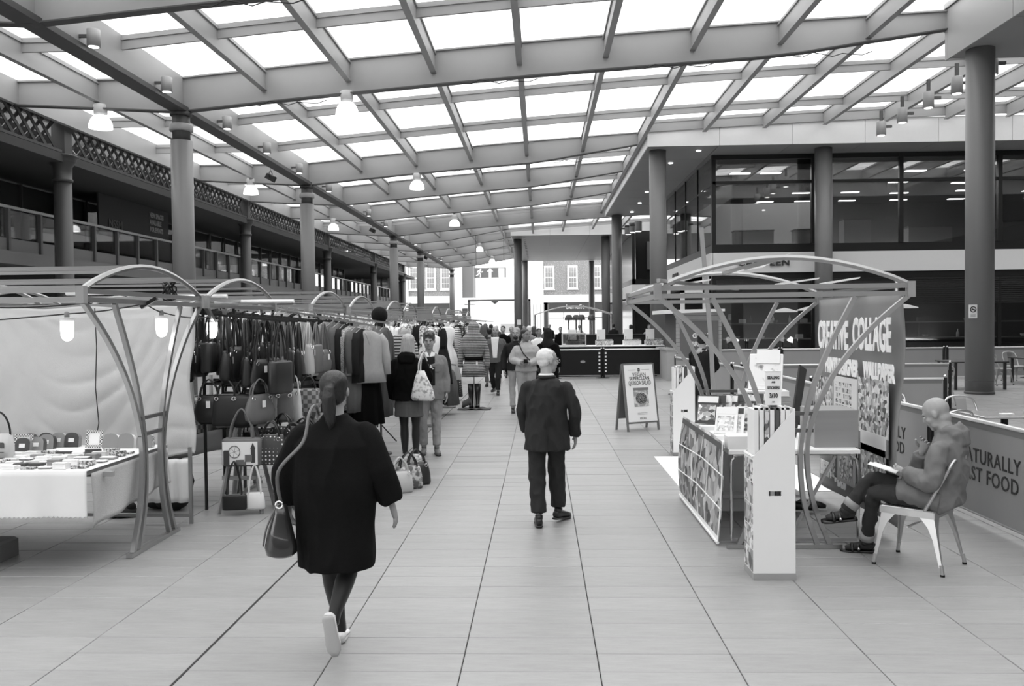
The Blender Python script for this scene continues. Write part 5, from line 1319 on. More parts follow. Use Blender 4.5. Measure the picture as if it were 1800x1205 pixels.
MB().box(-w / 2, w / 2, -.01, .01, .2, 1.14, Matrix.Translation((0, .38, 0)) @ Matrix.Rotation(ang, 4, 'X')).build('rear_panel', mat('aboard_back', .4), e)
pn = MB().box(-w / 2 + .02, w / 2 - .02, -.02, -.012, .16, 1.145, Mx).build('poster_panel', mat('aboard_white', .96, .4), e)
ink = mat('aboard_ink', .25, .6)
def ab(y, x=0): return Mx @ frame((x, -.023, y), (1, 0, 0))
lettering('VEGAN', .085, ink, pn, ab(.975), ext=.001, sx=1.0); lettering('SUPERCLEAN', .085, ink, pn, ab(.905), ext=.001, sx=.82, bold=.001); lettering('QUINOA SALAD', .105, ink, pn, ab(.825), ext=.001, sx=.60)
lettering('LEON', .05, ink, pn, ab(.215), ext=.001); lettering('leon', .035, white, pn, ab(1.055), ext=.0015)
MB().prism([(.03 * math.cos(a * PI / 8), .03 * math.sin(a * PI / 8) + 1.055) for a in range(16)], .002, Mx @ Matrix.Translation((0, -.022, 0))).build('round_logo', ink, pn)
MB().box(-.22, -.06, -.023, -.021, 1.053, 1.057, Mx).box(.06, .22, -.023, -.021, 1.053, 1.057, Mx).box(-.1, .1, -.023, -.021, .31, .313, Mx).box(-.1, .1, -.023, -.021, .285, .288, Mx).build('rule_line', ink, pn)
MB().box(-.15, .15, -.024, -.021, .42, .72, Mx).build('food_box_print', mat('food_box', .62, .6, pattern='noise', pscale=12, g2=.85), pn)
MB().prism([(.115 * math.cos(a * PI / 9), .10 * math.sin(a * PI / 9) + .56) for a in range(18)], .003, Mx @ Matrix.Translation((0, -.026, 0))).build('salad_print', mat('salad', .2, .7, pattern='noise', pscale=70, g2=.6, pw=.52), pn)
MB().box(-.15, .16, -.025, -.022, .70, .745, Mx).build('box_lid_print', mat('lid_print', .5), pn)

# ================================================================ CANVAS BARRIERS
canv = mat('barrier_canvas', .60, .8, var=.08, vscale=2, stretch=(1, 1, .4)); canv_d = mat('dark_canvas', .10, .85, var=.1)
def barrier(p, q, lab, txt=None, dark=False, side=1, script=False, h=.95, z0=.09, z=.5, s=.14):
    p, q = Vector(p), Vector(q); L = (q - p).length; e = empty('canvas_barrier', lab, 'barrier', (p.x, p.y, 0), math.atan2(q.y - p.y, q.x - p.x))
    for x in (0, L):
        MB().tube([(x, 0, .02), (x, 0, h + .03)], .028, 10).build('post', black, e); MB().lathe([(.19, 0), (.19, .012), (.03, .03)], (x, 0, 0), 18).build('foot_plate', black, e); MB().ell((x, 0, h + .035), (.03, .03, .03)).build('finial', chrome, e, True)
    MB().tube([(0.03, 0, h), (L - .03, 0, h)], .02, 10).build('top_rail', mat('rail_white', .85, .3, metal=.3), e); MB().tube([(0.03, 0, z0), (L - .03, 0, z0)], .012, 8).build('bottom_rail', steel, e)
    c = MB().box(.05, L - .05, -.006, .006, z0 + .005, h - .012).build('canvas', canv_d if dark else canv, e)
    MB().box(.05, L - .05, -.008, .008, h - .07, h - .015).build('hem', mat('hem_grey', .48) if not dark else canv_d, c)
    if txt:
        for k, t in enumerate(txt):
            M_ = frame((L / 2, -side * .010, z - k * .17), (side, 0, 0)) 
            lettering(t, s, mat('barrier_print', .17), c, M_, ext=.0015, sx=.95, bold=0.001, shear=.35 if script else 0, spacing=1.1 if not script else 1)
    return e
ys_ = [2.1 + 2.25 * k for k in range(8)]
lb = ['just outside the right edge', 'at the right edge of the picture', 'behind the seated man', 'behind the banner', 'beyond the banner', 'fourth beyond the chair', 'last before the corner']
for k in range(7):
    a, b = 2.13 + 2.25 * k, 2.13 + 2.25 * (k + 1)
    barrier((4.0, b - .03), (4.0, a + .03), 'grey canvas cafe barrier by the walk, ' + lb[k], ['NATURALLY', 'FAST FOOD'], side=1, z=.62, s=.185)
barrier((3.45, 22.0), (3.98, 17.95), 'pale canvas barrier with LEON lettering left of the right stall posts', ['LEON'], side=1, s=.3, z=.6)
barrier((4.15, 17.8), (6.2, 17.8), 'grey canvas barrier with script lettering seen behind the price card', ['Purveyors of'], side=1, script=True, s=.26, z=.52)
barrier((6.3, 17.8), (8.4, 17.8), 'plain grey canvas barrier right of the script one', None)
barrier((4.2, 13.4), (6.25, 13.4), 'grey canvas barrier with black end post above the seated man', None)
for k in range(5): barrier((5.0 + k * 2.55, 27), (5.0 + k * 2.55 + 2.45, 27), 'distant grey canvas barrier before the dark cafe, %s from the left' % ORD[k], None)
for k, (a, b) in enumerate([(.5, 2.02), (2.1, 4.15)]):
    bb = barrier((a, 28.5), (b, 28.5), 'dark canvas barrier across the end of the walk, %s half' % ['left', 'right'][k], None, dark=True)
    m = MB()
    for q in range(6): m.box((b - a) - .10 if k == 0 else .03, (b - a) - .04 if k == 0 else .09, -.02, -.008, .2 + q * .12, .26 + q * .12)
    m.build('reflective_tabs', white, bb)
tag(MB().lathe([(.01, 0), (.06, .0), (.06, .004)], n=12).build('round_sticker', mat('sticker', .6)), 'round pale sticker on the left dark barrier', 'sticker')
bpy.data.objects['round_sticker'].location = (1.4, 28.485, .55); bpy.data.objects['round_sticker'].rotation_euler.x = PI / 2; bpy.data.objects['round_sticker'].scale = (1.4, .8, 1)

# serving counters behind the dark barriers
def counter(x0, x1, y, h, lab, top=white):
    e = empty('food_counter', lab, 'counter', (x0, y, 0)); MB().box(0, x1 - x0, 0, .7, 0, h).build('body', canv_d, e); MB().cbox(-.03, x1 - x0 + .03, -.03, .73, h, h + .04, .01).build('top', top, e); return e
counter(.6, 4.2, 29.3, 1.02, 'food counter behind the dark barriers'); counter(.9, 4.3, 35, 1.3, 'tall dark counter behind the food counter', canv_d)
for k, x in enumerate([.9, 1.9, 2.85, 3.6]):
    e = empty('food_display', 'food tray display with a white card on the counter, %s from the left' % ORD[k], 'display', (x, 29.4, 1.06))
    MB().box(0, .6, 0, .4, 0, .16).build('tray', mat('tray_%d' % k, [.75, .55, .85, .5][k], .5, pattern='collage', pscale=22, g2=.95), e); MB().box(0.02, .58, .02, .38, .16, .20).build('food', mat('food', .7, .7, pattern='noise', pscale=30, g2=.35), e)
    MB().box(.05, .35, .39, .4, .2, .55).build('card', white, e); MB().box(.1, .12, .385, .395, 0, .3).build('card_post', steel, e)
e = empty('glass_case', 'pale framed glass case on the left of the food counter', 'case', (.75, 29.35, 1.06))
m = MB()
for a in (0, .8):
    for b_ in (0, .5): m.bar((a, b_, 0), (a, b_, .42), .03)
for z in (.02, .42):
    for b_ in (0, .5): m.bar((0, b_, z), (.8, b_, z), .03)
m.build('frame', mat('case_frame', .85), e); MB().box(0, .8, 0, .01, 0, .42).build('glass', winglass, e)
# umbrella heaters and far stall
for k, (px, Y) in enumerate([(1000, 44), (1013, 45), (1022, 44), (1040, 46)]):
    p = at(px, 590, Y=Y); e = empty('patio_heater', 'tall patio heater with dark hood by the far shop, %s from the left' % ORD[k], 'heater', (p.x, Y, 0))
    MB().tube([(0, 0, .1), (0, 0, 2.1)], .05, 10).build('pole', chrome, e); MB().lathe([(.18, 1.95), (.22, 1.98), (.16, 2.2), (.08, 2.25)], n=18).build('hood', steel_dk, e, True); MB().lathe([(.25, 0), (.25, .5), (.1, .55)], n=16).build('base', steel, e, True)
e = empty('far_gazebo', 'white arched canopy of a far stall before the shop windows', 'gazebo', (at(1008, 560, Y=50).x, 50, 0))
MB().sheet(lambda u, v: ((u - .5) * 4.6, v * 2.4, 2.3 + .5 * math.sin(PI * u)), 16, 3, .04).build('canopy', white, e, True)
for x in (-2.25, 2.25):
    for y in (.1, 2.3): MB().tube([(x, y, 0), (x, y, 2.35)], .04, 8).build('leg', alu, e)
# ================================================================ METAL CHAIRS
zinc = mat('zinc_metal', .78, .30, metal=.85, var=.08, vscale=4)
def metal_chair(loc, rz, lab, group='stamped metal cafe chairs'):
    # nominal size, slightly enlarged by its scale
    """faces +y locally; back at -y"""
    e = empty('metal_chair', lab, 'chair', loc, rz, group)
    S, Z = .185, .45
    MB().cbox(-S, S, -S, S, Z - .012, Z, .01).build('seat', zinc, e)
    MB().lathe([(.05, Z + .0005), (.055, Z + .003), (.05, Z + .001)], n=16).build('seat_dish', zinc, e)
    for sx in (-1, 1):
        for sy in (-1, 1):
            bx, by = sx * .225, sy * (.225 if sy > 0 else .26)
            m = MB(); tx, ty = sx * (S - .01), sy * (S - .01)
            # folded sheet leg: L profile tapering to a foot
            def corner(z):
                t = (Z - .01 - z) / (Z - .01); return tx + (bx - tx) * t, ty + (by - ty) * t
            lv = [(Z - .01, .14), (Z - .05, .10), (Z - .12, .055), (.25, .034), (.12, .024), (.06, .02)]
            vs = []; fs = []
            for i, (z, w) in enumerate(lv):
                cx_, cy_ = corner(z); vs += [(cx_ - sx * w, cy_, z), (cx_, cy_, z), (cx_, cy_ - sy * w, z), (cx_ - sx * w, cy_ - sy * .008, z), (cx_ - sx * .01, cy_ - sy * .01, z), (cx_ - sx * .008, cy_ - sy * w, z)]
            for i in range(len(lv) - 1):
                a = i * 6; b_ = a + 6
                for p, q in ((0, 1), (1, 2), (2, 5), (5, 4), (4, 3), (3, 0)): fs.append((a + p, a + q, b_ + q, b_ + p))
            m.add(vs, fs); cx_, cy_ = corner(.06); cf = corner(0.0)
            m.tube([(cx_ - sx * .008, cy_ - sy * .008, .08), (cf[0] - sx * .008, cf[1] - sy * .008, .014)], .014, 8)
            l_ = m.build('leg', zinc, e); MB().tube([(cf[0] - sx * .008, cf[1] - sy * .008, .016), (cf[0] - sx * .008, cf[1] - sy * .008, 0)], .016, 8).build('rubber_foot', black, l_)
    for sx in (-1, 1): MB().box(sx * S - .004, sx * S + .004, -S, S, Z - .055, Z - .006).build('apron', zinc, e)
    MB().box(-S, S, S - .004, S + .004, Z - .055, Z - .006).box(-S, S, -S - .004, -S + .004, Z - .055, Z - .006).build('apron', zinc, e)
    MB().bar((-S * .95, 0, Z - .14), (S * .95, 0, Z - .14), .012).build('cross_brace', zinc, e)
    loop = smooth_pts([(-.175, -.12, Z), (-.185, -.19, Z + .14), (-.185, -.26, Z + .28), (-.14, -.29, Z + .37), (0, -.30, Z + .40), (.14, -.29, Z + .37), (.185, -.26, Z + .28), (.185, -.19, Z + .14), (.175, -.12, Z)], 4)
    MB().tube(loop, .0125, 8).build('back_frame', zinc, e)
    MB().add([(-.05, -.165, Z), (.05, -.165, Z), (.065, -.25, Z + .37), (-.065, -.25, Z + .37), (-.05, -.172, Z), (.05, -.172, Z), (.065, -.257, Z + .37), (-.065, -.257, Z + .37)], [(0, 1, 2, 3), (7, 6, 5, 4), (0, 4, 5, 1), (1, 5, 6, 2), (2, 6, 7, 3), (3, 7, 4, 0)]).build('back_splat', zinc, e)
    return e
f1, f2, r1, r2 = at(1547, 993, z=0), at(1585, 970, z=0), at(1640, 1007, z=0), at(1675, 990, z=0)
cen = (f1 + f2 + r1 + r2) / 4; fd = ((f1 + f2) - (r1 + r2)); CH_RZ = math.atan2(fd.y, fd.x) - PI / 2; CH = Vector((cen.x, cen.y, 0))
chair0 = metal_chair((CH.x, CH.y, 0), CH_RZ, 'shiny stamped metal chair the bald man sits on'); chair0.scale = (1.07, 1.07, 1.02)
def table(x, y, w, lab, z=.74, dark=True):
    e = empty('cafe_table', lab, 'table', (x, y, 0)); m_ = mat('table_dark', .22, .35) if dark else mat('table_grey', .6, .25, metal=.3)
    MB().cbox(-w / 2, w / 2, -w * .4, w * .4, z - .035, z, .008).build('top', m_, e)
    for sx in (-1, 1):
        for sy in (-1, 1): MB().bar((sx * w * .45, sy * w * .34, 0), (sx * w * .45, sy * w * .34, z - .03), .06).build('leg', mat('table_dark', .22), e)
    return e
e = empty('cafe_table', 'square grey cafe table with a small folded menu just behind the barrier', 'table', (5.55, 10.4, 0))
MB().cbox(-.4, .4, -.35, .35, .715, .74, .008).build('top', mat('table_zinc', .7, .25, metal=.5), e); MB().tube([(0, 0, .03), (0, 0, .72)], .04, 10).build('stem', black, e); MB().lathe([(.25, 0), (.25, .02), (.04, .04)], n=18).build('foot', black, e)
o = MB().box(-.07, .07, -.04, .04, 0, .006).build('menu', white); o.location = (5.55, 10.35, .741); tag(o, 'small white menu lying on the square grey table', 'menu')
cl_ = [(5.5, 11.1, PI), (4.85, 10.75, -1.9), (4.55, 9.9, .3), (5.5, 9.0, .1), (5.1, 8.6, .4), (4.75, 11.9, 2.6)]
wh = ['beyond the square grey table', 'left of the square table, behind the bald head', 'between the square table and the barrier', 'before the square table at the right edge', 'nearest one behind the right barrier', 'farthest behind the bald man']
for k, (x, y, r_) in enumerate(cl_): dup(chair0, (x, y, 0), rz=r_, label='stamped metal cafe chair ' + wh[k])
table(8.4, 19.5, 1.3, 'long dark cafe table seen right of the banner'); table(11.45, 23.1, 1.4, 'dark cafe table left of the broad column'); table(14.3, 24.5, 1.6, 'dark cafe table at the right edge before the cafe'); table(16.9, 25.5, 1.6, 'dark cafe table farther right past the edge')
for k, (x, y, r_) in enumerate([(7.7, 18.9, .2), (8.7, 18.9, -.1), (8.3, 20.3, 3.1), (13.7, 23.6, .1), (14.6, 23.5, -.2), (13.9, 25.5, 3.2), (14.8, 25.4, 3.0), (15.7, 24.3, 1.5), (12.9, 24.4, -1.5), (16.4, 24.6, .1), (17.4, 24.6, .2), (12.2, 24.0, .4)]):
    dup(chair0, (x, y, 0), rz=r_, label='stamped metal chair at the dark cafe tables, %s in from the left' % ORD[k], group='chairs at the far cafe tables')
# ================================================================ PEOPLE
def vox(mb, name, mats, parent, size, smooth=3, fold=0.0, fs=9.0, fz=.45, extra=None):
    """fuse overlapping lofts into one continuous surface"""
    me = mb.mesh(name, mats); o = bpy.data.objects.new(name, me); C.objects.link(o)
    md = o.modifiers.new('r', 'REMESH'); md.mode = 'VOXEL'; md.voxel_size = size; md.use_smooth_shade = True
    if smooth: s = o.modifiers.new('s', 'SMOOTH'); s.factor = .5; s.iterations = smooth
    dg = bpy.context.evaluated_depsgraph_get(); ev = o.evaluated_get(dg); out = bpy.data.meshes.new_from_object(ev)
    bpy.data.objects.remove(o); bpy.data.meshes.remove(me)
    if fold:
        no = [v.normal.copy() for v in out.vertices]
        for v, n in zip(out.vertices, no):
            p = v.co; q = Vector((p.x * fs, p.y * fs, p.z * fs * fz))
            w = noise.noise(q) + .5 * noise.noise(q * 2.1 + Vector((3, 1, 7)))
            v.co = p + n * (fold * (1 - 2 * abs(w)) - fold * .3)
    if extra is not None:
        base = len(out.vertices); me2 = extra.mesh('x', mats)
        import bmesh
        bm = bmesh.new(); bm.from_mesh(out); bm.from_mesh(me2); bm.to_mesh(out); bm.free(); bpy.data.meshes.remove(me2)
    out.name = name; out.polygons.foreach_set('use_smooth', [True] * len(out.polygons))
    if not out.materials: out.materials.append(mats if not isinstance(mats, list) else mats[0])
    return link(name, out, parent)
def V(*a): return Vector(a)
skin = mat('skin', .62, .55, spec=.35, var=.05); skin_d = mat('skin_darker', .50, .55, spec=.35, var=.05); lipm = mat('lips', .50, .5)
eyew = mat('eye_white', .85, .2); eyed = mat('eye_dark', .10, .2)
hairm = {'dark': mat('dark_hair', .13, .45, spec=.5, var=.3, vscale=40, stretch=(3, 3, .4), bump=.5, bscale=60), 'black': mat('black_hair', .07, .5),
         'brown': mat('brown_hair', .30, .5, var=.3, vscale=40, stretch=(3, 3, .4), bump=.5, bscale=60), 'white': mat('white_hair', .84, .7, var=.06, vscale=30, bump=.5, bscale=60),
         'blonde': mat('blonde_hair', .66, .4, var=.5, vscale=26, stretch=(4, 4, .25), bump=.6, bscale=60), 'grey': mat('grey_hair', .55, .6, var=.2, vscale=30)}
def limb(m, pts, rad, n=10, flat=1.0):
    """smoothed path of balls joined by cones: bends without pinching"""
    P = [Vector((p.x, p.y, p.z)) for p in pts]; S = smooth_pts(P, 3); N = len(S); Rr = []
    for i in range(N):
        t = i / 3; a = min(int(t), len(rad) - 1); b = min(a + 1, len(rad) - 1); Rr.append(rad[a] + (rad[b] - rad[a]) * (t - a))
    m.tube(S, Rr, n)
    for i in range(0, N - 2, 3): m.ell(S[i], (Rr[i] * .99,) * 3, n, 8)
    return m
def hand(ext, body, wrist, elbow, r=1.0, curl=.5, inward=(1, 0, 0), n=6, dirn=None):
    """palm into body mesh, fingers into ext"""
    w = Vector(wrist); d = Vector(dirn).normalized() if dirn is not None else (w - Vector(elbow)).normalized()
    nrm = Vector(inward); nrm = (nrm - d * nrm.dot(d)).normalized()      # palm faces this way
    s = d.cross(nrm).normalized()                                         # across the palm, towards the thumb or away
    pl = .095 * r
    body.loft([(w - d * .01, .026 * r, .021 * r, 0, s), (w + d * .03 * r, .036 * r, .019 * r, 0, s), (w + d * .07 * r, .041 * r, .017 * r, 0, s), (w + d * pl, .038 * r, .013 * r, 0, s)], 12, side=s)
    L = [.070, .080, .075, .058]
    fw = s if s.y >= 0 or abs(s.y) < .3 else -s
    for k in range(4):
        off = (1.5 - k) * .0195 * r
        a = 0; p = w + d * (pl - .012 * r) + fw * off; P = [p]; dd = d.copy() + fw * (1.5 - k) * .06
        for j in range(3):
            a += curl * (.55 + .12 * k); q = (dd * math.cos(a) + nrm * math.sin(a)).normalized()
            p = p + q * L[k] * r * [.45, .32, .26][j]; P.append(p)
        ext.tube(P, [.0092 * r, .0085 * r, .0078 * r, .006 * r], n)
    t0 = w + d * .03 * r + fw * .032 * r; t1 = t0 + (d * .6 + fw * .7 + nrm * .25).normalized() * .038 * r; t2 = t1 + (d * .9 + fw * .2 + nrm * .4).normalized() * .033 * r
    ext.tube([t0, t1, t2], [.013 * r, .0105 * r, .008 * r], n)
def head(body, c, yaw=0, pitch=0, roll=0, s=1.0, neck=None, fat=1.0):
    M = Matrix.Translation(c) @ Matrix.Rotation(yaw, 4, 'Z') @ Matrix.Rotation(pitch, 4, 'X') @ Matrix.Rotation(roll, 4, 'Y') @ Matrix.Scale(s, 4)
    def E(p, r, n=14, mm=10):
        R3 = M.to_3x3()
        body.ell(M @ Vector(p), r, n, mm, R3)
    E((0, -.014, .03), (.074, .092, .083)); E((0, .018, -.03), (.060 * fat, .070, .078)); E((0, .052, -.084), (.032, .030, .024)); E((0, -.03, -.04), (.056, .055, .06))
    E((0, .094, -.016), (.0125, .017, .016), 10, 8); E((0, .083, .004), (.008, .016, .024), 10, 8); E((0, .068, .026), (.052, .018, .012)); E((0, .080, -.054), (.023, .013, .009))
    for x in (-1, 1):
        E((x * .077, -.006, -.006), (.010, .019, .031), 10, 8); E((x * .037, .052, -.026), (.024, .024, .024)); E((x * .03, .03, -.07), (.028, .03, .025))
    if neck is not None:
        a = Vector(neck); b = M @ Vector((0, -.018, -.05)); body.loft([(a, .064, .066), (a.lerp(b, .4), .056, .058), (b, .052, .055)], 14)
    return M
def face(e, M, detail=True, brow='dark', glasses=False, beard=None):
    R3 = M.to_3x3()
    for x in (-1, 1):
        w = MB().ell(M @ V(x * .032, .0735, .006), (.013, .009, .0085), 10, 8, R3).build('eye', eyew, e, True)
        MB().ell(M @ V(x * .032, .0805, .006), (.0055, .004, .0055), 8, 6, R3).build('iris', eyed, w, True)
        MB().tube([M @ V(x * .050, .070, .026), M @ V(x * .034, .084, .031), M @ V(x * .016, .086, .026)], .0035, 6).build('eyebrow', hairm[brow], e, True)
        MB().tube([M @ V(x * .046, .071, .013), M @ V(x * .033, .0815, .0165), M @ V(x * .02, .079, .012)], .0022, 5).build('eyelid', eyed, e, True)
    MB().tube([M @ V(-.021, .083, -.053), M @ V(0, .0925, -.0545), M @ V(.021, .083, -.053)], .0028, 6).build('mouth', lipm, e, True)
    if beard:
        m = MB(); m.ell(M @ V(0, .045, -.075), (.05, .048, .045), 14, 10, R3).ell(M @ V(0, .083, -.040), (.026, .011, .006), 10, 8, R3); m.build('beard', hairm[beard], e, True)
    if glasses:
        m = MB()
        for x in (-1, 1):
            m.tube([M @ V(x * .033 + .021 * math.cos(a * PI / 6), .096, .004 + .016 * math.sin(a * PI / 6)) for a in range(12)], .0018, 5, closed=True)
            m.tube([M @ V(x * .054, .096, .008), M @ V(x * .08, .02, .010), M @ V(x * .079, -.01, .0)], .0018, 5)
        m.tube([M @ V(-.012, .097, .006), M @ V(.012, .097, .006)], .0018, 5); m.build('glasses', chrome, e)
def hair(e, M, kind, tone, vs=.008):
    R3 = M.to_3x3(); m = MB()
    def E(p, r, n=18, mm=12): m.ell(M @ Vector(p), r, n, mm, R3)
    fold = .002; nm = 'hair'
    if kind == 'short': E((0, -.024, .042), (.080, .092, .080)); E((0, -.045, -.01), (.074, .068, .065))
    elif kind == 'curly':
        E((0, -.02, .045), (.082, .096, .082)); E((0, -.045, 0), (.076, .07, .06))
        for k in range(26):
            a = R.uniform(0, 2 * PI); b = R.uniform(.1, 1.1); E((.078 * math.cos(a) * math.sin(b), -.01 + .1 * math.sin(a) * math.sin(b), .05 + .078 * math.cos(b)), (.022, .022, .02), 8, 6)
        fold = .004
    elif kind == 'afro': E((0, -.02, .05), (.10, .11, .10)); fold = .006
    elif kind == 'fringe': E((0, -.05, -.012), (.078, .055, .045)); fold = .003
    elif kind == 'thin': E((0, -.030, .036), (.080, .090, .078)); E((0, -.048, -.012), (.073, .056, .052)); fold = .003
    elif kind == 'pony':
        E((0, -.024, .040), (.082, .096, .084)); E((0, -.045, -.015), (.076, .068, .07))
        for P in ([(0, -.10, .03), (0, -.135, .025), (0, -.15, -.03), (.004, -.145, -.10), (.006, -.135, -.17), (.004, -.125, -.215)],): m.loft([(M @ Vector(p), r, r * .8) for p, r in zip(P, (.022, .030, .038, .036, .026, .008))], 14)
        fold = .0035
    elif kind == 'long':
        E((0, -.020, .045), (.084, .098, .084))
        m.loft([(M @ V(0, -.03, .06), .080, .085), (M @ V(0, -.04, .0), .088, .088), (M @ V(0, -.055, -.08), .098, .072), (M @ V(0, -.065, -.16), .118, .055), (M @ V(.0, -.07, -.23), .135, .035), (M @ V(.0, -.07, -.27), .12, .02)], 22)
        fold = .006
    elif kind == 'bob': E((0, -.022, .04), (.084, .098, .085)); m.loft([(M @ V(0, -.035, .03), .084, .08), (M @ V(0, -.04, -.06), .09, .075), (M @ V(0, -.045, -.12), .08, .06)], 18)
    elif kind == 'scarf':
        E((0, -.012, .035), (.090, .104, .098)); m.loft([(M @ V(0, -.02, .03), .092, .1), (M @ V(0, -.03, -.08), .09, .095), (M @ V(0, -.03, -.15), .13, .11), (M @ V(0, -.03, -.2), .17, .12), (M @ V(0, -.05, -.34), .15, .1)], 20); fold = .006; nm = 'headscarf'
    elif kind == 'cap': E((0, -.015, .05), (.084, .098, .07)); nm = 'cap'
    o = vox(m, nm, hairm.get(tone) or fabric(tone), e, vs, 2, fold, 30 if kind in ('long', 'pony') else 16, .2 if kind in ('long', 'pony') else 1)
    return o
def shoe(e, ankle, fdir, tone, r=1.0, name='shoe', up=None, sole=True, flat=False, L=.27):
    """ankle point, direction of the toe"""
    d = Vector(fdir).normalized(); a = Vector(ankle); u = Vector(up) if up is not None else V(0, 0, 1); u = (u - d * u.dot(d)).normalized(); s = d.cross(u)
    B = a - u * .075 * r - d * .065 * r; L *= r
    def P(t, h): return B + d * L * t + u * h * r
    m = MB(); t_ = leather[tone] if tone in leather else fabric(tone)
    hs = [.030, .040, .042, .038, .030, .024, .018] if not flat else [.018, .026, .024, .020, .016, .013, .010]
    ws = [.026, .034, .034, .036, .042, .038, .018]
    m.loft([(P(t, h), w * r, h * r * .95, 0, s) for t, h, w in zip((.0, .08, .25, .45, .7, .88, 1.0), hs, ws)], 16, side=s, power=.8)
    if not flat: m.loft([(P(.2, .06), .036 * r, .05 * r, 0, s), (P(.22, .1), .038 * r, .045 * r, 0, s)], 12, side=s)
    o = m.build(name, t_, e, True)
    if sole: MB().loft([(P(t, -.002), w * r * 1.08, .011 * r, 0, s) for t, w in zip((-.01, .08, .25, .45, .7, .88, 1.01), ws)], 14, side=s, power=.7).build('sole', leather['black'] if tone != 'white' else leather['pale'], o, True)
    return o

def person(label, loc, rz, h=1.72, J=None, look=(0, 0), hairk=('short', 'dark'), top=None, legs=None, shoes='black', sk=None, vs=.011, face_on=True, hands=(True, True), girth=1.0,
           curl=(.35, .35), handdir=(None, None), brow='dark', glasses=False, beard=None, shoe_dir=(None, None), shoe_up=(None, None), extra=None, side=V(1, 0, 0), absolute=False, hd=None, sitting=False, facedetail=True):
    k = h / 1.72; sk = sk or skin
    D = dict(pelvis=V(0, 0, .93), waist=V(0, .0, 1.06), chest=V(0, 0, 1.27), neck=V(0, -.01, 1.44), head=V(0, .02, 1.60),
             sl=V(-.175, -.01, 1.39), sr=V(.175, -.01, 1.39), el=V(-.225, -.03, 1.11), er=V(.225, -.03, 1.11), wl=V(-.235, .05, .87), wr=V(.235, .05, .87),
             hl=V(-.085, 0, .90), hr=V(.085, 0, .90), kl=V(-.095, .02, .49), kr=V(.095, .02, .49), al=V(-.10, -.02, .085), ar=V(.10, -.02, .085))
    if not absolute:
        for n_, p in (J or {}).items(): D[n_] = V(*p)
        for n_ in D: D[n_] = D[n_] * k
    else:
        o_ = Vector(loc)
        for n_, p in J.items(): D[n_] = Vector(p) - o_
    e = empty('person', label, 'person', loc, rz)
    b = MB(); x_ = MB(); g = girth * k; fat = 1 + (girth - 1) * .5
    b.loft([(D['pelvis'] - (D['waist'] - D['pelvis']).normalized() * .07, .11 * g, .08 * g), (D['pelvis'], .145 * g, .095 * g), (D['waist'], .118 * g, .085 * g), (D['chest'], .145 * g, .10 * g), (D['neck'].lerp(D['chest'], .4), .12 * k, .075 * k), (D['neck'], .05 * k, .052 * k)], 20, side=side)
    for s_, a_, w_, c_, hd_, q in (('l', D['sl'], D['wl'], D['el'], handdir[0], 0), ('r', D['sr'], D['wr'], D['er'], handdir[1], 1)):
        limb(b, [D['chest'].lerp(a_, .6) - V(0, 0, .02), a_ - V(0, 0, .05 * k), a_.lerp(c_, .5), c_, c_.lerp(w_, .4), w_], [.034 * k, .036 * k, .036 * k, .034 * k, .033 * k, .024 * k])
        if hands[q]:
            inn = (V(0, 0, 1).cross(side).normalized() * -.0 + side * (1 if q == 0 else -1))
            hand(x_, b, w_, c_, k, curl[q], inn, dirn=hd_)
    for s_, H_, K_, A_ in (('l', D['hl'], D['kl'], D['al']), ('r', D['hr'], D['kr'], D['ar'])):
        limb(b, [D['pelvis'].lerp(H_, .7), H_, H_.lerp(K_, .4), K_, K_.lerp(A_, .3), A_.lerp(K_, .15), A_ - V(0, 0, .02)], [.075 * k, .082 * g, .068 * g, .048 * k, .05 * k, .034 * k, .033 * k])
    M = head(b, D['head'], look[0], look[1], 0, k * 1.05, D['neck'] - V(0, 0, .03), fat)
    vox(b, 'body', sk, e, vs, 3, extra=x_)
    if face_on: face(e, M, brow=brow, glasses=glasses, beard=beard)
    if hairk: hair(e, M, hairk[0], hairk[1], max(.008, vs * .9))
    # ---- legs
    lg = legs or ('trousers', 'charcoal')
    if lg[0] == 'trousers':
        m = MB(); w = lg[2] if len(lg) > 2 else 1.0; m.loft([(D['pelvis'] - V(0, 0, .05) if not sitting else D['pelvis'], .165 * g, .115 * g), (D['pelvis'] + V(0, 0, .04), .16 * g, .11 * g), (D['waist'], .145 * g, .105 * g)], 20, side=side)
        for H_, K_, A_ in ((D['hl'], D['kl'], D['al']), (D['hr'], D['kr'], D['ar'])):
            up_ = .0 if sitting else .045
            limb(m, [H_ + V(0, 0, .02), H_.lerp(K_, .25), H_.lerp(K_, .6), K_, K_.lerp(A_, .35), K_.lerp(A_, .75), A_ - (A_ - K_).normalized() * up_], [.1 * g, .096 * g, .078 * g, .066 * k * w, .064 * k * w, .058 * k * w, .058 * k * w], 14)
        vox(m, 'trousers', fabric(lg[1]) if isinstance(lg[1], str) else lg[1], e, vs, 3, .010, 9, .7)
    else:
        m = MB()
        for H_, K_, A_ in ((D['hl'], D['kl'], D['al']), (D['hr'], D['kr'], D['ar'])):
            limb(m, [H_, H_.lerp(K_, .5), K_, K_.lerp(A_, .3), K_.lerp(A_, .5), A_.lerp(K_, .12), A_ - V(0, 0, .03)], [.09 * g, .074 * g, .056 * k, .060 * k, .054 * k, .038 * k, .037 * k], 14)
        vox(m, 'tights', lg[1], e, vs, 3)
        if lg[0] == 'skirt':
            z = lg[3]; c = (D['kl'] + D['kr']) / 2; p = D['pelvis']; hz = V(p.x, p.y, z * k)
            m = MB(); m.loft([(hz, .20 * g, .15 * g), (hz.lerp(p, .5), .195 * g, .14 * g), (p, .18 * g, .13 * g), (D['waist'], .15 * g, .11 * g)], 24, side=side); vox(m, 'skirt', fabric(lg[2]), e, vs, 2, .005, 12, .3)
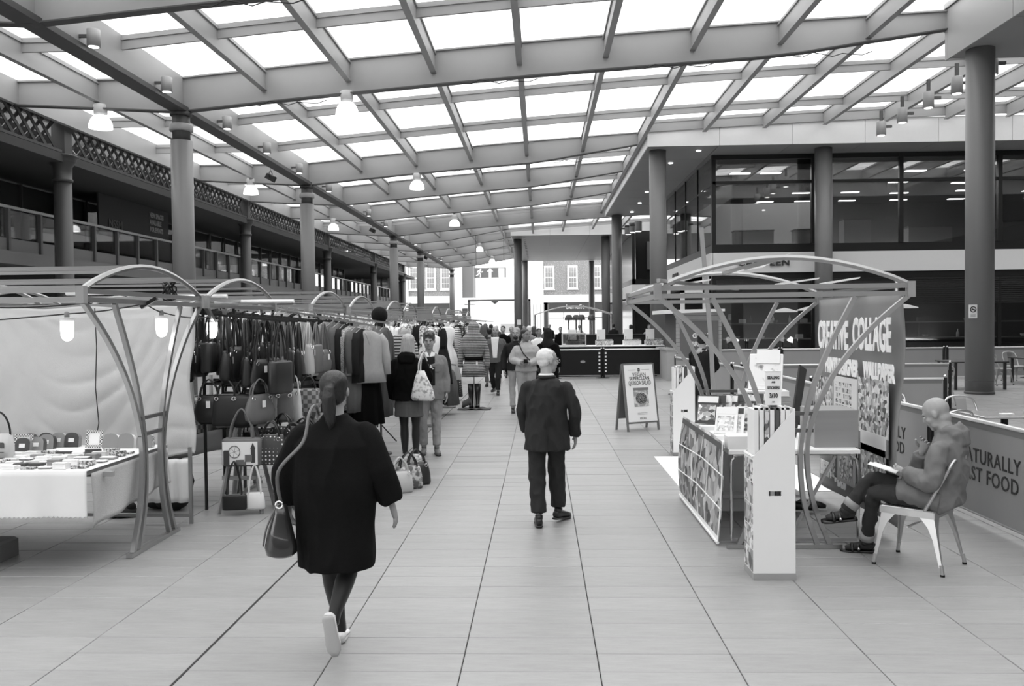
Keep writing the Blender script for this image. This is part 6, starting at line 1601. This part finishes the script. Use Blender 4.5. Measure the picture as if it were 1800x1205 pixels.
    # ---- top
    t = dict(kind='jacket', tone='charcoal', hem=.80, hw=.19, hdp=.13, sleeve=1.0, slen=1.0, fold=.007); t.update(top or {})
    fm = fabric(t['tone']) if isinstance(t['tone'], str) else t['tone']
    m = MB()
    if not sitting:
        hem = V(D['pelvis'].x, D['pelvis'].y + t.get('hy', 0), t['hem'] * k)
        cw = t.get('cw', .175) * g; wq = t.get('ww', .165) * g
        m.loft([(hem, t['hw'] * g, t['hdp'] * g), (hem.lerp(D['waist'], .5), (t['hw'] * .6 + wq / g * .4) * g, (t['hdp'] * .6 + .05) * g), (D['waist'], wq, t.get('wd', .125) * g), (D['chest'], cw, t.get('cd', .135) * g),
                (D['neck'].lerp(D['chest'], .42), .175 * k, .115 * k), (D['neck'].lerp(D['chest'], .22), .14 * k, .095 * k), (D['neck'].lerp(D['chest'], .06), .09 * k, .078 * k), (D['neck'] + V(0, 0, .015 * k), .068 * k, .068 * k)], 28, side=side, power=.9)
    else:
        m.loft(t['rings'], 28, side=side, power=.9)
    sr_ = t['sleeve'] * k; s0 = (1 + (t['sleeve'] - 1) * .25) * k
    for a_, c_, w_ in ((D['sl'], D['el'], D['wl']), (D['sr'], D['er'], D['wr'])):
        end = c_.lerp(w_, t['slen'])
        limb(m, [D['neck'].lerp(a_, .5) - V(0, 0, .075 * k), a_ - V(0, 0, .05 * k), a_.lerp(c_, .35), c_, c_.lerp(end, .5), end], [.052 * s0, .055 * s0, .060 * (sr_ + s0) / 2, .060 * sr_, .056 * sr_, t.get('cuff', .045) * sr_], 16)
    if t.get('hood'):
        nb = D['neck']; bk = V(0, 0, 1).cross(side); bk.normalize(); bk = -bk if bk.y > 0 and not sitting else bk
        bk = t['hood'] if isinstance(t['hood'], Vector) else V(0, -1, 0)
        m.loft([(nb + bk * .03 + V(0, 0, .02), .10 * k, .07 * k), (nb + bk * .08 + V(0, 0, -.02), .13 * k, .06 * k), (nb + bk * .11 + V(0, 0, -.10), .09 * k, .04 * k)], 16, side=side)
        for s_ in (-1, 1): m.tube([nb + bk * .04 + side * s_ * .07 * k + V(0, 0, .03), nb + side * s_ * .085 * k + V(0, 0, .0), nb - bk * .07 + side * s_ * .03 * k + V(0, 0, -.07)], .024 * k, 8)
    if t.get('belly'): m.ell(D['waist'] + V(0, .05, .02), (.15 * g, .12 * g, .15 * g), 16, 12)
    g_ = vox(m, t['kind'], fm, e, vs, 3, t['fold'], t.get('fs', 9), t.get('fz', .5))
    # ---- shoes
    if shoes:
        for i, (A_, K_) in enumerate(((D['al'], D['kl']), (D['ar'], D['kr']))):
            sd_ = shoe_dir[i] if shoe_dir[i] is not None else (V(0, 1, 0) + side * (-.12 if i == 0 else .12))
            sh = shoe(e, A_, sd_, shoes, k, up=shoe_up[i], flat=t.get('flats', False), name='shoe')
    return e, D, M, k, g_
def front_panel(e, D, k, tone, z0, z1, w, dy, name='shirt', off=0.0, w1=None):
    """shirt front showing in an open jacket: a curved shallow piece"""
    c0, c1 = D['waist'], D['chest']
    def f(u, v):
        z = z0 * k + (z1 - z0) * k * v; x = (u - .5) * (w + ((w1 or w) - w) * v) * k
        return (x + c1.x, dy * k + .0 - 1.3 * x * x + off + (-.02 * max(0, v - .75) * 4) * k, z)
    return MB().sheet(f, 8, 12, .006).build(name, fabric(tone) if isinstance(tone, str) else tone, e, True)

tights = mat('opaque_tights', .10, .55, sheen=.2); denim = mat('dark_denim', .20, .85, var=.2, vscale=20, bump=.2, bscale=300); denim_l = mat('pale_denim', .60, .85, var=.15, vscale=14)
suit = mat('suit_cloth', .15, .85, var=.12, vscale=30, bump=.2, bscale=300); wool = mat('black_wool', .095, .95, spec=.1, var=.15, vscale=40, bump=.4, bscale=200)

# ---- 1: woman walking away in the foreground
wpos = V((583 - 950) / 1500 * 4.86, 4.86, 0)
e, D, M, k, _ = person('woman with a ponytail in a long black coat walking away in the foreground', wpos, 0, 1.64, vs=.008,
    J=dict(al=(-.03, .20, .085), kl=(-.075, .12, .50), ar=(.02, -.20, .27), kr=(.07, .03, .52), er=(.285, -.04, 1.12), wr=(.335, .02, .90), el=(-.29, -.03, 1.10), wl=(-.30, .03, .90), head=(-.005, .035, 1.585), neck=(0, 0, 1.43)),
    hairk=('pony', 'dark'), legs=('tights', tights), shoes=None, face_on=False, curl=(.5, .25), girth=1.05,
    top=dict(kind='coat', tone=wool, hem=.535, hw=.212, hdp=.18, sleeve=1.36, slen=.90, cuff=.052, cw=.235, cd=.17, ww=.245, wd=.19, fold=.014, fs=5, fz=.35))
for A_, dr, u_ in ((D['al'], V(-.08, 1, -.12), None), (D['ar'], V(.12, .18, -1), V(0, 1, .3))):
    shoe(e, A_, dr, 'white', k, 'flat_shoe', up=u_, flat=True, L=.25)
b = empty('shoulder_bag', 'glossy dark shoulder bag with a ring, carried by the woman in the black coat', 'bag', wpos + V(-.27, -.16, 0))
o = MB().loft([((0, 0, .90), .03, .03), ((0, 0, .84), .045, .045), ((-.005, 0, .75), .07, .06), ((-.005, 0, .66), .09, .07), ((0, 0, .62), .085, .065), ((0, 0, .605), .06, .05)], 20).build('body', mat('patent_dark', .15, .25, spec=.7, coat=.5), b, True)
S_ = D['sl'] - V(-.27, -.16, 0)
MB().tube(smooth_pts([S_ + V(.05, .11, .04), S_ + V(.05, .02, .105), S_ + V(.045, -.09, .06), S_ + V(.03, -.165, -.08), V(.025, -.12, 1.10), V(.0, 0, .90)], 6), .010, 8).build('strap', mat('strap_grey', .42, .4), b)
MB().tube([(.02 * math.cos(a * PI / 6), -.035, .90 + .02 * math.sin(a * PI / 6)) for a in range(12)], .005, 6, closed=True).build('ring', chrome, b)
MB().tube(smooth_pts([(-.03, 0, .88), (-.085, 0, .76), (-.105, 0, .66)], 4), .006, 6).build('piping', mat('strap_grey', .42), b)

# ---- 2: old man in a dark suit
opos = V(.05, 7.95, 0)
e, D, M, k, _ = person('white haired man in a dark suit walking away, head turned to the right', opos, 0, 1.66, vs=.008,
    J=dict(al=(-.085, -.08, .09), kl=(-.10, .0, .49), ar=(.11, .14, .11), kr=(.09, .10, .50), hl=(-.09, 0, .9), er=(.265, -.05, 1.13), wr=(.275, .06, .86), el=(-.235, .03, 1.12), wl=(-.20, .14, .90), head=(.02, .05, 1.59), neck=(0, .0, 1.43)),
    look=(-1.15, -.10), hairk=('thin', 'white'), legs=('trousers', suit, 1.25), shoes='dark', face_on=True, brow='grey', glasses=True, shoe_dir=(V(-.05, 1, 0), V(.55, .8, -.1)), girth=1.03, curl=(.3, .35),
    top=dict(kind='suit_jacket', tone=suit, hem=.735, hw=.215, hdp=.15, sleeve=.94, slen=.97, cuff=.058, cw=.19, cd=.14, ww=.19, wd=.14, fold=.013, fs=9, fz=.5))
MB().tube([D['neck'] + V(.062 * math.cos(a * PI / 8), .004 + .062 * math.sin(a * PI / 8), .025) for a in range(16)], .012, 8, closed=True).build('shirt_collar', white, e, True)
MB().tube([D['neck'] + V(.075 * math.cos(a * PI / 8 + PI), .0 + .078 * math.sin(a * PI / 8 + PI), .005) for a in range(0, 9)], .016, 8).build('jacket_collar', suit, e, True)
MB().box(-.003, .003, -.165, -.15, .735, 1.0).build('back_vent', black, e)

# ---- 3: blonde woman
bpos = V((716 - 950) / 1500 * 11.6, 11.6, 0)
e, D, M, k, _ = person('blonde long haired woman in a dark hooded jacket and tights, seen from behind', bpos, -.12, 1.74, vs=.010,
    J=dict(al=(-.06, 0, .085), ar=(.09, .0, .085), kl=(-.075, .02, .49), kr=(.09, .02, .49), er=(.26, .02, 1.15), wr=(.20, .16, 1.0), wl=(-.24, .06, .86)), hairk=('long', 'blonde'), legs=('skirt', tights, 'grey', .62), shoes='white', face_on=False,
    top=dict(kind='hooded_jacket', tone='black', hem=.84, hw=.22, hdp=.16, sleeve=1.2, cw=.21, cd=.15, ww=.205, wd=.15, fold=.009, hood=V(0, -1, 0)))
b = empty('tote_bag', 'pale patterned tote bag on the right shoulder of the blonde woman', 'bag', bpos + V(.20, -.20, 0), -.3)
MB().loft([((0, 0, 1.26), .05, .02), ((0, 0, 1.16), .09, .035), ((.02, 0, 1.0), .15, .055), ((.02, 0, .90), .17, .06), ((.02, 0, .86), .14, .05)], 18, power=.7).build('body', mat('tote_print', .90, .8, pattern='noise', pscale=22, g2=.62, pw=.56), b, True)
for d_ in (-.03, .03): MB().tube(smooth_pts([(-.02, d_, 1.22), (-.03, d_ + .03, 1.36), (-.02, .12, 1.50), (.0, .2, 1.38)], 4), .010, 6).build('strap', mat('strap_pale', .8), b)

# ---- 4: teenage boy facing the camera
ypos = V((753 - 950) / 1500 * 12.3, 12.3, 0)
e, D, M, k, _ = person('teenage boy in a field jacket and ripped pale jeans facing the blonde woman', ypos, PI + .15, 1.76, vs=.010, girth=1.14,
    J=dict(al=(-.09, .05, .085), ar=(.09, -.02, .085), er=(.24, -.04, 1.12), wr=(.25, .05, .88)), look=(-.1, -.15), hairk=('curly', 'brown'), legs=('trousers', denim_l, .95), shoes='grey', brow='brown',
    top=dict(kind='field_jacket', tone='mid grey', hem=.78, hw=.205, hdp=.14, sleeve=1.08, cw=.19, fold=.008))
front_panel(e, D, k, 'charcoal', .98, 1.38, .15, .150, 'dark_tshirt')
lettering('ZA.', .085, white, e, frame((0, .178 * k, 1.24 * k), (-1, 0, 0)), bold=.003, ext=.002)
for s_ in (-1, 1):
    MB().prism([(0, 0), (s_ * .075, .02), (s_ * .085, .07), (s_ * .03, .08)], .012, Matrix.Translation((0, .115 * k, 1.375 * k)) @ Matrix.Rotation(.35, 4, 'X')).build('shirt_collar', white, e)
    MB().cbox(-.045, .045, 0, .012, 0, .10, .004, Matrix.Translation((s_ * .12, .128, .88))).cbox(-.045, .045, 0, .012, 0, .09, .004, Matrix.Translation((s_ * .11, .135, 1.20))).build('pocket', fabric('mid grey'), e)
MB().box(-.10, -.045, .055, .07, .46, .52).build('knee_rip', skin, e)

# ---- 5: bald man in jacket and white shirt
spos = V((871 - 950) / 1500 * 22.4, 22.4, 0)
e, D, M, k, _ = person('bald man in a grey jacket and white shirt walking towards the camera', spos, PI - .1, 1.80, vs=.012, girth=1.12,
    J=dict(al=(-.08, .22, .09), kl=(-.08, .18, .50), ar=(.09, -.20, .14), kr=(.09, .05, .49), wl=(-.27, -.05, .86), wr=(.27, .12, .88)), look=(.1, -.1), hairk=('fringe', 'brown'), legs=('trousers', 'charcoal'), shoes='black',
    top=dict(kind='jacket', tone='grey', hem=.80, hw=.215, hdp=.14, sleeve=1.1, cw=.20, fold=.008))
front_panel(e, D, k, 'white', .92, 1.44, .10, .160, 'white_shirt', w1=.20)
MB().box(-.09, .09, .12, .145, .94, .965).build('belt', black, e)
# ---- 6: man in pale hoodie looking aside, hands at the waist
hpos = V((924 - 950) / 1500 * 17.0, 17.0, 0)
e, D, M, k, _ = person('man in a pale hooded sweatshirt looking aside with hands at his waist', hpos, PI, 1.76, vs=.011, girth=1.12,
    J=dict(el=(-.27, .02, 1.13), er=(.27, .02, 1.13), wl=(-.07, .22, 1.05), wr=(.08, .23, 1.06), al=(-.09, .12, .085), ar=(.1, -.1, .085)), look=(.75, -.05), hairk=('short', 'dark'), legs=('trousers', denim_l), shoes='dark', sk=skin_d,
    top=dict(kind='hoodie', tone='light grey', hem=.90, hw=.19, hdp=.14, sleeve=1.15, cw=.20, fold=.008, hood=V(0, -1, 0), belly=True))
o = MB().cbox(-.04, .04, -.006, .006, 0, .13, .003, Matrix.Translation((0, .30, 1.08)) @ Matrix.Rotation(-.8, 4, 'X')).build('phone', black); o.location = hpos; o.rotation_euler.z = PI; tag(o, 'dark phone in the hands of the man in the pale sweatshirt', 'phone')
MB().tube(smooth_pts([D['sr'] + V(-.03, -.08, .05), D['sr'] + V(-.04, .05, .06), D['chest'] + V(.05, .165, -.02), D['waist'] + V(-.12, .19, .02)], 4), .012, 6).build('cross_strap', black, e)
# ---- 7: bearded man beside him
dpos = V((907 - 950) / 1500 * 18.0, 18.0, 0)
person('bearded man in a dark cardigan and pale jeans walking behind the pale sweatshirt', dpos, PI + .2, 1.78, vs=.012, look=(-.5, -.05), hairk=('short', 'grey'), beard='dark', legs=('trousers', denim_l), shoes='dark',
    J=dict(al=(-.09, -.1, .085), ar=(.1, .12, .085), er=(.25, -.06, 1.12), wr=(.26, .02, .86)), top=dict(kind='cardigan', tone='charcoal', hem=.85, hw=.20, hdp=.14, cw=.2, sleeve=1.1))
# ---- 8: woman with headscarf
person('woman in a dark headscarf and long dark coat seen from behind', V((963 - 950) / 1500 * 19.2, 19.2, 0), -.2, 1.74, vs=.012, face_on=False, hairk=('scarf', 'charcoal'), legs=('trousers', 'black'), shoes='black',
    top=dict(kind='coat', tone='black', hem=.5, hw=.24, hdp=.18, cw=.21, sleeve=1.2, ww=.2, wd=.15))
# ---- 10: person at the back of the right stall
ppos = V((1232 - 950) / 1500 * 14.5, 14.5, 0)
person('dark haired person with a pale collar and dark coat standing behind the right stall', ppos, -.5, 1.68, vs=.010, face_on=False, hairk=('short', 'black'), legs=('tights', tights), shoes='black',
    J=dict(el=(-.2, .12, 1.15), wl=(-.1, .26, 1.05), er=(.2, .12, 1.15), wr=(.1, .26, 1.05)), top=dict(kind='coat', tone='charcoal', hem=.66, hw=.21, hdp=.16, cw=.19, sleeve=1.1))
o = MB().loft([((0, -.02, 1.35), .15, .10), ((0, -.01, 1.40), .12, .09), ((0, 0, 1.45), .075, .07)], 18).build('pale_scarf', fabric('light grey'), [x for x in C.objects if x.name.startswith('person')][-1], True); o.location = (0, 0, -.035)

# ---- 9: seated bald man reading
SP = V(3.03, 6.54, 0); fwd = V(fd.x, fd.y, 0).normalized(); rt = V(fwd.y, -fwd.x, 0)
J9 = dict(pelvis=SP + V(0, 0, .56), waist=SP - fwd * .06 + V(0, 0, .70), chest=SP - fwd * .07 + V(0, 0, .89))
J9['neck'] = at(1666, 757, Y=6.52); J9['head'] = at(1645, 727, Y=6.58)
J9['sl'] = J9['chest'].lerp(J9['neck'], .62) - rt * .165; J9['sr'] = J9['chest'].lerp(J9['neck'], .62) + rt * .165
J9['el'] = at(1636, 846, Y=6.36); J9['wl'] = at(1592, 832, Y=6.60)
J9['er'] = at(1612, 838, Y=6.86); J9['wr'] = at(1621, 793, Y=6.72)
J9['hl'] = J9['pelvis'] - rt * .09; J9['hr'] = J9['pelvis'] + rt * .09
J9['kl'] = at(1538, 868, Y=6.75); J9['al'] = at(1522, 951, Y=6.98)
J9['kr'] = at(1532, 842, Y=6.83); J9['ar'] = at(1488, 896, Y=6.88)
hdyaw = math.atan2(fwd.y, fwd.x) - PI / 2 + .12
grey_coat = mat('parka_cloth', .44, .8, var=.08, vscale=10, bump=.15, bscale=200)
rel = lambda p: Vector(p) - SP
pel, wai, che, nec = (rel(J9[q]) for q in ('pelvis', 'waist', 'chest', 'neck'))
lap = rel(J9['pelvis'].lerp((J9['kl'] + J9['kr']) / 2, .62))
rings = [(pel - V(0, 0, .10) - fwd * .06, .16, .10), (pel + fwd * .0, .182, .15), (wai + fwd * .02, .168, .135), (che + fwd * .02, .172, .13), (che.lerp(nec, .5), .165, .105), (che.lerp(nec, .85), .11, .09), (nec + V(0, 0, .01), .07, .07)]
e, D, M, k, jk = person('bald man in a grey parka reading on the shiny metal chair', SP, 0, 1.75, J=J9, absolute=True, side=rt, vs=.008, look=(hdyaw, -.50), hairk=None, brow='grey', sitting=True,
    legs=('trousers', denim, .86), shoes=None, hands=(True, True), curl=(.35, .75), handdir=((at(1568, 822, Y=6.72) - J9['wl']), (at(1630, 768, Y=6.66) - J9['wr'])),
    top=dict(kind='parka', tone=grey_coat, rings=rings, sleeve=1.18, slen=.93, cuff=.05, fold=.014, fs=8, fz=.8, hood=-fwd))
# skirt of the parka over the lap
m = MB(); m.loft([(pel + V(0, 0, -.02), .20, .14), (pel.lerp(lap, .5) + V(0, 0, .0), .19, .12), (lap + V(0, 0, -.01), .15, .10)], 22, side=rt); vox(m, 'parka_skirt', grey_coat, e, .009, 3, .008, 8, .8)
sock = mat('dark_sock', .22, .9, var=.2, vscale=60); cuffm = mat('turn_up', .62, .9, var=.2, vscale=25)
for q, dr, u_ in (('l', V(-.93, .25, -.05), None), ('r', V(-.95, .1, -.10), V(-.05, -.2, 1))):
    A_, K_ = D['a' + q], D['k' + q]; ax = (K_ - A_).normalized()
    MB().loft([(A_ + ax * .035, .060, .060), (A_ + ax * .09, .064, .064), (A_ + ax * .095, .055, .055)], 18, side=(0, 1, 0)).build('turn_up', cuffm, e, True)
    s_ = shoe(e, A_ + V(0, 0, .0), dr, 'dark', .92, 'sock_foot', up=u_, sole=False, L=.24); s_.data = s_.data.copy(); s_.data.materials[0] = sock
    MB().loft([(A_ + ax * .06, .042, .044), (A_, .040, .046), (A_ - ax * .03, .040, .046)], 14, side=(0, 1, 0)).build('sock', sock, e, True)
    d = dr.normalized(); u = (V(0, 0, 1) if u_ is None else u_); u = (u - d * u.dot(d)).normalized(); sd_ = d.cross(u); B = A_ - u * .079 - d * .075
    z_ = MB().loft([(B + d * .27 * t, w, .013, 0, sd_) for t, w in zip((0, .08, .3, .5, .75, .92, 1.02), (.03, .040, .038, .042, .05, .045, .02))], 18, side=sd_, power=.7).build('sandal_sole', leather['black'], e, True)
    for t in (.5, .68): MB().tube([B + d * .27 * t + sd_ * .05 * math.cos(a) + u * (.012 + .048 * math.sin(a)) for a in [q_ * PI / 8 for q_ in range(9)]], .013, 6).build('sandal_strap', leather['black'], z_, True)
    MB().ell(B + d * .27 * .5 + sd_ * .05 * -1 + u * .03, (.012, .012, .012)).build('buckle', chrome, z_, True)
bc = at(1556, 826, Y=6.74)
bk = empty('booklet', 'open white booklet lying on the lap of the bald man', 'book', bc, math.atan2(fwd.y, fwd.x) - PI / 2)
for s_ in (-1, 1): MB().sheet(lambda u, v: (s_ * u * .15, (v - .5) * .21, .018 * math.sin(PI * u) + .012), 8, 2, .006).build('page', white, bk, True)
bk.rotation_euler = (.25, .15, math.atan2(fwd.y, fwd.x) - PI / 2 + .2)

# ---- distant crowd
crowd = [(690, 24.5, 0, 'black', 'short', 'dark'), (868, 27.0, PI, 'charcoal', 'bob', 'brown'), (884, 29, PI, 'black', 'short', 'black'), (899, 31, PI, 'grey', 'short', 'grey'), (910, 38, PI, 'charcoal', 'short', 'dark'),
         (930, 28, 0, 'mid grey', 'short', 'white'), (938, 33, 0, 'charcoal', 'bob', 'brown'), (947, 25, PI, 'white', 'short', 'black'), (957, 36, 0, 'grey', 'short', 'dark'), (921, 42, PI, 'black', 'short', 'dark'), (940, 47, 0, 'light grey', 'bob', 'dark'), (966, 50, PI, 'charcoal', 'short', 'brown'),
         (985, 37.2, PI, 'black', 'short', 'black'), (1018, 47.5, PI, 'white', 'short', 'dark'), (1078, 45, 0, 'dark2', 'short', 'dark'), (1140, 38, PI, 'light grey', 'short', 'dark'), (1108, 41, 0, 'charcoal', 'bob', 'dark'), (860, 25.2, 0, 'charcoal', 'short', 'black'), (873, 48, PI, 'grey', 'bob', 'blonde')]
desc = ['by the clothes rails left of the walk', 'just left of the far columns, brown bob', 'behind the bald walking man', 'grey haired, behind the pale sweatshirt', 'tiny, left of the corner column foot', 'white haired, left of the headscarf', 'brown bobbed, left of the headscarf',
        'in a white shirt beside the headscarf', 'farther back right of the white shirt', 'tiny, beyond the corner column', 'pale topped, far along the walk', 'far back by the shop doors', 'behind the glass food case', 'in white under the far gazebo', 'by the slim column right of the shop', 'in a pale top under the dark glazed block', 'dark topped beside the dark glazed block', 'dark figure behind the striped mannequin', 'blonde, far off left of the gate']
for q, (px, Y, rz, tn_, hk, ht) in enumerate(crowd):
    tn_ = 'charcoal' if tn_ == 'dark2' else tn_; sw = R.uniform(-.15, .15)
    person('distant %s figure %s' % ('dark clad' if tn_ in ('black', 'charcoal') else 'grey clad' if 'grey' in tn_ else 'white shirted', desc[q]), V((px - 950) / 1500 * Y, Y, 0), rz + R.uniform(-.3, .3), R.uniform(1.66, 1.80), vs=.022, hairk=(hk, ht), face_on=rz > 1 and Y < 34,
           J=dict(al=(-.09, sw, .085), ar=(.09, -sw, .085), wl=(-.24, .05 - sw, .87), wr=(.24, .05 + sw, .87)), sk=skin_d if q % 3 == 1 else skin, legs=('trousers', R.choice(['charcoal', 'black', 'grey'])), hands=(True, True),
           top=dict(kind='jacket', tone=tn_, hem=R.uniform(.74, .9), hw=.20, hdp=.14, cw=.19, sleeve=1.08, fold=.006))
